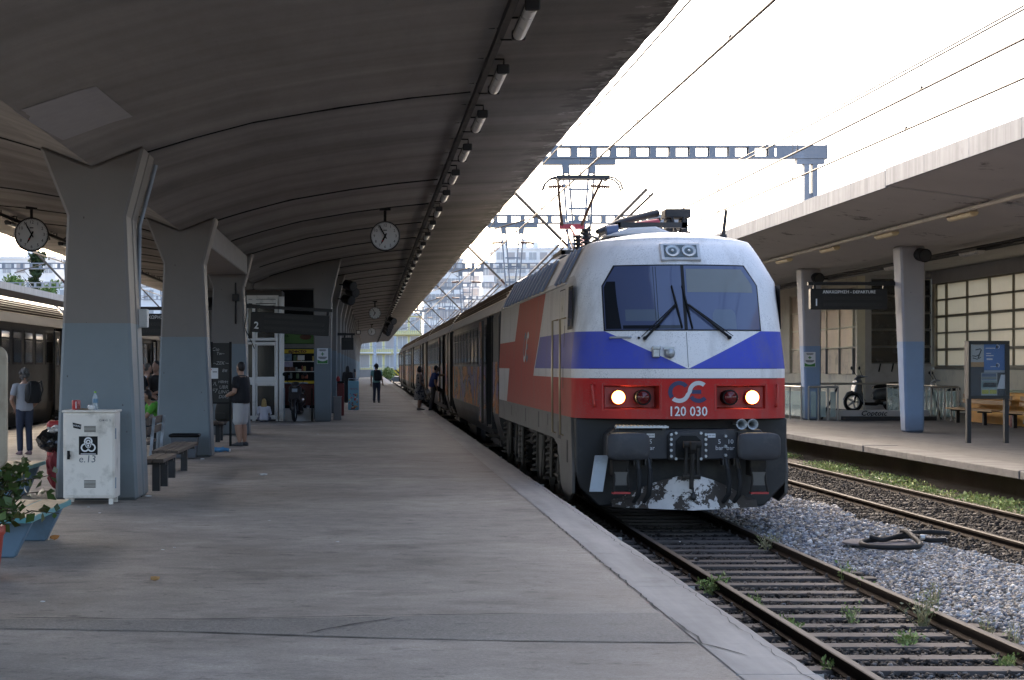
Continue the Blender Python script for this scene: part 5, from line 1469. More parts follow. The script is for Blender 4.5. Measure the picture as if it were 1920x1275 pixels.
# ------------------------------------------------------------------ far buildings, trees, left side
MT['bwhite'] = concrete('white_render', (.82, .80, .77), .08, .15, None, .15)
MT['byellow'] = concrete('yellow_render', (.74, .66, .34), .08, .2, None, .25)
MT['bgrey'] = concrete('pale_grey_render', (.76, .75, .73), .08, .2, None, .2)
MT['shut'] = simple('window_shutter', (.42, .38, .36), .6, 0, .2, 1)
MT['bpane'] = Mat('building_glass', .15, spec=.6).color((.40, .40, .41)).m
MT['rail_b'] = simple('balcony_rail', (.35, .36, .36), .6, .2, .15)
def block(name, label, pxa, pxb, pytop, d, depth, mat, cols, floors, fh=3.1, win=(1.5, 1.6), balc=None, z0=-.79, roofbits=0, cat='apartment building', skip=0, glassrow=None, seed=1):
    xa, xb, zt = WX(pxa, d), WX(pxb, d), WZ(pytop, d)
    t = thing(name, label, cat, (xa, d, z0))
    ra = random.Random(seed)
    g = MB(); g.box(xa, xb, d, d + depth, z0, zt); g.build('wall', mat, t)
    g = MB(); g.box(xa - .2, xb + .2, d - .25, d + depth, zt + .002, zt + .5); g.build('parapet', MT['bwhite'], t)
    wm = None
    cw = (xb - xa) / cols
    for f in range(floors):
        zb = zt - (f + 1) * fh + .75
        if zb < z0 + .3: break
        for c_ in range(cols):
            x = xa + cw * (c_ + .5)
            if wm is None:
                g = MB(); w, h = win
                g.box(-w / 2 - .1, w / 2 + .1, -.10, -.003, -.1, h + .1); wm = g.build('window', MT['bgrey'] if mat is not MT['bgrey'] else MT['bwhite'], t, local=True)
                g = MB(); g.box(-w / 2, -.04, -.14, -.102, 0, h); g.box(.04, w / 2, -.14, -.102, 0, h); pn = g.build('pane', MT['bpane'], wm, local=True); o = wm
                g = MB(); g.box(-w / 2, w / 2, -.13, -.102, 0, h); sh = g.build('shutter', MT['shut'], None, local=True)
                shm = sh.data; bpy.data.objects.remove(sh)
            else:
                o = share(wm, t); q = share(pn, o)
                if ra.random() < .4: q.data = shm; q.name = 'shutter'
            o.location = (x - xa, 0, zb - z0)
        if balc and f % 1 == 0:
            for (a, b) in balc:
                ba, bb = xa + (xb - xa) * a, xa + (xb - xa) * b
                g = MB(); g.box(ba, bb, d - 1.5, d - .16, zb - .8, zb - .62); sl = g.build('balcony', MT['bwhite'] if f % 2 else mat, t)
                g = MB(); g.box(ba, bb, d - 1.5, d - 1.46, zb + .32, zb + .38)
                x = ba
                while x < bb: g.box(x, x + .05, d - 1.49, d - 1.45, zb - .62, zb + .32); x += .35
                tag(g.build('railing', MT['rail_b'], sl), kind='stuff')
    for k in range(roofbits):
        x = xa + (xb - xa) * (k + .5) / roofbits + ra.uniform(-1, 1); h = ra.uniform(.8, 2.4)
        g = MB(); g.box(x - .7, x + .7, d + 2, d + 4, zt + .5, zt + .5 + h); g.build('rooftop_hut', MT['bgrey'], t)
        g = MB(); g.tube([(x + 1.3, d + 2.5, zt + .5), (x + 1.3, d + 2.5, zt + 3.5)], .06, 5); g.tube([(x + .6, d + 2.5, zt + 3), (x + 2, d + 2.5, zt + 3)], .05, 5); g.build('aerial', MT['rail_b'], t)
    return t
block('apartment_block', 'yellow apartment block with white balconies beyond the end of the platform', 672, 790, 592, 305, 14, MT['byellow'], 5, 4, 3.1, (1.5, 2.0), [(0, .52), (.55, 1)], seed=3)
block('apartment_block', 'white narrow building left of the yellow apartment block', 636, 671, 640, 300, 12, MT['bwhite'], 2, 2, 3.0, (1.1, 1.6), seed=4)
block('apartment_block', 'white apartment block behind the gantries, left of the tallest tower', 795, 868, 488, 380, 15, MT['bwhite'], 5, 8, 3.2, (1.5, 1.9), None, roofbits=2, seed=5)
block('apartment_block', 'low pale block between the two white towers behind the coaches', 862, 935, 560, 400, 12, MT['bgrey'], 5, 6, 3.2, (1.6, 1.7), seed=6)
block('apartment_block', 'tall white tower with rooftop aerials above the locomotive flank', 928, 1090, 468, 430, 18, MT['bwhite'], 8, 9, 3.1, (1.7, 1.7), [(.1, .45), (.55, .95)], roofbits=5, seed=7)
block('apartment_block', 'distant pale block filling the gap left of the tallest tower', 866, 906, 512, 470, 12, MT['bgrey'], 4, 8, 3.2, (1.6, 1.7), seed=15)
block('apartment_block', 'stepped white block at the left shoulder of the tallest tower', 905, 927, 497, 425, 12, MT['bgrey'], 2, 8, 3.1, (1.3, 1.6), roofbits=1, seed=8)
block('apartment_block', 'large white building at the left edge behind the pointed tree', -260, 104, 486, 340, 20, MT['bwhite'], 14, 6, 3.3, (1.5, 1.7), roofbits=3, seed=9)
block('apartment_block', 'lower white building seen between the first two columns', 106, 420, 535, 300, 18, MT['bwhite'], 10, 5, 3.2, (1.6, 1.7), seed=10)
block('apartment_block', 'pale building hidden mostly behind the locomotive and right canopy', 1100, 1500, 520, 450, 18, MT['bgrey'], 12, 6, 3.2, (1.6, 1.7), seed=12)

# canopy on the next platform to the left
cl = thing('platform_canopy', 'white-edged canopy beyond the grey train at the left edge', 'canopy', (-17, 30, 0))
g = MB(); g.box(-30, -17, 25, 230, 5.28, 5.62); g.build('roof_slab', MT['fascia'], cl)
for y in range(30, 230, 12):
    g = MB(); g.box(-23.9, -23.2, y, y + .6, 0, 5.28); g.build('column', MT['column'], cl)
g = MB(); g.box(-30, -17.2, 20, 260, -.79, 0); struct(g, 'platform', MT['asphalt_right'])
# far end of the island platform
g = MB(); g.box(-6, 2.2, 276, 276.5, -.79, 1.12); tag(g.build('stone_wall', concrete('stone_wall', (.26, .25, .24), .25, .6, None, .5), None), 'low grey stone wall beyond the end of the platform', 'wall')
g = MB(); g.box(-5, 6, 276.6, 304, -.79, .05); struct(g, 'road', MT['asphalt_right'])
M_ = Mat('black_yellow_chevrons', .5); cc_ = ((M_.x * 1.0 + M_.z * 1.0) * 1.7).frac(); M_.color(M_.mix((.62, .46, .03), (.02, .02, .02), cc_ > .5)); MT['chev'] = M_.m
ba = thing('barrier', 'yellow and black striped barrier at the end of the track', 'barrier', (4.0, 262, -.5))
g = MB(); g.box(3.1, 5.6, 262, 262.1, .25, 1.15); g.build('striped_board', MT['chev'], ba)
for xx in (3.3, 5.4):
    g = MB(); g.box(xx - .06, xx + .06, 262.11, 262.23, -.7, 1.1); g.build('post', MT['dark_metal'], ba)
for i, (px, pt) in enumerate(((703, 636), (741, 630))):
    g = MB(); xx = WX(px, 285); g.box(xx - .22, xx + .22, 285, 285.4, -.5, WZ(pt, 285)); o = g.build('post', MT['galv'], None, org=(xx, 285, -.5)); o.name = 'steel_pole'
    tag(o, ('grey steel pole in front of the yellow block, left of two' if i == 0 else 'grey steel pole in front of the yellow block, nearer the train'), 'pole', 'poles before the yellow block')

MT['leaf_dark'] = stone_mat('dark_foliage', [(.035, .055, .022), (.050, .075, .030), (.028, .045, .020), (.065, .085, .035)], .7)
MT['leaf_green'] = stone_mat('green_foliage', [(.10, .18, .04), (.14, .22, .055), (.075, .14, .035), (.17, .24, .07)], .7)
MT['leaf_weed'] = stone_mat('weed_foliage', [(.24, .32, .10), (.31, .38, .13), (.19, .27, .08), (.36, .38, .16)], .75)
MT['leaf_dry'] = stone_mat('dry_weed', [(.32, .28, .17), (.38, .34, .20), (.26, .24, .13), (.22, .25, .11)], .8)
MT['bark'] = simple('bark', (.10, .075, .055), .85, 0, .3)
def leaves(name, pts, size, mat, parent=None, aspect=1.8, kind=None, upward=.3, seed=1):
    rs = np.random.RandomState(seed); n = len(pts); pts = np.asarray(pts, float)
    d = rs.normal(size=(n, 3)); d[:, 2] += upward; d /= np.linalg.norm(d, axis=1)[:, None]
    e = rs.normal(size=(n, 3)); e -= d * np.sum(e * d, 1)[:, None]; e /= np.linalg.norm(e, axis=1)[:, None]
    s = (size * (.6 + .8 * rs.rand(n)))[:, None]
    A = pts - e * s * .5; B = pts + d * s * aspect * .5 - 0 * e; C_ = pts + e * s * .5; D = pts + d * s * aspect
    nrm = np.cross(d, e); D2 = D + nrm * s * .25
    V = np.stack([pts, pts + d * s * aspect * .5 - e * s * .5, D2, pts + d * s * aspect * .5 + e * s * .5], 1).reshape(-1, 3)
    me = bpy.data.meshes.new(name); off = np.array(world_loc(parent)) if parent else 0
    V = V - off
    me.vertices.add(n * 4); me.vertices.foreach_set('co', V.ravel())
    me.loops.add(n * 4); me.loops.foreach_set('vertex_index', np.arange(n * 4, dtype=np.int32))
    me.polygons.add(n); me.polygons.foreach_set('loop_start', np.arange(0, n * 4, 4, dtype=np.int32)); me.polygons.foreach_set('loop_total', np.full(n, 4, dtype=np.int32))
    me.update(calc_edges=True); me.materials.append(mat)
    o = bpy.data.objects.new(name, me); COL.objects.link(o); o.parent = parent
    if kind: o['kind'] = kind
    return o
def tree(name, label, x, y, h, r, conifer=False, mat=None, seed=1, z0=-.79, n=5000, leaf=.22):
    t = thing(name, label, 'tree', (x, y, z0)); rs = np.random.RandomState(seed)
    g = MB(); g.tube([(x, y, z0), (x + .1, y, z0 + h * .5), (x, y, z0 + h * (.97 if conifer else .7))], [r * .09 + .08, r * .06 + .05, .03], 8); ra = random.Random(seed)
    for k in range(9):
        zz = z0 + h * ra.uniform(.35, .7); a = ra.uniform(0, 2 * PI); g.tube([(x, y, zz), (x + math.cos(a) * r * .4, y + math.sin(a) * r * .4, zz + h * .1), (x + math.cos(a) * r * .75, y + math.sin(a) * r * .75, zz + h * .16)], [.08, .05, .02], 5)
    g.build('trunk', MT['bark'], t)
    P = []
    if conifer:
        for k in range(60):      # drooping whorls of branches
            u = rs.rand() ** .8; zc = z0 + h * (.18 + .8 * u); a = rs.rand() * 2 * PI; L = r * (1.05 - u) * (.7 + .5 * rs.rand()) + .15
            m = n // 60; f = rs.rand(m) ** .7
            P.append(np.stack([x + math.cos(a) * L * f + rs.normal(0, .10 * r, m) * (.4 + f), y + math.sin(a) * L * f + rs.normal(0, .1 * r, m), zc - .10 * L * f + rs.normal(0, .05 * r, m)], 1))
    else:
        cl_ = []
        for k in range(26):
            v = rs.normal(size=3); v /= np.linalg.norm(v); q = rs.rand() ** .4
            cl_.append((x + v[0] * r * q * .8, y + v[1] * r * q * .8, z0 + h * .66 + v[2] * h * .30 * q, r * (.22 + .22 * rs.rand())))
        for cx_, cy_, cz_, cr in cl_:
            m = n // 26; v = rs.normal(size=(m, 3)); v /= np.linalg.norm(v, axis=1)[:, None]; q = rs.rand(m)[:, None] ** .45
            P.append(np.array([[cx_, cy_, cz_]]) + v * q * cr * np.array([[1, 1, .75]]))
    leaves('crown', np.concatenate(P), leaf, mat or MT['leaf_green'], t, seed=seed)
    return t
tree('conifer', 'tall pointed dark conifer behind the left-hand clock', WX(70, 235), 235, WZ(468, 235) + .79, 2.6, True, MT['leaf_dark'], 3, n=6000, leaf=.28)
tree('broad_tree', 'bushy green tree right of the pointed conifer', WX(88, 225), 225, WZ(520, 225) + 1.2, 2.6, False, MT['leaf_green'], 4)
tree('broad_tree', 'bushy green tree left of the pointed conifer, at the left edge', WX(26, 225), 225, WZ(524, 225) + 1.2, 3.0, False, MT['leaf_green'], 5)
tree('broad_tree', 'low green tree cut off by the left edge of the photo', WX(-25, 228), 228, WZ(528, 228) + 1.2, 3.0, False, MT['leaf_green'], 6)
tree('shrub', 'small pale green shrub at the far end of the platform', WX(726, 258), 258, 2.1, 1.1, False, MT['leaf_weed'], 7, n=1500, leaf=.14)

# ------------------------------------------------------------------ clocks
MT['clockface'] = simple('clock_face', (.62, .62, .60), .4, 0, .06, 4)
def clock(label, x, y, z, r, zc, rz=0, detail=True):
    t = thing('station_clock', label, 'clock', (x, y, z), rz, 'round station clocks hanging from the canopy')
    g = MB(); g.lathe([(.001, .09), (r * .96, .09), (r * 1.0, .06), (r * 1.0, -.06), (r * .95, -.08), (r * .92, -.07), (r * .92, -.03)], (0, 0, 0), 'y', 36, cap=False); g.build('case', MT['dark_metal'], t, local=True)
    g = MB(); g.lathe([(.0, -.062), (r * .93, -.062), (r * .93, -.02)], (0, 0, 0), 'y', 36, 0, False); fc = g.build('face', MT['clockface'], t, local=True)
    g = MB(); g.box(-.03, .03, -.03, .03, r * .98, zc - z - .03); g.box(-.12, .12, -.08, .08, zc - z - .05, zc - z + .02); g.build('hanger', MT['black'], t, local=True)
    if detail:
        for k in range(60):
            if k % 5: continue
            a = 2 * PI * k / 60
            if k % 15 == 0: continue
        for k in range(1, 13):
            a = 2 * PI * k / 12
            text(str(k), r * .26, MT['black'], fc, (math.sin(a) * r * .72, -.064, math.cos(a) * r * .72), name='numeral', local=True, ext=.001)
        tick = None
        for k in range(60):
            a = 2 * PI * k / 60; w = .004 if k % 5 else .007
            if tick is None:
                g = MB(); g.box(-.0045, .0045, -.066, -.063, r * .865, r * .91); tick = g.build('tick', MT['black'], fc, local=True)
            else: share(tick, fc, (0, 0, 0), (0, a, 0))
        g = MB(); g.box(-.04, .04, -.066, -.063, r * .36, r * .42); g.build('maker_mark', MT['black'], fc, local=True)
    else:
        tick = None
        for k in range(12):
            if tick is None:
                g = MB(); g.box(-.012, .012, -.066, -.063, r * .74, r * .88); tick = g.build('tick', MT['black'], fc, local=True)
            else: share(tick, fc, (0, 0, 0), (0, 2 * PI * k / 12, 0))
    for nm, a, L, w in (('hour_hand', R(207), r * .56, .020), ('minute_hand', R(-29), r * .84, .015)):
        g = MB(); g.add([(-w * .8, -.075, -r * .2), (w * .8, -.075, -r * .2), (w, -.075, L * .6), (w * .35, -.075, L), (-w * .35, -.075, L), (-w, -.075, L * .6)], [(0, 1, 2, 3, 4, 5)]); 
        g.add([(-w * .8, -.070, -r * .2), (w * .8, -.070, -r * .2), (w, -.070, L * .6), (w * .35, -.070, L), (-w * .35, -.070, L), (-w, -.070, L * .6)], [(5, 4, 3, 2, 1, 0)])
        o = g.build(nm, MT['black'], t, local=True, recalc=False); o.rotation_euler = (0, a, 0)
        if nm == 'minute_hand': o.location = (0, -.006, 0)
    g = MB(); g.cyl((-.055, -.082, -.10), (-.055, -.086, -.10), .016, .016, 10); g.build('red_dot', MT['red'], t, local=True)
    return t
clock('large round clock over the middle of the platform, nearest the tube lamps', WX(722, 39.9), 39.9, WZ(443, 39.9), .325, ceil_z(.38))
clock('round clock at the left edge of the photo, left of the first column', WX(59, 39.5), 39.5, WZ(440, 39.5), .365, ceil_z(WX(59, 39.5)), R(12))
clock('small round clock further along the platform, between the large clock and the smallest one', WX(703, 97), 97, WZ(587, 97), .325, ceil_z(.39), 0, False)
clock('smallest round clock, farthest along the platform', WX(697, 151), 151, WZ(622, 151), .325, ceil_z(.35), 0, False)
t = thing('hanging_sign', 'small square sign hanging left of the smallest clock', 'sign', (WX(672, 130), 130, WZ(623, 130)))
g = MB(); g.box(-.16, .16, -.05, .05, -.15, .15); g.build('box', MT['dark_metal'], t, local=True, bevel=.01); g = MB(); g.box(-.11, .11, -.056, -.051, -.1, .1); g.build('face', MT['lens'], t, local=True); g = MB(); g.tube([(0, 0, .15), (0, 0, ceil_z(-.6) - t.location.z)], .012, 5); g.build('hanger', MT['black'], t, local=True)

# loudspeakers
def speaker(label, p, aim, L=.32, r=.13, arm=None, group=None):
    t = thing('loudspeaker', label, 'loudspeaker', p, 0, group)
    a = Vector(aim).normalized()
    g = MB(); g.tube([-a * L * .5, -a * L * .42, a * L * .42, a * L * .5], [r * .7, r * .95, r, r * 1.02], 16); g.build('housing', MT['black'], t, local=True)
    g = MB(); g.tube([a * (L * .5 + .001), a * (L * .5 + .006)], [r * .86, r * .8], 16); g.build('grille', MT['dark_metal'], t, local=True)
    if arm: g = MB(); g.tube([(0, 0, 0), Vector(arm) * .6, arm], .018, 6); g.build('bracket', MT['black'], t, local=True)
    return t
speaker('black round loudspeaker at the top of the right blue-and-grey column', W(1729, 478, 46.2), (.15, -1, -.15), .36, .17, (-.1, .25, .16))
speaker('black round loudspeaker at the top of the column beside the departure board for platform one', W(1531, 521, 57), (.25, -1, -.15), .36, .17, (-.1, .3, .15))
for i, (px, py, lab) in enumerate(((655, 535, 'upper black loudspeaker on the kiosk columns'), (660, 547, 'middle black loudspeaker on the kiosk columns'), (652, 562, 'lower black loudspeaker on the kiosk columns'))):
    speaker(lab, W(px, py, 63 + i), (.7, -.8, -.25), .42, .17, (-.35, .3, .05), 'loudspeakers on the kiosk columns')
for i, (px, py, d) in enumerate(((735, 601, 118), (729, 611, 122), (727, 617, 127), (725, 623, 132))):
    speaker(['black loudspeaker under the lamp pipe, uppermost of the far cluster', 'black loudspeaker under the lamp pipe, second of the far cluster', 'black loudspeaker under the lamp pipe, third of the far cluster', 'black loudspeaker under the lamp pipe, lowest of the far cluster'][i], W(px, py, d), (.5, -.8, -.3), .5, .22, (-.2, 0, .6), 'loudspeakers under the lamp pipe')
speaker('black loudspeaker on the left side of the third column', W(390, 568, 44.9), (-1, -.3, -.2), .4, .14, (.25, 0, .1))

# ------------------------------------------------------------------ departure boards
MT['board'] = simple('black_board_case', (.009, .009, .0095), .4, 0, .2)
MT['flap'] = simple('black_flap', (.020, .019, .0185), .4, 0, .3, 6)
MT['lettering'] = Mat('white_lettering', .5).color((.85, .85, .83)).m
def departures(label, x0, x1, y, z0, z1, num=None, numx=None, title=None, tilt=0, arm=None, rows=2):
    t = thing('departure_board', label, 'departure board', (x0, y, z1), 0)
    w, h = x1 - x0, z1 - z0
    g = MB(); g.box(0, w, 0, .22, -h, 0); g.build('case', MT['board'], t, local=True, bevel=.012)
    xs0 = .30 * w / 2 if num else .06
    if num: text(num, h * .48, MT['lettering'], t, (w * .075, -.004, -h * .68), local=True, bold=.004)
    if title: text(title, h * .20, MT['lettering'], t, (w * (.50 if num else .48), -.004, -h * .17), local=True, bold=.001)
    else:
        g = MB(); g.box(w * .17, w * .78, -.006, 0, -h * .26, -h * .12); g.build('lit_strip', MT['flap'], t, local=True)
    fl = None
    for r_ in range(rows):
        for k in range(24):
            xx = w * .17 + (w * .77) * k / 24
            if fl is None:
                g = MB(); g.box(.004, w * .77 / 24 - .006, -.008, -.001, -h * .16, -.002); g.box(.004, w * .77 / 24 - .006, -.009, -.008, -h * .084, -h * .080); fl = g.build('flap', MT['flap'], t, local=True); o = fl
            else: o = share(fl, t)
            o.location = (xx, 0, -h * (.38 + .30 * r_))
    g = MB()
    g.bar((-.05, .11, .13), (w + .05, .11, .13), .10, .08); g.bar((.12, .11, .13), (.12, .11, 0), .06, .06); g.bar((w - .06, .11, .13), (w - .06, .11, 0), .06, .06)
    if arm:
        g.bar((arm[0], .11, arm[1]), (arm[2], .11, arm[1]), .12, .10)
    g.build('support_arm', MT['board'], t, local=True)
    t.rotation_euler = (0, tilt, 0)
    return t
departures('black departure board for platform two, hanging crooked from the third column', WX(471, 44.8), WX(619, 44.8), 44.8, WZ(622, 44.8), WZ(584, 44.8), '2', tilt=R(3.2), arm=(-.12, .13, .2))
departures('black departure board half hidden between the first and second columns', WX(240, 44.8), WX(392, 44.8), 44.8, WZ(630, 44.8), WZ(588, 44.8), None, None, 'ΑΝΑΧΩΡΗΣΗ - DEPARTURE', arm=(1.6, .13, 2.05))
departures('black departure board for platform one beside the right columns', WX(1520, 46.9), WX(1664, 46.9), 46.9, WZ(580, 46.9), WZ(541, 46.9), '1', None, 'ΑΝΑΧΩΡΗΣΗ - DEPARTURE', arm=(1.5, .13, 2.35))
departures('small far departure board edge beside the kiosk columns', WX(640, 70), WX(663, 70), 70, WZ(656, 70), WZ(633, 70), None, rows=0, arm=(-.3, .13, .2))
# ------------------------------------------------------------------ kiosk block on the island platform
KY = 55.95
MT['alu'] = simple('white_aluminium_frame', (.86, .83, .78), .45, 0, .08, 3, ((.42, .40, .37), .25, 3))
MT['kglass'] = Mat('dim_kiosk_glass', .08, spec=.7).color((.045, .045, .040)).m
kio = thing('kiosk', 'platform kiosk with white window frames, a yellow sign and a green sign', 'kiosk', (WX(398, KY), KY, 0))
ka, kb = WX(462, KY), WX(528, KY)
zc0, zc1 = 0.02, WZ(556, KY)
g = MB(); g.box(-5.3, kb, KY + .30, KY + 9, 0, 3.98); g.build('wall', simple('dark_kiosk_room', (.16, .15, .14), .8), kio)
for px in (462, 476, 520, 527):
    w = .05 if px != 527 else .09; xx = WX(px, KY); g = MB(); g.box(xx - w, xx + w, KY, KY + .16, 0, zc1); g.build('window_post', MT['alu'], kio)
for py in (557, 565, 638, 642, 711, 718, 783):
    g = MB(); zz = WZ(py, KY); g.box(ka + .002, kb - .1, KY + .01, KY + .15, zz - .055, zz + .055); g.build('window_rail', MT['alu'], kio)
for (a, b) in ((570, 636), (645, 709), (721, 781)):
    for (p, q) in ((464, 474), (480, 517)):
        g = MB(); g.box(WX(p, KY), WX(q, KY), KY + .10, KY + .115, WZ(b, KY), WZ(a, KY)); g.build('pane', MT['kglass'], kio)
        if p == 480:
            g = MB(); x0_, x1_ = WX(p, KY), WX(q, KY); z0_, z1_ = WZ(b, KY), WZ(a, KY)
            for bx in ((x0_, x0_ + .04, z0_, z1_), (x1_ - .04, x1_, z0_, z1_), (x0_ + .041, x1_ - .041, z0_, z0_ + .04), (x0_ + .041, x1_ - .041, z1_ - .04, z1_)): g.box(bx[0], bx[1], KY + .04, KY + .099, bx[2], bx[3])
            g.build('sash', MT['alu'], kio)
# shop front between the window and the column
sx0, sx1, sy = WX(531, KY + .6), WX(592, KY + .6), KY + .6
def kpanel(name, pa, pb, py0, py1, mat, d=0, th=.03):
    g = MB(); yy = sy + d; g.box(WX(pa, yy), WX(pb, yy), yy, yy + th, WZ(py1, yy), WZ(py0, yy)); return g.build(name, mat, kio)
kpanel('back_wall', 526, 596, 540, 792, MT['inside'], 1.3)
MT['green_sign'] = Mat('green_sign_film', .4).color(Mat('x').val((.07, .17, .03), Mat('x').noise(2), .7, 1.3) if False else (.075, .18, .035)).m
gs = kpanel('green_sign', 530, 588, 626, 644, MT['green_sign'], -.12, .10)
text('ΟΤΑ', .085, MT['black'], gs, (WX(536, sy), sy - .135, WZ(630.5, sy)), bold=.002); text('ΙΑ', .085, MT['black'], gs, (WX(534, sy), sy - .135, WZ(639, sy)), bold=.002)
g = MB(); g.lathe([(.0, -.008), (.17, -.006), (.18, 0)], (0, 0, 0), 'y', 20); o = g.build('oval_badge', simple('badge_brown', (.12, .05, .03), .5), gs, local=True); o.location = Vector((WX(573, sy), sy - .125, WZ(632, sy))) - world_loc(gs) - Vector((0, 0, 0)); o.scale = (1, 1, .45)
kpanel('awning_bags', 531, 590, 645, 653, simple('plastic_bags', (.20, .20, .19), .3, 0, .5, 6), -.02, .25)
ys = kpanel('yellow_sign', 531, 590, 655, 662.5, MT['yellow'], -.10, .08)
text('apecto', .15, simple('brown_letters', (.10, .03, .015), .5), ys, (WX(557.5, sy), sy - .105, WZ(658.5, sy)), sx=1.35, bold=.006, shear=.15)
for py in (677, 696): kpanel('shelf', 531, 590, py, py + 1.4, MT['alu'], .05, .4)
ra = random.Random(5)
cols = [(.35, .10, .06), (.45, .40, .30), (.10, .12, .20), (.40, .30, .08), (.30, .32, .30), (.20, .08, .05), (.5, .48, .44), (.12, .2, .1)]
cm = [simple('goods_%d' % i, c, .5, 0, .2, 8) for i, c in enumerate(cols)]
for base_py in (677, 696, 710):
    xx = 533.0
    while xx < 586:
        w = ra.uniform(3, 8); h = ra.uniform(4, 12)
        if ra.random() < .75:
            g = MB(); yy = sy + .2; g.box(WX(xx, yy), WX(xx + w - .6, yy), yy, yy + .15, WZ(base_py, yy) + .004, WZ(base_py - h, yy)); g.build('goods', ra.choice(cm), kio, bevel=.015)
        xx += w
for (a, b, c_, d_, m) in ((533, 547, 663.5, 676, simple('blue_print', (.22, .30, .42), .4, 0, .5, 9)), (533, 549, 678, 688, simple('lilac_print', (.40, .36, .48), .4, 0, .5, 9)), (558, 571, 666, 675, MT['white'])):
    kpanel('notice', a, b, c_, d_, m, -.02, .01)
kpanel('yellow_band', 531, 592, 714, 719, MT['yellow'], -.06, .06)
kpanel('counter_front', 531, 592, 721, 760, simple('dark_red_counter', (.11, .014, .014), .4), .0, .4)
kpanel('ramp_front', 531, 588, 766, 790, MT['grey_wall'], -.62, .4)
for px in (533, 585): 
    g = MB(); yy = KY - .15; g.tube([(WX(px, yy), yy, 0), (WX(px, yy), yy, 1.0)], .022, 6); g.build('handrail_post', MT['black'] if px == 585 else MT['galv'], kio)

# ------------------------------------------------------------------ posters
def poster(label, px0, px1, py0, py1, d, seed=0):
    t = thing('poster', label, 'poster', (WX(px0, d), d, WZ(py1, d)))
    w, h = WX(px1, d) - WX(px0, d), WZ(py0, d) - WZ(py1, d)
    g = MB(); g.box(0, w, 0, .006, 0, h); g.build('sheet', MT['whitev'], t, local=True)
    gm = simple('poster_green', (.05, .22, .05), .5, 0, .05)
    g = MB(); n = 10
    for i in range(n):
        u0, u1 = i / n, (i + 1) / n; f = lambda u: h * (.27 - .11 * math.sin(PI * u))
        g.quad((w * (.03 + .94 * u0), -.002, h * .02), (w * (.03 + .94 * u1), -.002, h * .02), (w * (.03 + .94 * u1), -.002, f(u1)), (w * (.03 + .94 * u0), -.002, f(u0)))
    g.build('green_footer', gm, t, local=True, recalc=False)
    g = MB(); g.box(w * .36, w * .64, -.003, -.001, h * .60, h * .66); g.box(w * .46, w * .54, -.0032, -.0012, h * .52, h * .74); g.build('cross', gm, t, local=True)
    g = MB()
    for k, (zz, l) in enumerate(((.92, .6), (.87, .7), (.83, .5), (.44, .75), (.40, .8), (.36, .7), (.32, .5))): g.box(w * (.5 - l / 2), w * (.5 + l / 2), -.003, -.001, h * zz - .006, h * zz + .006)
    g.build('print_line', MT['dark_metal'], t, local=True)
    return t
poster('white notice with a green cross and footer on the kiosk column', 594.5, 615, 653, 682, 55.46)
poster('white notice with a green cross on the left blue column of the right platform', 1508, 1529, 660, 688, 56.96)

# ------------------------------------------------------------------ locker with can, bottle and litter on top
LD = 22.3
lk = thing('metal_locker', 'dirty white metal cabinet with a black sticker and scrawls, in front of the first column', 'cabinet', (WX(172, LD), LD, 0))
xa, xb = WX(118.5, LD), WX(215, LD); zb_, zt_ = .075, WZ(769, LD)
MT['locker'] = simple('dirty_white_enamel', (.80, .74, .66), .45, 0, .10, 2, ((.38, .34, .28), .35, 3))
g = MB(); g.box(xa, xb, LD, LD + .5, zb_, zt_ - .03); g.build('cabinet_body', MT['locker'], lk, bevel=.008)
g = MB(); g.box(xa - .015, xb + .02, LD - .02, LD + .52, zt_ - .028, zt_); g.build('top_panel', MT['locker'], lk, bevel=.006)
g = MB(); g.box(xa + .03, xb - .02, LD - .018, LD - .002, zb_ + .03, zt_ - .06); dr = g.build('door', MT['locker'], lk, bevel=.004)
for xx in (xa + .04, xb - .05):
    g = MB(); g.box(xx - .025, xx + .025, LD + .02, LD + .08, 0, zb_ - .002); g.box(xx - .025, xx + .025, LD + .42, LD + .48, 0, zb_ - .002); g.build('foot', MT['locker'], lk)
g = MB(); g.box(xb + .002, xb + .012, LD + .02, LD + .06, zb_ + .12, zb_ + .25); g.box(xb + .002, xb + .012, LD + .02, LD + .06, zt_ - .35, zt_ - .22); g.build('hinge', MT['galv'], lk)
slit = None
for zc_, n_ in ((WZ(803, LD), 5), (WZ(906, LD), 6)):
    for k in range(n_):
        if slit is None:
            g = MB(); g.box(-.07, .07, -.008, 0, -.004, .004); slit = g.build('vent_slit', MT['dark_metal'], dr, local=True); o = slit
        else: o = share(slit, dr)
        o.location = Vector((WX(169, LD), LD - .0185, zc_ + (k - n_ / 2) * .016)) - world_loc(dr)
g = MB(); g.box(xa + .055, xa + .085, LD - .05, LD - .019, WZ(861, LD), WZ(845, LD)); g.bar((xa + .07, LD - .06, WZ(846, LD)), (xa + .09, LD - .06, WZ(856, LD)), .03, .02); g.build('handle', MT['black'], dr)
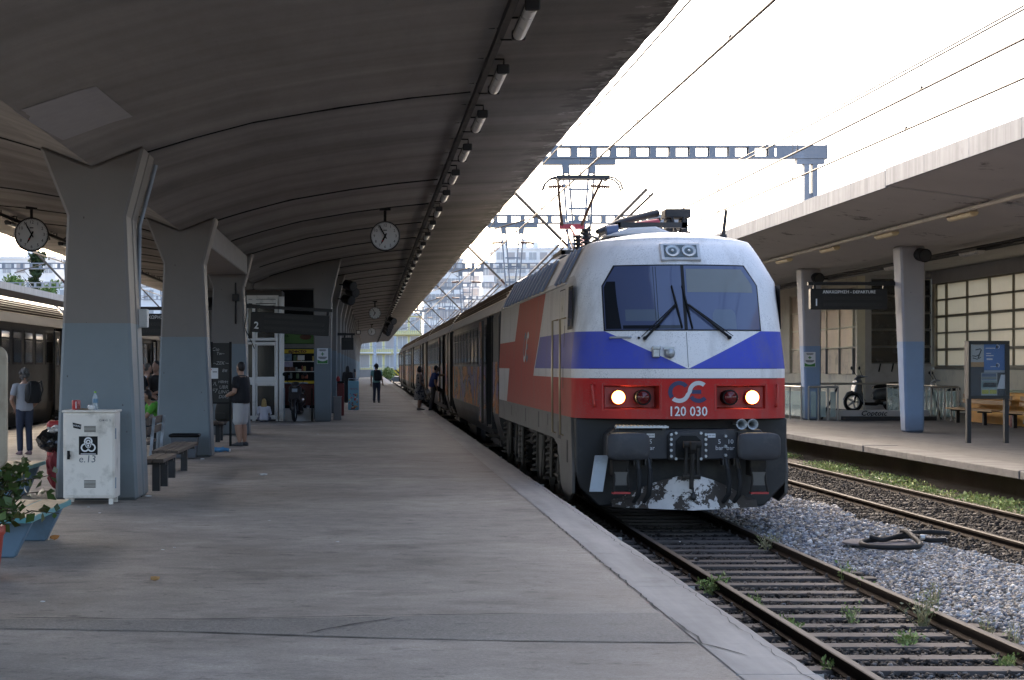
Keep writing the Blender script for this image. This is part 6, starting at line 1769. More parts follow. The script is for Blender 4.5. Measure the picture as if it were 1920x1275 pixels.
# square black sticker with a hooded emblem of rings and arcs
sk0 = (WX(148.5, LD), WX(183.5, LD), WZ(852.5, LD), WZ(818, LD)); sc_ = ((sk0[0] + sk0[1]) / 2, (sk0[2] + sk0[3]) / 2); sr = (sk0[1] - sk0[0]) / 2
g = MB(); g.box(sk0[0], sk0[1], LD - .022, LD - .0185, sk0[2], sk0[3]); st = g.build('sticker', MT['black'], dr)
g = MB()
def stq(qs, s=1.0, off=(0, 0)):
    for q in qs: g.quad(*[(sc_[0] + (u * s + off[0]) * sr, LD - .0232, sc_[1] + (v * s + off[1]) * sr) for u, v in q])
for a in (90, 215, 325):
    cx_, cz_ = .42 * math.cos(R(a)), .42 * math.sin(R(a)) + .02
    stq(arc((cx_, cz_), .30, .46, a - 125, a + 125, 14))
stq(arc((0, .02), .22, .30, 0, 360, 20)); stq(arc((0, .38), .12, .26, 0, 360, 16)); stq(arc((0, -.02), .0, .12, 0, 360, 10))
stq([((-.8, -.93), (.8, -.93), (.8, -.86), (-.8, -.86))])
g.build('sticker_print', MT['whitev'], st, recalc=False)
g = MB(); q = [(WX(136.5, LD), WZ(792, LD)), (WX(153, LD), WZ(796, LD)), (WX(152, LD), WZ(805, LD)), (WX(138, LD), WZ(802, LD))]; g.quad(*[(a, LD - .0215, b) for a, b in q[::-1]]); st2 = g.build('sticker', MT['black'], dr, recalc=False)
text('HAW!', .035, MT['whitev'], st2, (WX(145, LD), LD - .023, WZ(798.7, LD)), rot=(PI / 2, R(12), 0), ext=.0004)
MT['pen'] = simple('grey_marker_pen', (.13, .14, .16), .6)
text('e.13', .125, MT['pen'], dr, (WX(164, LD), LD - .0195, WZ(861, LD)), ext=.0005, shear=.1)
text('ξυπνα ·5·', .035, MT['pen'], dr, (WX(198, LD), LD - .0195, WZ(788, LD)), ext=.0005)
zt = zt_
def lathe_thing(name, label, cat, p, prof, mat, n=16, group=None):
    t = thing(name, label, cat, p, 0, group); g = MB(); g.lathe(prof, (0, 0, 0), 'z', n); g.build('body', mat, t, local=True); return t
can = lathe_thing('drink_can', 'red drink can standing on the white cabinet', 'can', (WX(140, LD + .15), LD + .15, zt), [(.026, 0), (.033, .008), (.033, .105), (.027, .118)], MT['red'])
g = MB(); g.lathe([(.0, .1175), (.026, .1185), (.0265, .116)], (0, 0, 0), 'z', 16); g.build('lid', MT['galv_light'], can, local=True)
g = MB(); 
for k in range(6): g.bar((.0335 * math.sin(.5), -.0335 * math.cos(.5), .02 + k * .014), (.0335 * math.sin(.8), -.0335 * math.cos(.8), .03 + k * .014), .003, .012)
g.build('white_swirl', MT['whitev'], can, local=True)
can2 = thing('drink_can', 'second red and white can half behind the first on the cabinet', 'can', (WX(146, LD + .25), LD + .25, zt)); g = MB(); g.lathe([(.026, 0), (.033, .008), (.033, .105), (.027, .118)], (0, 0, 0), 'z', 16); g.build('body', simple('pale_red_can', (.5, .15, .14), .3, .2, .3, 20), can2, local=True)
bt = thing('water_bottle', 'clear plastic water bottle with a green cap standing on the cabinet', 'bottle', (WX(178.5, LD + .2), LD + .2, zt))
MT['pet'] = glass('clear_plastic', (.75, .82, .85), .35, .08)
g = MB(); g.lathe([(.028, 0), (.033, .01), (.033, .06), (.030, .07), (.033, .08), (.033, .14), (.028, .165), (.013, .195), (.012, .21)], (0, 0, 0), 'z', 16); g.build('body', MT['pet'], bt, local=True)
g = MB(); g.lathe([(.0145, .205), (.0145, .225), (.0, .226)], (0, 0, 0), 'z', 12); g.build('cap', simple('lime_cap', (.25, .5, .05), .4), bt, local=True); g = MB(); g.lathe([(.0336, .085), (.0336, .135)], (0, 0, 0), 'z', 16); g.build('bottle_label', simple('bottle_label', (.10, .20, .30), .4), bt, local=True)
def crumple(name, label, cat, c, r, mat, seed, flat=.5, sub=2):
    bm = bmesh.new(); bmesh.ops.create_icosphere(bm, subdivisions=sub, radius=1); ra = random.Random(seed)
    for v in bm.verts: v.co = Vector((v.co.x * r[0], v.co.y * r[1], (v.co.z + 1) * .5 * r[2] * 2)) * 1.0; v.co *= ra.uniform(.78, 1.18); v.co.z = max(v.co.z, 0)
    me = bpy.data.meshes.new(name); bm.to_mesh(me); bm.free(); me.materials.append(mat); o = bpy.data.objects.new(name, me); COL.objects.link(o); o.location = c; return tag(o, label, cat)
crumple('paper_wrapper', 'crumpled white paper wrapper lying beside the bottle on the cabinet', 'litter', (WX(171, LD + .15), LD + .15, zt), (.05, .05, .03), MT['white'], 2)
crumple('snack_packet', 'flat brown snack packet on the cabinet between can and bottle', 'litter', (WX(158, LD + .2), LD + .2, zt), (.07, .06, .008), simple('brown_packet', (.30, .2, .1), .5), 3)

# ------------------------------------------------------------------ bags beside the cabinet
MT['bagblack'] = simple('shiny_black_plastic', (.012, .012, .013), .22, 0, .3)
MT['bagred'] = simple('dark_red_fabric', (.20, .018, .022), .7, 0, .25, 5, None, .3, 40)
bd = 25.0
crumple('shopping_bag', 'dark red fabric bag standing behind the white cabinet', 'bag', (WX(107, bd), bd, 0), (.135, .16, .27), MT['bagred'], 4, sub=3)
o = crumple('rubbish_bag', 'shiny black plastic bag resting on the dark red bag', 'bag', (WX(101, bd), bd - .02, .50), (.21, .2, .15), MT['bagblack'], 5, sub=3)
crumple('white_plastic_bag', 'white plastic bag bulging on top of the black bag', 'bag', (WX(108, bd), bd - .05, .76), (.13, .12, .055), simple('white_plastic', (.55, .52, .48), .35), 6, sub=3)
sd = 27.5
sc2 = thing('suitcase', 'small red suitcase behind the black bag', 'suitcase', (WX(112, sd), sd, 0)); g = MB(); g.box(-.20, .24, 0, .25, .03, WZ(789, sd)); g.build('shell', simple('red_suitcase', (.36, .03, .03), .5), sc2, local=True, bevel=.04); g = MB(); g.tube([(-.08, .12, WZ(789, sd)), (-.08, .12, WZ(786, sd) + .02), (.10, .12, WZ(786, sd) + .02), (.10, .12, WZ(789, sd))], .012, 6); g.build('handle', MT['black'], sc2, local=True)

# ------------------------------------------------------------------ benches, planter and panel at the left edge
MT['bluec'] = simple('blue_painted_concrete', (.115, .185, .25), .6, 0, .18, 3, ((.09, .12, .15), .35, 2.5), .2)
MT['teal'] = simple('teal_paint', (.10, .30, .32), .45, 0, .15)
MT['plank'] = Mat('pale_worn_plank', .55); _m = MT['plank']; _c = _m.val((.48, .37, .24), _m.noise(3, 6, .7, (9, 1, 9)), .55, 1.25); _m.color(_m.mix(_c, (.22, .15, .09), ramp01(_m.noise(4, 5, .7, (3, 1, 3), off=3), .58, .75) * .7)); _m.bump(_m.noise(12, 4, .7, (8, .6, 8)), .4, .006); MT['plank'] = _m.m
def low_bench(label, x0, x1, y0, y1, seat):
    t = thing('bench', label, 'bench', ((x0 + x1) / 2, y0, 0), 0, 'blue concrete benches at the left edge')
    for yy in (y0 + .25, y1 - .35):
        g = MB(); g.prism([(x0 + .1, 0), (x1 - .19, 0), (x1 - .03, seat - .05), (x0 - .02, seat - .05)], yy, yy + .12, 'y'); g.build('support', MT['bluec'], t, bevel=.012)
    w = (x1 - x0) / 3
    for k in range(3):
        g = MB(); g.box(x0 + k * w + .008, x0 + (k + 1) * w - .008, y0 + .01, y1 - .01, seat - .04, seat); pl_ = g.build('plank', MT['plank'], t, bevel=.006)
        g = MB()
        a, b = x0 + k * w + .004, x0 + (k + 1) * w - .004
        g.box(a - .0, b, y0 - .004, y0 + .008, seat - .05, seat - .002); g.box(b - .006, b + .006, y0, y1, seat - .05, seat - .003); g.build('edge_strip', MT['teal'], pl_)
    return t
low_bench('blue concrete bench with worn wooden planks at the lower left edge', -3.75, -2.9, 15.85, 18.0, .375)
low_bench('second blue bench half hidden by the plant at the left edge', -5.0, -4.25, 22.3, 24.3, .43)
# red planter with a leafy shrub
pl = thing('planter', 'red planter pot cut off by the left edge', 'planter', (WX(-50, 14.5), 14.5, 0))
g = MB(); g.lathe([(.0, 0), (.17, 0), (.20, .02), (.235, .34), (.25, .36), (.25, .42), (.22, .42), (.21, .36), (.0, .35)], (0, 0, 0), 'z', 24); g.build('pot', simple('red_plastic_pot', (.40, .05, .03), .45), pl, local=True); g = MB(); g.lathe([(.0, .37), (.21, .365)], (0, 0, 0), 'z', 16); g.build('soil', MT['earth'], pl, local=True)
sh = thing('leafy_shrub', 'potted shrub with rounded glossy leaves at the left edge', 'plant', (WX(-50, 14.5), 14.5, .37))
rs = np.random.RandomState(4); ra = random.Random(4); P = []
g = MB()
for k in range(34):
    a = ra.uniform(-.9, .9) if k % 3 else ra.uniform(0, 2 * PI); L = ra.uniform(.3, .66); e = ra.uniform(-.25, 1.25)
    p0 = sh.location + Vector((ra.uniform(-.08, .08), ra.uniform(-.08, .08), 0)); p1 = p0 + Vector((math.cos(a) * math.cos(e) * L * .6, math.sin(a) * math.cos(e) * L * .6, .18 + math.sin(e) * L * .6)); p2 = p1 + Vector((math.cos(a) * L * .35, math.sin(a) * L * .35, -.02 + .12 * math.sin(e)))
    g.tube([p0, p1, p2], [.007, .005, .003], 5)
    for j in range(15): u = .25 + .75 * j / 14; q = p0.lerp(p1, u * 1.6) if u < .62 else p1.lerp(p2, (u - .62) / .38); P.append(q + Vector((rs.normal(0, .018), rs.normal(0, .018), rs.normal(0, .018))))
g.build('stem', MT['bark'], sh)
MT['leaf_gloss'] = stone_mat('glossy_leaf', [(.05, .085, .02), (.075, .12, .03), (.04, .065, .018), (.11, .11, .035), (.06, .10, .025)], .35)
leaves('leaf_mass', P, .062, MT['leaf_gloss'], sh, 1.25, seed=5, upward=.1)['kind'] = 'stuff'
pnl = thing('rounded_panel', 'tall beige metal panel with rounded corners at the left edge', 'panel', (WX(-30, 14.2), 14.2, 0))
g = MB(); pts = []; xl_, xr_, zl_, zh_, rr_ = WX(-80, 14.2), WX(12.5, 14.2), WZ(880, 14.2), WZ(648, 14.2), .09
for cx_, cz_, a0 in ((xr_ - rr_, zh_ - rr_, 0), (xl_ + rr_, zh_ - rr_, 90), (xl_ + rr_, zl_ + rr_, 180), (xr_ - rr_, zl_ + rr_, 270)):
    for k in range(7): pts.append((cx_ + rr_ * math.cos(R(a0 + 15 * k)), cz_ + rr_ * math.sin(R(a0 + 15 * k))))
g.prism(pts, 14.2, 14.26, 'y'); g.build('sheet', simple('beige_sheet', (.40, .34, .25), .5, .1, .15, 3, ((.25, .2, .14), .35, 4)), pnl, bevel=.01)
g = MB(); xx = (xl_ + xr_) / 2; g.box(xx - .04, xx + .04, 14.265, 14.32, 0, zl_ + .5); g.build('post', MT['dark_metal'], pnl)

# slatted benches by the columns
def slat_bench(label, x0, x1, y0, y1, n, back=None, seat=.45, mat=None):
    t = thing('slatted_bench', label, 'bench', ((x0 + x1) / 2, y0, 0), 0, 'wooden slatted benches')
    w = (x1 - x0) / n; m = mat or MT['wood']
    for k in range(n):
        g = MB(); g.box(x0 + k * w + .008, x0 + (k + 1) * w - .008, y0, y1, seat - .05, seat); g.build('slat', m, t, bevel=.006)
    for yy in (y0 + (y1 - y0) * .3, y1 - (y1 - y0) * .12):
        g = MB(); g.box((x0 + x1) / 2 - .05, (x0 + x1) / 2 + .05, yy - .05, yy + .05, 0, seat - .06); g.box(x0 + .03, x1 - .03, yy - .03, yy + .03, seat - .10, seat - .052); g.build('leg', MT['dark_metal'], t)
    if back:
        bx, lean = back
        for k, (za, zb2) in enumerate(((.58, .70), (.73, .85))):
            g = MB(); off = lean * (za - .45); g.box(bx + off - .02, bx + off + .02, y0, y1, za, zb2); g.build('back_slat', m, t, bevel=.006)
        for yy in (y0 + .35, y1 - .3):
            g = MB(); g.bar((bx + (.02 if lean > 0 else -.02), yy, .1), (bx + lean * .4 + (.045 if bx > (x0 + x1) / 2 else -.045), yy, .85), .045, .03, (0, 1, 0)); g.build('back_support', MT['galv'], t)
    return t
slat_bench('dark slatted bench seat standing out from behind the first column, nearest the camera', -3.14, -2.74, 26.7, 29.9, 4)
slat_bench('slatted bench end close against the foot of the first column', -3.0, -2.68, 24.25, 25.9, 2)
slat_bench('slatted bench with a wooden backrest, between the first two columns', -3.98, -3.58, 29.2, 31.3, 3, (-3.52, .12))
slat_bench('slatted bench behind the second column on which the person in green sits', -4.3, -3.9, 35.0, 37.2, 3)
slat_bench('slatted bench behind the graffiti board, carrying the dark backpack', WX(398, 41), WX(424, 41), 40.2, 41.6, 3)
bn = thing('open_crate', 'black-rimmed open crate with a blue bag at the foot of the second column', 'crate', (WX(345, 33.2), 33.2, 0))
g = MB(); g.loft([[(-.2, 0, .02), (.2, 0, .02), (.2, .4, .02), (-.2, .4, .02)], [(-.24, -.02, .40), (.24, -.02, .40), (.24, .42, .40), (-.24, .42, .40)]], 0, True); g.build('side_mesh', glass('grey_mesh_bag', (.12, .13, .15), .75, .4), bn, local=True)
g = MB(); pp = [(-.25, -.03, .42), (.25, -.03, .42), (.25, .43, .42), (-.25, .43, .42), (-.25, -.03, .42)]; g.tube(pp, .03, 6); g.build('rim', MT['black'], bn, local=True)
crumple('plastic_bag', 'blue plastic bag lying in the open crate by the second column', 'bag', (WX(345, 33.2), 33.38, .03), (.15, .13, .07), simple('blue_plastic', (.10, .16, .34), .35), 9)

# graffiti board
gd = 38.55
gb = thing('notice_board', 'black board with chalk scrawls and one white sheet, beside the second column', 'notice board', (WX(415, gd), gd, 0))
g = MB(); g.box(WX(397, gd), WX(432, gd), gd, gd + .05, WZ(756, gd), WZ(643, gd)); pn_ = g.build('panel', MT['board'], gb)
g = MB()
for px in (397, 432): g.box(WX(px, gd) - .025, WX(px, gd) + .025, gd - .01, gd + .06, 0, WZ(641, gd))
g.box(WX(397, gd), WX(432, gd), gd - .012, gd + .062, WZ(757, gd), WZ(754, gd)); g.build('frame', MT['black'], gb)
g = MB(); g.box(WX(395, gd), WX(409, gd), gd - .012, gd - .004, WZ(710, gd), WZ(690, gd)); ps = g.build('sheet', MT['whitev'], pn_)
g = MB(); g.box(WX(399, gd), WX(407, gd), gd - .016, gd - .013, WZ(698, gd), WZ(696.6, gd)); g.build('print_line', MT['black'], ps); g = MB(); g.box(WX(395.4, gd), WX(397, gd), gd - .016, gd - .013, WZ(694, gd), WZ(692, gd)); g.build('red_mark', MT['red'], ps)
MT['chalk'] = simple('chalk', (.34, .34, .34), .9)
for s_, px, py, sz in (('2Cιo', 402, 655, .10), ('~ZEK·~', 414, 681, .10), ('HBH', 416, 716, .08), ('UBR\nLING\nDIAS', 419, 735, .10), ('SΛ,', 401, 720, .10), ('F7', 402, 733, .12), ('rt', 424, 716, .1), ('Tw~', 413, 663, .09), ('8π', 421, 695, .10)):
    text(s_, sz, MT['chalk'], pn_, (WX(px, gd), gd - .003, WZ(py, gd)), ext=.001, shear=.2)

# red cooler, grey bin and ice-cream board past the kiosk column
rd = 62
rc = thing('red_cooler', 'dark red drinks cooler standing past the kiosk column', 'cooler', (WX(640, rd), rd, 0))
g = MB(); g.box(WX(632, rd), WX(645, rd), rd, rd + .6, 0, WZ(718, rd)); g.build('cabinet', simple('dark_red_cooler', (.16, .012, .016), .35), rc, bevel=.02); g = MB(); g.box(WX(632, rd), WX(645.6, rd), rd - .01, rd + .61, WZ(718, rd) + .002, WZ(715, rd)); g.build('lid', MT['black'], rc)
lathe_thing('red_pot', 'red pot with a white top on the dark red cooler', 'pot', (WX(634, rd), rd + .2, WZ(715, rd)), [(.05, 0), (.07, .05), (.06, .12), (.02, .18)], MT['red'])
g = MB(); gx, gy = WX(632.5, 57), 57; g.box(gx - .12, gx + .12, gy, gy + .25, 0, WZ(745, 57)); g.box(gx - .14, gx + .14, gy - .02, gy + .27, WZ(745, 57) + .002, WZ(743, 57)); o = g.build('litter_bin', simple('grey_concrete_bin', (.26, .25, .24), .7), None, org=(gx, gy, 0), bevel=.01); tag(o, 'small grey pedestal bin at the foot of the kiosk column', 'bin')
idp = 70.0
ic = thing('ice_cream_board', 'pale blue ice cream price board with coloured pictures, standing on the platform', 'signboard', (WX(663, idp), idp, 0))
g = MB(); g.box(-.21, .20, 0, .06, 0, WZ(714, idp)); g.build('panel', simple('pale_blue_print', (.20, .42, .52), .4, 0, .12, 3), ic, local=True, bevel=.02)
g = MB(); g.tube([(-.19, .03, WZ(714, idp)), (-.19, .03, WZ(714, idp) + .08), (.18, .03, WZ(714, idp) + .08), (.18, .03, WZ(714, idp))], .014, 6); g.build('frame', MT['galv'], ic, local=True)
text('ΠΑΓΩΤΑ', .075, MT['red'], ic, (0, -.004, .80), local=True)
ra = random.Random(9); pc = [simple('print_%d' % i, c, .5) for i, c in enumerate([(.5, .1, .1), (.6, .55, .2), (.12, .07, .05), (.6, .6, .62), (.1, .12, .35), (.55, .3, .1)])]
for k in range(26):
    g = MB(); u, v = ra.uniform(-.17, .16), ra.uniform(.04, .66); g.lathe([(.0, -.006), (ra.uniform(.018, .045), -.004), (.02, 0)], (0, 0, 0), 'y', 8); o = g.build('picture', ra.choice(pc), ic, local=True); o.location = (u, 0, v); o.scale = (1, 1, ra.uniform(.6, 1.6))
# ------------------------------------------------------------------ notice board, railings, scooters and benches on the right platform
nd = 40.0
nb = thing('notice_board', 'black glazed notice board on two legs with a blue poster, at the right edge', 'notice board', (WX(1855, nd), nd, 0))
bx0, bx1 = WX(1817, nd), WX(1891, nd); bz0, bz1 = WZ(748, nd), WZ(639, nd)
g = MB(); g.box(bx0 - .02, bx1 + .015, nd + .02, nd + .26, bz0, bz1); g.build('cabinet', MT['dark_metal'], nb, bevel=.01)
g = MB()
for a, b, c_, d_ in ((bx0 - .02, bx1 + .015, bz1 - .075, bz1), (bx0 - .02, bx1 + .015, bz0, bz0 + .075), (bx0 - .02, bx0 + .03, bz0 + .077, bz1 - .077), (bx1 - .075, bx1 + .015, bz0 + .077, bz1 - .077)): g.box(a, b, nd - .03, nd + .018, c_, d_)
g.build('frame', MT['board'], nb)
for xx in (bx0 + .01, bx1 - .03):
    g = MB(); g.box(xx - .045, xx + .045, nd + .02, nd + .14, 0, bz0 - .002); g.build('leg', MT['dark_metal'], nb)
def sheet(px0, px1, py0, py1, mat, name='poster', off=.012):
    g = MB(); g.box(WX(px0, nd), WX(px1, nd), nd + .019 - off, nd + .0195, WZ(py1, nd), WZ(py0, nd)); return g.build(name, mat, nb)
p = sheet(1820.5, 1845, 645.5, 688, simple('paper_white', (.55, .54, .50), .6, 0, .08)); 
g = MB(); Q = [W(a, b, nd + .004) for a, b in ((1829, 656), (1838, 654), (1840, 656), (1834, 671), (1841, 658))]; g.tube(Q[:4], .012, 5); g.tube([W(a, b, nd + .004) for a, b in ((1823, 667), (1830, 668), (1836, 665))], .009, 5); g.tube([W(a, b, nd + .004) for a, b in ((1824, 671), (1832, 673.5), (1839, 670))], .009, 5); g.build('pen_stroke', MT['black'], p)
sheet(1820.5, 1845, 679, 688, simple('orange_band', (.55, .30, .10), .6, 0, .1), 'orange_band', .016)
p = sheet(1845.2, 1884, 644.5, 694, simple('blue_poster', (.045, .17, .46), .5, 0, .12, 2), off=.018)
for a, b, c_, d_ in ((1848, 1866, 652.2, 653.6), (1849, 1858, 662, 663.4), (1849, 1863, 666, 667.6), (1857, 1868, 686.5, 688), (1850, 1861, 672, 675)): 
    g = MB(); g.box(WX(a, nd), WX(b, nd), nd - .002, nd + .0005, WZ(d_, nd), WZ(c_, nd)); g.build('print_line', MT['whitev'], p)
for py in (650.5, 685):
    g = MB(); o = W(1870, py, nd - .001)
    for q in arc((0, 0), .035, .05, -60, 110, 10): g.quad(*[(o.x + u, o.y, o.z + v) for u, v in q])
    g.build('round_mark', MT['whitev'], p, recalc=False); g = MB(); g.ell((o.x - .01, o.y, o.z), (.022, .002, .035), 8, 5); g.build('dark_figure', MT['board'], p)
g = MB(); g.box(WX(1845.2, nd), WX(1884, nd), nd - .003, nd + .0008, WZ(698.5, nd), WZ(694.2, nd)); g.build('footer', simple('grey_strip', (.4, .42, .45), .6), p)
p = sheet(1840, 1870, 699, 742, simple('bus_poster', (.46, .47, .42), .5, 0, .1, 2), off=.016)
def strip(pa, pb, c_, d_, m, nm='print_band'):
    g = MB(); g.box(WX(pa, nd), WX(pb, nd), nd - .0005, nd + .0025, WZ(d_, nd), WZ(c_, nd)); return g.build(nm, m, p)
strip(1841, 1868, 700, 706.5, simple('slate_print', (.10, .14, .22), .5)); strip(1841, 1868, 708, 709.6, MT['dark_metal']); strip(1841, 1868, 711, 712.6, simple('slate_b', (.12, .2, .3), .5))
strip(1841, 1854, 731, 738.5, simple('yellow_print', (.55, .50, .04), .5)); strip(1855.5, 1869, 731, 738.5, simple('yellow_print', (.55, .50, .04), .5))
strip(1841, 1869, 714, 729, simple('pale_green_print', (.30, .40, .36), .5)); b_ = strip(1843, 1868, 717, 726, MT['whitev'], 'bus_picture'); g = MB(); g.box(WX(1845, nd), WX(1864, nd), nd - .003, nd - .0007, WZ(721, nd), WZ(718, nd)); g.build('bus_windows', MT['board'], b_)
g = MB(); q = [(1877, 702.5), (1887, 702.5), (1887, 729), (1869.5, 729)]; v = [W(a, b, nd - .004) for a, b in q]; g.quad(*v[::-1]); g.build('folded_paper', MT['whitev'], nb, recalc=False)
sheet(1885, 1888.5, 689, 697, MT['galv'], 'lock')
g = MB(); g.box(bx0 + .031, bx1 - .076, nd - .026, nd - .022, bz0 + .076, bz1 - .076); g.build('glass', glass('board_glass', (.7, .75, .78), .06, .03), nb)

MT['steel'] = simple('brushed_steel_tube', (.42, .40, .36), .35, .7, .15, 6)
MT['panel_glass'] = glass('railing_glass', (.62, .74, .70), .35, .06)
ry0, ry1, rx0, rx1 = 56.6, 65.0, WX(1516, 56.6), WX(1797, 56.6)
rl = thing('stair_railing', 'steel and glass railing round the stairwell behind the right columns', 'railing', (rx0, ry0, 0))
def run(a, b, zt_=1.03, nb_=4, glass_=True):
    a = Vector((*a, 0)); b = Vector((*b, 0)); d = (b - a)
    g = MB(); g.tube([a + Vector((0, 0, zt_)), b + Vector((0, 0, zt_))], .036, 8); g.build('top_rail', MT['steel'], rl)
    for k in range(nb_ + 1):
        p = a + d * k / nb_; g = MB(); g.tube([p, p + Vector((0, 0, zt_))], .026, 8); g.cyl(p, p + Vector((0, 0, .02)), .05, .05, 10); g.build('post', MT['steel'], rl)
        if glass_ and k < nb_:
            q = a + d * (k + 1) / nb_; e = d.normalized() * .07
            g = MB(); g.bar(p + e + Vector((0, 0, .5)), q - e + Vector((0, 0, .5)), .012, .78); g.build('glass_panel', MT['panel_glass'], rl)
run((rx0, ry0), (WX(1571, ry0), ry0), nb_=3); run((WX(1746, ry0), ry0), (rx1, ry0), nb_=4); run((rx0 - .1, ry1), (rx1 + 1.4, ry1), 1.05, 6, False); run((rx0 - .1, ry0 + .5), (rx0 - .1, ry1 - .3), 1.03, 5); run((rx1 + .1, ry0 + .5), (rx1 + .1, ry1 - .3), 1.03, 5)
for px in (1663, 1679):
    g = MB(); xx = WX(px, ry1); g.tube([(xx, ry1 - .3, 0), (xx, ry1 - .3, 1.02)], .026, 8); g.build('post', MT['steel'], rl)
for s, px in ((1, 1571), (-1, 1746)):
    xx = WX(px, ry0); g = MB(); g.tube([(xx, ry0, 1.03), (xx - s * .42, ry0 + .35, .03)], .034, 8); g.build('sloping_rail', MT['dark_metal'], rl)
kb_ = thing('stair_kerb', 'grey kerb of the stairwell with black scrawled letters', 'kerb', (WX(1600, 57), 57.2, 0))
g = MB(); g.box(WX(1571, 57), WX(1745, 57), 56.4, 56.6, .006, .13); g.build('kerb_stone', MT['dark_metal'], kb_); g = MB(); g.box(WX(1545, 57), WX(1745, 57), 57.2, 57.35, .006, .30); sl_ = g.build('white_slab', MT['grey_wall'], kb_)
text('Coptoιc', .22, MT['black'], sl_, (WX(1638, 57.2), 57.195, .20), sx=1.1, bold=.004, shear=.3)

def scooter(label, loc, rz, paint, dark=None):
    t = thing('scooter', label, 'scooter', loc, rz)
    A = simple('scooter_paint_' + label[:6], paint, .3, .2, .15)
    for xw in (-.66, .66):
        g = MB(); rr = []
        n = 24
        for k in range(n + 1):
            a = 2 * PI * k / n; rr.append((xw + .27 * math.cos(a), 0, .33 + .27 * math.sin(a)))
        g.tube(rr, .055, 8, cap=False); w = g.build('tyre', MT['rubber'], t, local=True)
        g = MB()
        for k in range(5):
            a = 2 * PI * k / 5; g.bar((xw, 0, .33), (xw + .23 * math.cos(a), 0, .33 + .23 * math.sin(a)), .05, .04, (0, 1, 0))
        g.lathe([(.06, -.05), (.07, 0), (.06, .05)], (xw, 0, .33), 'y', 12); rr2 = [(xw + .22 * math.cos(2 * PI * k / n), 0, .33 + .22 * math.sin(2 * PI * k / n)) for k in range(n + 1)]; g.tube(rr2, .02, 6, cap=False); g.build('rim', MT['galv_light'], w, local=True)
    def shell(name, rings, mat):   # rings: (x, z, half width, half height)
        g = MB(); R_ = []
        for x_, z_, hw_, hh in rings: R_.append([(x_ , hw_ * math.cos(2 * PI * k / 12), z_ + hh * math.sin(2 * PI * k / 12)) for k in range(12)])
        g.loft(R_, 0, True, True); return g.build(name, mat, t, local=True)
    shell('front_fender', [(-.98, .42, .05, .03), (-.86, .60, .08, .05), (-.70, .66, .09, .05), (-.50, .58, .09, .05), (-.42, .46, .06, .05)], A)
    g = MB(); g.prism([(-.70, .62), (-.60, 1.02), (-.50, 1.10), (-.40, 1.02), (-.42, .70), (-.28, .34), (-.36, .30), (-.52, .56)], -.19, .19, 'y'); g.build('leg_shield', A, t, local=True, bevel=.05)
    g = MB(); g.prism([(-.66, .90), (-.62, 1.0), (-.60, .88)], -.08, .08, 'y'); g.build('headlamp', MT['galv'], t, local=True)
    shell('floorboard', [(-.40, .30, .14, .05), (-.2, .27, .17, .05), (.1, .27, .17, .06), (.2, .34, .16, .10)], MT['black'])
    shell('body', [(-.02, .52, .10, .10), (.10, .56, .17, .18), (.45, .60, .19, .18), (.75, .70, .16, .12), (.98, .80, .07, .05)], A)
    shell('seat', [(.0, .80, .10, .04), (.15, .83, .15, .06), (.40, .85, .16, .06), (.62, .92, .15, .06), (.86, .94, .08, .04)], MT['black'])
    shell('engine', [(.15, .36, .12, .10), (.45, .34, .15, .12), (.75, .36, .10, .08)], MT['dark_metal'])
    g = MB(); g.tube([(-.46, 0, 1.0), (-.42, 0, 1.14)], .04, 8); g.tube([(-.33, -.36, 1.16), (-.42, -.2, 1.17), (-.43, 0, 1.15), (-.42, .2, 1.17), (-.33, .36, 1.16)], .018, 6); g.build('handlebar', MT['galv'], t, local=True)
    shell('dash', [(-.60, 1.06, .06, .03), (-.48, 1.14, .14, .06), (-.36, 1.16, .10, .05), (-.28, 1.14, .04, .02)], A)
    for s in (-1, 1):
        g = MB(); g.tube([(-.44, s * .22, 1.17), (-.56, s * .30, 1.38)], .009, 5); g.ell((-.58, s * .31, 1.43), (.03, .065, .06), 8, 6); g.build('mirror', MT['black'], t, local=True)
    g = MB(); g.tube([(.30, -.18, .30), (.60, -.2, .34), (.95, -.2, .46)], [.04, .06, .055], 8); g.build('exhaust', MT['galv'], t, local=True)
    g = MB(); g.tube([(-.66, .09, .33), (-.52, .06, .72)], .025, 6); g.tube([(-.66, -.09, .33), (-.52, -.06, .72)], .025, 6); g.build('fork', MT['dark_metal'], t, local=True)
    g = MB(); g.box(1.0, 1.02, -.09, .09, .52, .66); g.build('number_plate', MT['white'], t, local=True)
    return t
scooter('silver grey scooter parked by the cream wall behind the stair railing', (18.28, 66.6, 0), R(8), (.11, .12, .13)).scale = (1.12, 1.12, 1.12)
scooter('white scooter mostly hidden behind the right blue column', (20.9, 66.3, 0), R(-6), (.60, .60, .57))
scooter('dark scooter parked in front of the kiosk counter', (WX(558, 55.75), 55.75, 0.0), R(84), (.035, .03, .03))

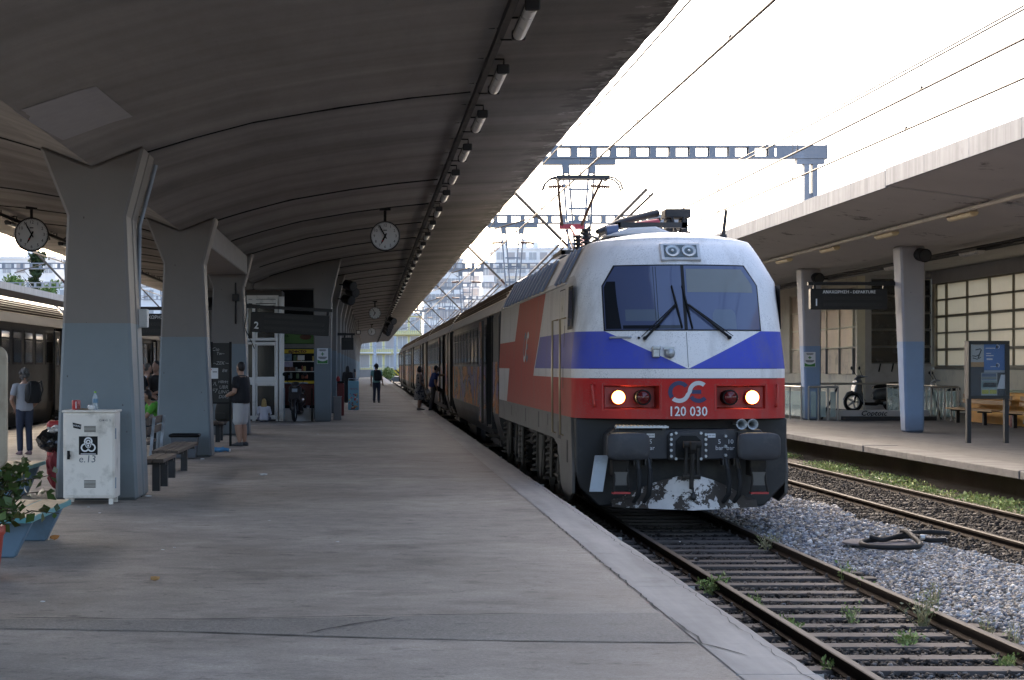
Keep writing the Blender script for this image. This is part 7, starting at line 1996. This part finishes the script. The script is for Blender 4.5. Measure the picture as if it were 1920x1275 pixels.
orw = thing('orange_wall', 'low orange wall behind the benches at the right edge', 'wall', (18.1, 38, 0))
g = MB(); g.box(18.1, 18.5, 30, 55.2, 0, .93); g.build('wall_body', MT['orange'], orw, bevel=.015); g = MB(); g.box(18.06, 18.54, 29.96, 55.24, .932, .99); g.build('coping', simple('green_coping', (.22, .27, .16), .6), orw)
slat_bench('wooden bench in front of the orange wall, behind the notice board legs', 17.22, 17.68, 50.8, 54.9, 3, (17.75, .15), mat=MT['wood_warm'])
slat_bench('wooden bench in front of the orange wall at the right edge', 17.22, 17.68, 46.0, 50.1, 3, (17.75, .15), mat=MT['wood_warm'])
lathe_thing('plastic_bottle', 'clear bottle with a red label standing under the right bench', 'bottle', (WX(1897, 50.4), 50.4, 0), [(.05, 0), (.055, .02), (.055, .25), (.02, .34), (.02, .37)], simple('red_clear_bottle', (.55, .25, .2), .2, 0, .6, 14))

# ------------------------------------------------------------------ things on the ballast
hose = thing('rubber_hose', 'thick black hose coiled on the pale ballast', 'hose', W(1690, 1015, 17.2))
zb_ = BEDZ + .195
def hp(px, py, dz=0):
    d = (CAMZ - zb_) * FPX / (py - VPY); p = W(px, py, d); p.z += dz; return p
pts = [hp(1772, 1012), hp(1742, 1012.5, .0), hp(1712, 1010, .03), hp(1672, 1011, .02), hp(1632, 1013), hp(1616, 1016), hp(1618, 1021), hp(1640, 1025), hp(1680, 1026.5), hp(1715, 1025.5), hp(1726, 1022.5, .01), hp(1715, 1018, .06), hp(1700, 1012, .10), hp(1691, 1009.5, .09)]
def smooth(P, n=6):
    out = []
    for i in range(len(P) - 1):
        p0, p1, p2, p3 = P[max(0, i - 1)], P[i], P[i + 1], P[min(len(P) - 1, i + 2)]
        for k in range(n):
            t = k / n; out.append(.5 * ((2 * p1) + (p2 - p0) * t + (2 * p0 - 5 * p1 + 4 * p2 - p3) * t * t + (-p0 + 3 * p1 - 3 * p2 + p3) * t ** 3))
    return out + [P[-1]]
g = MB(); g.tube(smooth(pts), .032, 10); g.build('hose', MT['rubber'], hose)
g = MB(); g.tube(smooth([hp(1780, 1007, .05), hp(1745, 1006, .06), hp(1712, 1008, .06), hp(1684, 1012, .05), hp(1655, 1015, .02), hp(1632, 1014, .05)]), .031, 10); g.build('hose', MT['rubber'], hose)
a, b = hp(1725, 1012, .03), hp(1733, 1012, .03); g = MB(); g.cyl(a, b, .036, .036, 10); g.build('coupling', MT['galv_light'], hose)
mh = W(1632, 1011, (CAMZ - zb_) * FPX / (1010 - VPY)); g = MB(); g.lathe([(.0, .012), (.44, .012), (.45, .004), (.45, -.012)], (0, 0, 0), 'z', 32); o = g.build('cover_plate', simple('dull_steel_plate', (.12, .107, .11), .85, 0, .2, 4), None, local=True); o.location = (6.42, 23.1, zb_ - .034); tag(o, 'round dull steel plate lying on the pale ballast behind the hose', 'cover plate')
vz = BEDZ + .06
def vp(px, py): return W(px, py, (CAMZ - vz) * FPX / (py - VPY))
q = vp(1671, 889); g = MB(); g.lathe([(.09, -.02), (.085, .16), (.07, .20), (.0, .21)], (0, 0, 0), 'z', 14); o = g.build('marker_stone', simple('whitewashed_stone', (.45, .44, .42), .8, 0, .2, 6), None, local=True); o.location = (q.x, q.y, vz); tag(o, 'short whitewashed marker stone in the green weeds', 'marker stone')
q = vp(1765, 903); g = MB(); g.box(-.42, .42, -.55, .55, 0, .035); o = g.build('cover_plate', MT['dark_metal'], None, local=True, bevel=.008); o.location = (10.72, q.y, vz + .04); o.rotation_euler = (R(2), R(-3), R(4)); tag(o, 'square dark cover plate in the weeds beside the right platform', 'cover plate')

MT['leaf_strip'] = stone_mat('low_weed_foliage', [(.34, .43, .15), (.42, .50, .20), (.26, .36, .12), (.47, .49, .23)], .75)
# weeds: the green strip beside the right platform, and single tufts along the rails
rs = np.random.RandomState(8)
n = 26000
Y = 14 + 60 * rs.rand(n) ** 1.5; X = 10.02 + .80 * rs.rand(n) ** 1.0
pat = np.sin(Y * 1.1) + np.sin(Y * 2.7 + X * 5) * .6 + np.sin(Y * .37 + 1) * .7
keep = (pat > -.65 + .9 * np.abs(X - 10.33)) & ~((Y > 27.3) & (Y < 29.6) & (X > 10.25)) & ~((Y > 33.3) & (Y < 36.2) & (X > 10.5))
X, Y, pat = X[keep], Y[keep], pat[keep]
Z = BEDZ + .05 + rs.rand(len(X)) * (.06 + .10 * np.clip(pat * .5 + .6, 0, 1) * (1 - np.abs(X - 10.33)))
o = leaves('weed_strip', np.stack([X, Y, Z], 1), .034, MT['leaf_strip'], None, 1.3, seed=9, upward=.8); tag(o, 'strip of low green weeds between the right track and platform edge', 'weeds', kind='stuff')
def tuft(name, label, px, py, h, w, dry=0.0, seed=1, z=BEDZ + .02, n=120):
    p = W(px, py, (CAMZ - z) * FPX / (py - VPY)); ra = random.Random(seed); rs_ = np.random.RandomState(seed)
    t = thing(name, label, 'weed', (p.x, p.y, z), 0, 'weeds growing along the locomotive track'); P = []; g = MB()
    for k in range(int(10 + n / 14)):
        a = ra.uniform(0, 2 * PI); L = h * .85 * ra.uniform(.5, 1.1); sp = w * ra.uniform(.1, .55)
        b = Vector((p.x + ra.uniform(-.05, .05), p.y + ra.uniform(-.05, .05), z)); m_ = b + Vector((math.cos(a) * sp * .5, math.sin(a) * sp * .5, L * .6)); e = b + Vector((math.cos(a) * sp, math.sin(a) * sp, L))
        g.tube([b, m_, e], [.004, .003, .0015], 4)
        for j in range(int(n / (10 + n / 14))): u = ra.random(); q = b.lerp(m_, u * 2) if u < .5 else m_.lerp(e, u * 2 - 1); P.append(q + Vector((rs_.normal(0, .012), rs_.normal(0, .012), rs_.normal(0, .012))))
    g.build('stem', MT['leaf_dry'] if dry > .3 else MT['leaf_weed'], t)
    leaves('leaf_mass', P, .018 if dry > .3 else .022, MT['leaf_dry'] if dry > .6 else MT['leaf_weed'], t, 1.8, seed=seed, upward=.6)['kind'] = 'stuff'
    return t
for i, a in enumerate([('bushy green weed against the platform edge by the near rail', 1335, 1116, .24, .30, .1, 260), ('tall dry grass tuft by the far rail just ahead of the locomotive', 1442, 1036, .26, .34, .7, 260), ('thin green weed leaning on the far rail', 1585, 1098, .28, .14, .2, 90),
                       ('pale dry weed beside the far rail, middle of the track', 1730, 1178, .36, .40, .8, 200), ('tall dry stalk over the far rail near the right edge', 1748, 1140, .30, .12, .8, 60), ('low green weed between the sleepers near the bottom right', 1698, 1214, .14, .2, .1, 170), ('small green weed between the sleepers in the lower right corner', 1887, 1252, .10, .15, .1, 110),
                       ('thin weed at the near rail below the bushy one', 1411, 1146, .20, .14, .3, 80), ('weed tuft at the near rail beside the pale platform edge', 1482, 1190, .18, .22, .2, 150), ('straggly weed between the rails, left of the low green one', 1600, 1172, .22, .22, .5, 80), ('short weed by the far rail, upper middle', 1618, 1112, .16, .08, .2, 50),
                       ('dry stalk beside the far rail at the right edge', 1848, 1195, .22, .14, .7, 50), ('dry stalk beside the far rail, rightmost', 1898, 1212, .24, .10, .7, 40), ('tiny weed under the platform edge at the bottom', 1557, 1262, .10, .1, .2, 60), ('small weed on the dark ballast by the locomotive', 1556, 884, .12, .25, .2, 90)]):
    tuft('weed', a[0], a[1], a[2], a[3], a[4], a[5], 20 + i, n=a[6])

# litter on the platform
def litter(name, label, px, py, kind='paper', s=.05, seed=1, mat=None):
    p = W(px, py, 1.68 * FPX / (py - VPY)); crumple(name, label, 'litter', (p.x, p.y, .004), (s, s * .8, s * .22 if kind == 'paper' else s * .5), mat or MT['white'], seed, sub=1)
litter('paper_scrap', 'folded white paper scrap lying alone on the middle of the platform', 493, 892, s=.075, seed=1)
bread = simple('bread_crust', (.42, .24, .09), .8)
litter('bread_crust', 'piece of bread crust lying on the platform in the lower left', 290, 1090, 'b', .045, 2, bread); litter('food_scrap', 'orange food scrap beside the blue bench', 102, 1013, 'b', .05, 3, simple('orange_scrap', (.5, .2, .05), .7))
for i, (px, py, s) in enumerate(((80, 1130, .02), (633, 1017, .02), (305, 1032, .016), (327, 1028, .016), (568, 836, .03), (380, 862, .05), (278, 932, .05), (187, 963, .02), (166, 952, .02), (596, 815, .03), (1275, 1017, .012), (505, 977, .014))):
    litter('paper_scrap', ['tiny white scrap near the left edge of the platform', 'small pale scrap right of the crust', 'tiny crumb right of the bread crust', 'tiny crumb above the bread crust', 'small white scrap ahead of the man in shorts', 'white paper by the foot of the second column', 'white paper at the foot of the first column', 'small scrap in front of the white cabinet', 'small scrap left of the cabinet foot', 'pale scrap on the platform before the kiosk', 'tiny scrap near the platform edge', 'tiny scrap under the large paper'][i], px, py, s=s, seed=30 + i)
p = W(410, 848, 35.8); bo_ = thing('plastic_bottle', 'crushed blue plastic bottle lying by the second column', 'bottle', (p.x, p.y, .05), R(5)); g = MB(); g.tube([(-.16, 0, 0), (-.14, 0, 0), (.05, .01, 0), (.10, .02, .01)], [.03, .05, .045, .05], 8); g.tube([(.10, .02, .01), (.2, .0, -.01)], [.03, .035], 8); g.build('body', simple('blue_pet', (.10, .30, .55), .25), bo_, local=True); g = MB(); g.cyl((.2, 0, -.01), (.23, 0, -.01), .025, .025, 8); g.build('cap', MT['whitev'], bo_, local=True)
# ------------------------------------------------------------------ people
def skin(c): return simple('skin', c, .55, 0, .10, 6)
def remesh(mb, name, mat, parent, voxel=.012, smooth=2):
    o = mb.build(name, mat, parent, local=True)
    m = o.modifiers.new('r', 'REMESH'); m.mode = 'VOXEL'; m.voxel_size = voxel; m.use_smooth_shade = True
    s = o.modifiers.new('s', 'SMOOTH'); s.iterations = smooth; s.factor = .5
    PENDING.append(o); return o
PENDING = []
DEF = dict(pel=(0, 0, .95), chest=(0, 0, 1.28), neck=(0, .005, 1.47), head=(0, -.015, 1.635),
           shL=(.185, 0, 1.41), elL=(.235, .03, 1.13), haL=(.245, -.05, .88), shR=(-.185, 0, 1.41), elR=(-.235, .03, 1.13), haR=(-.245, -.05, .88),
           hiL=(.085, 0, .92), knL=(.095, -.02, .50), anL=(.10, .03, .09), hiR=(-.085, 0, .92), knR=(-.095, -.02, .50), anR=(-.10, .03, .09), toeL=None, toeR=None)
def person(label, loc, rz, h=1.75, skin_c=(.42, .25, .17), hair_c=(.03, .022, .018), hair='short', top=None, sleeve='short', bottom=None, legs='long', shoe_c=(.04, .04, .042), fat=1.0, extra=None, headturn=0, bald=False, voxel=.013, collar=None, **pose):
    t = thing('person', label, 'person', loc, rz)
    k = h / 1.75; J = {}
    for n_, v in {**DEF, **pose}.items(): J[n_] = None if v is None else Vector(v) * k
    SK = skin(skin_c); HM = simple('hair', hair_c, .6, 0, .3, 20)
    up = (J['neck'] - J['pel']).normalized(); rt = (J['shL'] - J['shR']).normalized(); fw = rt.cross(up).normalized() * -1
    if fw.length < .1: fw = Vector((0, -1, 0))
    fw = up.cross(rt).normalized() * 1.0
    # facing is -Y in local space
    if fw.y > 0: fw = -fw
    def torso(g, infl=0.0, lo=-.06, hi=1.0, belly=0.0):
        prof = [(-.10, .150, .110), (0, .168, .122), (.15, .160, .115), (.35, .150, .108), (.6, .165, .115), (.8, .182, .112), (.92, .150, .092), (1.0, .075, .07)]
        rings = []
        for u, a, b in prof:
            if u < lo - .05 or u > hi + .03: continue
            u = min(max(u, lo), hi); f = fat if u < .8 else 1 + (fat - 1) * .5
            c = J['pel'].lerp(J['chest'], u / .62) if u < .62 else J['chest'].lerp(J['neck'], (u - .62) / .38)
            bl = belly * math.exp(-((u - .25) / .25) ** 2)
            a, b = (a * f + infl) * k, (b * f + infl + bl * .5) * k
            rings.append([c + rt * a * math.cos(2 * PI * q / 16) + fw * (b * math.sin(2 * PI * q / 16) + bl * k * .15) for q in range(16)])
        g.loft(rings, 0, True, True)
    def limb(g, pts, rs_):
        P, R2 = [], []
        for i in range(len(pts)): P.append(pts[i]); R2.append(rs_[i] * k)
        d0 = (P[0] - P[1]).normalized(); d1 = (P[-1] - P[-2]).normalized()
        P = [P[0] + d0 * R2[0] * .6] + P + [P[-1] + d1 * R2[-1] * .6]; R2 = [R2[0] * .6] + R2 + [R2[-1] * .6]
        g.tube(P, R2, 10)
    mid = lambda a, b, u: a.lerp(b, u)
    g = MB(); torso(g, belly=(fat - 1) * .35)
    hd = J['head']; hr = Euler((0, 0, headturn))
    Mh = hr.to_matrix()
    g.ell(hd, (.074 * k, .094 * k, .115 * k), 14, 10, 0, Mh)
    g.tube([J['neck'] - up * .04 * k, hd - Vector((0, 0, .06)) * k], [.058 * k * (1 + (fat - 1) * .6), .052 * k * (1 + (fat - 1) * .6)], 10)
    hf = Mh @ Vector((0, -1, 0)); hx = Mh @ Vector((1, 0, 0))
    g.tube([hd + hf * .085 * k + Vector((0, 0, .02)) * k, hd + hf * .112 * k - Vector((0, 0, .025)) * k], [.010 * k, .017 * k], 6)
    g.ell(hd + hf * .062 * k - Vector((0, 0, .075)) * k, (.042 * k, .04 * k, .038 * k), 8, 6)
    for s in (-1, 1): g.ell(hd + hx * s * .077 * k, (.014 * k, .022 * k, .034 * k), 6, 5, 0, Mh)
    fa = 1 + (fat - 1) * .6
    for S_ in 'LR':
        sh, el, ha = J['sh' + S_], J['el' + S_], J['ha' + S_]
        limb(g, [sh, mid(sh, el, .5), el, mid(el, ha, .35), ha], [.056 * fa, .050 * fa, .042 * fa, .043 * fa, .028])
        d = (ha - el).normalized(); side = d.cross(fw); side = side.normalized() if side.length > .1 else rt; nrm = d.cross(side)
        pc = ha + d * .055 * k
        g.ell(pc, (.038 * k, .018 * k, .055 * k), 8, 6, 0, Matrix((side, nrm, d)).transposed())
        for q, (off, L) in enumerate(((-.030, .070), (-.010, .082), (.010, .078), (.029, .062))):
            b = ha + d * .095 * k + side * off * k; m_ = b + d * L * .5 * k + nrm * .008 * k; e = b + d * L * .9 * k + nrm * .030 * k; g.tube([b - d * .02 * k, b, m_, e], [.0095 * k, .0095 * k, .009 * k, .007 * k], 6)
        b = ha + d * .04 * k - side * .034 * k; g.tube([b, b - side * .025 * k + d * .03 * k, b - side * .028 * k + d * .06 * k], [.011 * k, .011 * k, .008 * k], 6)
        hi, kn, an = J['hi' + S_], J['kn' + S_], J['an' + S_]
        limb(g, [hi, mid(hi, kn, .45), kn, mid(kn, an, .3), mid(kn, an, .75), an], [.088 * fa, .078 * fa, .058 * fa, .066 * fa, .05 * fa, .037])
        toe = J['toe' + S_] or (an + Vector((0, -.15, -.055)) * k)
        g.tube([an + Vector((0, .03, -.04)) * k, an.lerp(toe, .5) - Vector((0, 0, .02)) * k, toe], [.036 * k, .038 * k, .026 * k], 8)
    remesh(g, 'body', SK, t, voxel)
    # hair
    if not bald:
        g = MB(); n0 = 1.0 if hair != 'short' else .93
        g.ell(hd + Vector((0, 0, .022)) * k - hf * .020 * k, (.083 * k, .094 * k, .112 * k), 14, 10, 0, Mh)
        if hair == 'curly':
            ra = random.Random(3)
            for q in range(46):
                v = Vector((ra.gauss(0, 1), ra.gauss(0, 1), ra.gauss(.35, .8))).normalized(); v = v - hf * .35; 
                g.ell(hd + Vector((v.x * .088, v.y * .098, v.z * .115 + .01)) * k, (.032 * k,) * 3, 6, 5)
        if hair == 'long':
            g.loft([[hd - hf * .035 * k + Vector(((.082 + .035 * (.06 - zz) / .27) * k * math.cos(2 * PI * q / 12), .075 * k * math.sin(2 * PI * q / 12), zz * k)) for q in range(12)] for zz in (.06, -.05, -.15, -.21)], 0, True, True)
        if hair == 'bob':
            g.loft([[hd - hf * .03 * k + Vector((sx_ * k * math.cos(2 * PI * q / 12), sx_ * .95 * k * math.sin(2 * PI * q / 12), zz * k)) for q in range(12)] for zz, sx_ in ((.06, .095), (-.02, .105), (-.08, .10), (-.12, .06))], 0, True, True)
        o = g.build('hair', HM, t, local=True)
        # keep the face clear
        me = o.data
        bm = bmesh.new(); bm.from_mesh(me)
        kill = [f for f in bm.faces if ((f.calc_center_median() - hd).dot(hf) > .030 * k and (f.calc_center_median() - hd).z < .045 * k) or ((f.calc_center_median() - hd).z < -.055 * k and hair in ('short', 'curly') and (f.calc_center_median() - hd).dot(hf) > -.03 * k)]
        bmesh.ops.delete(bm, geom=kill, context='FACES'); bm.to_mesh(me); bm.free()
    # top
    if top is not None:
        TM = top if not isinstance(top, tuple) else simple('shirt', top, .85, 0, .15, 4, None, .25, 25)
        g = MB(); torso(g, .014, -.10, .97, (fat - 1) * .35)
        if sleeve != 'none':
            for S_ in 'LR':
                sh, el, ha = J['sh' + S_], J['el' + S_], J['ha' + S_]
                if sleeve == 'short': limb(g, [sh - rt * (.05 * k if S_ == 'L' else -.05 * k), sh, mid(sh, el, .60)], [.062 * fa, .070 * fa, .068 * fa])
                else: limb(g, [sh - rt * (.05 * k if S_ == 'L' else -.05 * k), sh, el, mid(el, ha, .93)], [.062 * fa, .068 * fa, .056 * fa, .044])
        sm = remesh(g, 'shirt', TM, t, voxel)
        if collar:
            g = MB(); cr = [J['neck'] + rt * .075 * k * math.cos(2 * PI * q / 14) + fw * .075 * k * math.sin(2 * PI * q / 14) + up * .0 for q in range(15)]; g.tube(cr, .02 * k, 6, cap=False); g.build('collar', simple('collar', collar, .8), t, local=True)
    # legs
    if bottom is not None:
        BM_ = bottom if not isinstance(bottom, tuple) else simple('trousers', bottom, .85, 0, .2, 4, None, .25, 25)
        g = MB()
        if legs in ('skirt', 'robe'):
            c0 = J['pel']; zz = .40 * k if legs == 'skirt' else .04
            rings = []
            for u, a, b in ((1.25, .165, .12), (1.0, .19, .14), (.6, .22, .17), (.25, .245, .19), (0, .25, .20)):
                zc = zz + (c0.z - zz) * u; rings.append([Vector((c0.x, c0.y, zc)) + Vector((a * fat * k * math.cos(2 * PI * q / 16) * (1 + .03 * math.cos(q * PI)), b * fat * k * math.sin(2 * PI * q / 16), 0)) for q in range(16)])
            g.loft(rings, 0, True, True); g.build('skirt', BM_, t, local=True)
        else:
            torso(g, .008, -.10, .04, 0)
            for S_ in 'LR':
                hi, kn, an = J['hi' + S_], J['kn' + S_], J['an' + S_]
                if legs == 'long': limb(g, [hi, mid(hi, kn, .5), kn, mid(kn, an, .5), mid(kn, an, .96)], [.100 * fa, .090 * fa, .070 * fa, .066 * fa, .062])
                else: limb(g, [hi, mid(hi, kn, .5), mid(hi, kn, 1.0)], [.104 * fa, .10 * fa, .092 * fa])
            remesh(g, 'trousers', BM_, t, voxel)
    SM = simple('shoe', shoe_c, .6, 0, .2)
    for S_ in 'LR':
        an = J['an' + S_]; toe = J['toe' + S_] or (an + Vector((0, -.15, -.055)) * k); g = MB()
        hl = an + (an - toe).normalized() * .05 * k; d = (toe - an); d.z = 0; d = d.normalized() if d.length > .01 else Vector((0, -1, 0)); s_ = Vector((-d.y, d.x, 0)); base_z = min(toe.z, an.z) - .03 * k
        rings = []
        for u, w, hh in ((-.07, .028, .06), (-.04, .040, .085), (.04, .044, .085), (.10, .048, .06), (.17, .046, .045), (.205, .025, .03)):
            c = an + d * u * k; zb2 = an.z - .088 * k + (toe.z - an.z + .055 * k) * max(0, min(1, u / .15)) * .0
            rings.append([Vector((c.x, c.y, zb2 + hh * k * .5)) + s_ * w * k * math.cos(2 * PI * q / 12) + Vector((0, 0, hh * k * .5 * max(-1, min(1, 1.3 * math.sin(2 * PI * q / 12))))) for q in range(12)])
        g.loft(rings, 0, True, True); g.build('shoe', SM, t, local=True)
    return t
def backpack(label, loc, rz, w, h, dep, mat, strap=True):
    t = thing('backpack', label, 'backpack', loc, rz); g = MB(); rings = []
    for u, a, b in ((0, .72, .8), (.12, 1.0, 1.05), (.5, 1.0, 1.0), (.8, .9, .8), (.95, .6, .5), (1.0, .3, .2)):
        rings.append([(a * w / 2 * (abs(math.cos(q)) ** .6) * (1 if math.cos(q) > 0 else -1), b * dep / 2 * (abs(math.sin(q)) ** .6) * (1 if math.sin(q) > 0 else -1), u * h) for q in [2 * PI * i / 18 for i in range(18)]])
    g.loft(rings, 0, True, True); g.build('bag', mat, t, local=True)
    g = MB(); g.box(-w * .36, w * .36, dep * .46, dep * .60, h * .08, h * .42); g.build('pocket', mat, t, local=True, bevel=.03)
    if strap:
        for s in (-1, 1): g = MB(); g.tube([(s * w * .3, -dep * .42, h * .92), (s * w * .34, -dep * .9, h * .98), (s * w * .36, -dep * 1.25, h * .6), (s * w * .33, -dep * .5, h * .15)], .016, 6); g.build('strap', mat, t, local=True)
    return t
fabricblack = simple('black_nylon', (.008, .008, .009), .7, 0, .3, 8, None, .3, 40)
denim = (.030, .038, .065)
# woman with the backpack at the left
p = W(46, 853, 34.8)
person('woman with grey curly hair, pale grey shirt and dark jeans, facing the grey train', (p.x, p.y, 0), R(208), 1.62, (.36, .21, .15), (.10, .095, .09), 'curly', (.34, .35, .38), 'short', denim, 'long', (.22, .14, .15), 1.02,
       haR=(-.15, -.10, .93), elR=(-.28, .06, 1.12), haL=(.17, -.1, .93), elL=(.29, .05, 1.12), headturn=R(-10))
backpack('black backpack worn by the grey-haired woman at the left', (p.x + .20, p.y - .22, .98), R(28), .30, .42, .20, fabricblack)
# group between the columns
def at(px, d): return (WX(px, d), d, 0)
person('standing man in a black tank top and pale trousers, facing the camera between the columns', at(293, 40.8), R(-25), 1.78, (.32, .18, .12), (.02, .018, .016), 'short', (.014, .014, .015), 'none', (.34, .34, .35), 'long', elL=(.27, .02, 1.14), haL=(.10, -.24, 1.06), elR=(-.27, .02, 1.14), haR=(-.12, -.24, 1.06))
person('balding man in a white t-shirt behind the man in the tank top', at(276, 43.5), R(120), 1.74, (.40, .24, .17), (.10, .09, .08), 'short', (.60, .60, .62), 'short', denim, 'long', elR=(-.30, -.05, 1.15), haR=(-.10, -.22, 1.10))
person('dark-haired man in a dark red top, farthest of the group between the columns', at(270, 46.0), R(-60), 1.72, (.36, .21, .14), (.02, .017, .015), 'short', (.06, .03, .03), 'short', (.04, .04, .05), 'long')
person('man in a black t-shirt and jeans half hidden by the first column', at(262, 40.5), R(75), 1.76, (.36, .21, .14), (.03, .02, .016), 'short', (.016, .016, .018), 'short', denim, 'long', elL=(.24, -.08, 1.13), haL=(.18, -.30, 1.02), elR=(-.22, -.08, 1.13), haR=(-.10, -.30, 1.02))
SIT = dict(pel=(0, .02, .10), chest=(0, -.10, .42), neck=(0, -.22, .58), head=(0, -.30, .73), shL=(.19, -.2, .54), elL=(.20, -.34, .30), haL=(.08, -.52, .24), shR=(-.19, -.2, .54), elR=(-.20, -.34, .30), haR=(-.06, -.52, .24),
           hiL=(.09, 0, .09), knL=(.12, -.44, .08), anL=(.11, -.46, -.36), hiR=(-.09, 0, .09), knR=(-.12, -.44, .08), anR=(-.11, -.42, -.36))
person('seated person in a bright green t-shirt leaning forward on the slatted bench', (-3.98, 36.1, .45), R(-70), 1.72, (.34, .2, .13), (.025, .018, .015), 'short', (.10, .36, .04), 'short', (.03, .035, .05), 'long', **{**SIT, 'chest': (0, -.14, .38), 'neck': (0, -.28, .51), 'head': (.02, -.38, .65), 'shL': (.19, -.26, .47), 'shR': (-.19, -.26, .47), 'elL': (.2, -.42, .25), 'elR': (-.2, -.42, .25)})
# man in black polo and white shorts
person('heavy man in a black polo shirt and white shorts, looking left towards the board', at(452, 38.6), R(-118), 1.75, (.40, .235, .16), (.025, .02, .018), 'short', (.014, .014, .016), 'short', (.52, .51, .50), 'short', (.07, .07, .075), 1.32,
       elL=(.27, .0, 1.13), haL=(.17, -.26, 1.05), elR=(-.27, .0, 1.13), haR=(-.15, -.26, 1.05), headturn=R(-12), collar=(.05, .05, .05))
backpack('dark backpack standing on the bench behind the graffiti board', (WX(420, 41), 41.0, .45), R(150), .40, .46, .26, simple('dark_olive_bag', (.03, .028, .022), .8, 0, .3), False)
# child in white hoodie
KID = dict(SIT); KID.update(pel=(0, .02, .10), chest=(0, -.02, .42), neck=(0, -.03, .60), head=(0, -.04, .77), shL=(.18, -.02, .56), elL=(.25, -.06, .32), haL=(.16, -.25, .18), shR=(-.18, -.02, .56), elR=(-.25, -.06, .32), haR=(-.16, -.25, .18), knL=(.22, -.34, .12), anL=(.0, -.38, .06), knR=(-.22, -.34, .12), anR=(.05, -.30, .06))
person('blonde child in a white hooded top, sitting with back to the camera', at(495, 55.2), R(180), 1.36, (.50, .33, .25), (.42, .28, .10), 'long', (.62, .61, .66), 'long', (.2, .2, .25), 'long', (.3, .3, .3), collar=(.5, .03, .03), **KID)
# further along
person('figure in a long black robe and headscarf beyond the ice cream board', at(652, 84), R(160), 1.68, (.3, .18, .12), (.012, .012, .013), 'long', (.012, .012, .013), 'long', (.012, .012, .013), 'robe', voxel=.016, fat=1.2)
person('tiny distant person in dark clothes at the far end of the platform', at(661, 150), R(0), 1.72, (.36, .22, .15), (.02, .02, .02), 'short', (.03, .03, .035), 'short', (.04, .045, .06), 'long', voxel=.018)
p = at(706, 84)
person('young man in a teal t-shirt and jeans walking away, head bowed', p, R(172), 1.78, (.40, .25, .18), (.02, .016, .014), 'curly', (.16, .34, .33), 'short', (.025, .03, .05), 'long', (.02, .02, .02), head=(.03, -.05, 1.62), headturn=R(25), knL=(.10, -.06, .5), anL=(.11, .0, .09), anR=(-.11, .06, .09), haR=(-.26, -.12, .90))
backpack('large black backpack on the young man walking away', (p[0] + .06, p[1] - .24, 1.0), R(-8), .36, .50, .24, fabricblack)
M_ = Mat('patterned_dress', .8); n_ = M_.voro(26); M_.color(M_.mix(M_.mix((.07, .065, .06), (.22, .20, .18), n_ > .32), (.03, .03, .035), M_.noise(12, 3) > .55)); dress = M_.m
p = at(787, 70)
person('woman in a patterned sleeveless dress waiting at the coach door', p, R(100), 1.66, (.30, .18, .12), (.018, .015, .014), 'bob', dress, 'none', dress, 'skirt', (.10, .08, .07), 1.18, haL=(.20, -.16, .95), haR=(-.2, -.16, .95))
bg_ = crumple('carrier_bag', 'pale carrier bag held low by the boarding passengers', 'bag', (p[0] + .33, p[1] - .1, .55), (.13, .12, .12), simple('pale_carrier', (.42, .42, .40), .4), 12)
person('man in a blue shirt and grey trousers stepping up into the coach', (WX(812, 69.2), 69.2, 0), R(95), 1.74, (.34, .21, .14), (.018, .016, .015), 'short', (.030, .048, .15), 'short', (.075, .07, .065), 'long', (.02, .02, .02), 1.1,
       pel=(0, .03, .93), chest=(0, -.04, 1.25), neck=(0, -.09, 1.43), head=(.02, -.14, 1.58), shL=(.185, -.06, 1.38), elL=(.24, -.30, 1.33), haL=(.2, -.52, 1.36), shR=(-.185, -.06, 1.38), elR=(-.24, -.05, 1.08), haR=(-.22, -.12, .84),
       hiL=(.085, .02, .92), knL=(.11, -.36, .74), anL=(.11, -.44, .32), knR=(-.10, .02, .50), anR=(-.10, .12, .09))

# ------------------------------------------------------------------ finish: turn text and modifiers into plain meshes
bpy.context.view_layer.update()
dg = bpy.context.evaluated_depsgraph_get()
todo = [o for o in list(COL.objects) if o.type == 'FONT'] + PENDING
made = {}
for o in todo:
    made[o.name] = bpy.data.meshes.new_from_object(o.evaluated_get(dg), depsgraph=dg)
for o in todo:
    me = made[o.name]
    if o.type == 'FONT':
        n_ = bpy.data.objects.new(o.name, me); nm = o.name
        COL.objects.link(n_); n_.parent = o.parent; n_.location = o.location; n_.rotation_euler = o.rotation_euler; n_.scale = o.scale
        bpy.data.objects.remove(o); n_.name = nm
    else:
        o.modifiers.clear(); o.data = me
        for p_ in me.polygons: p_.use_smooth = True
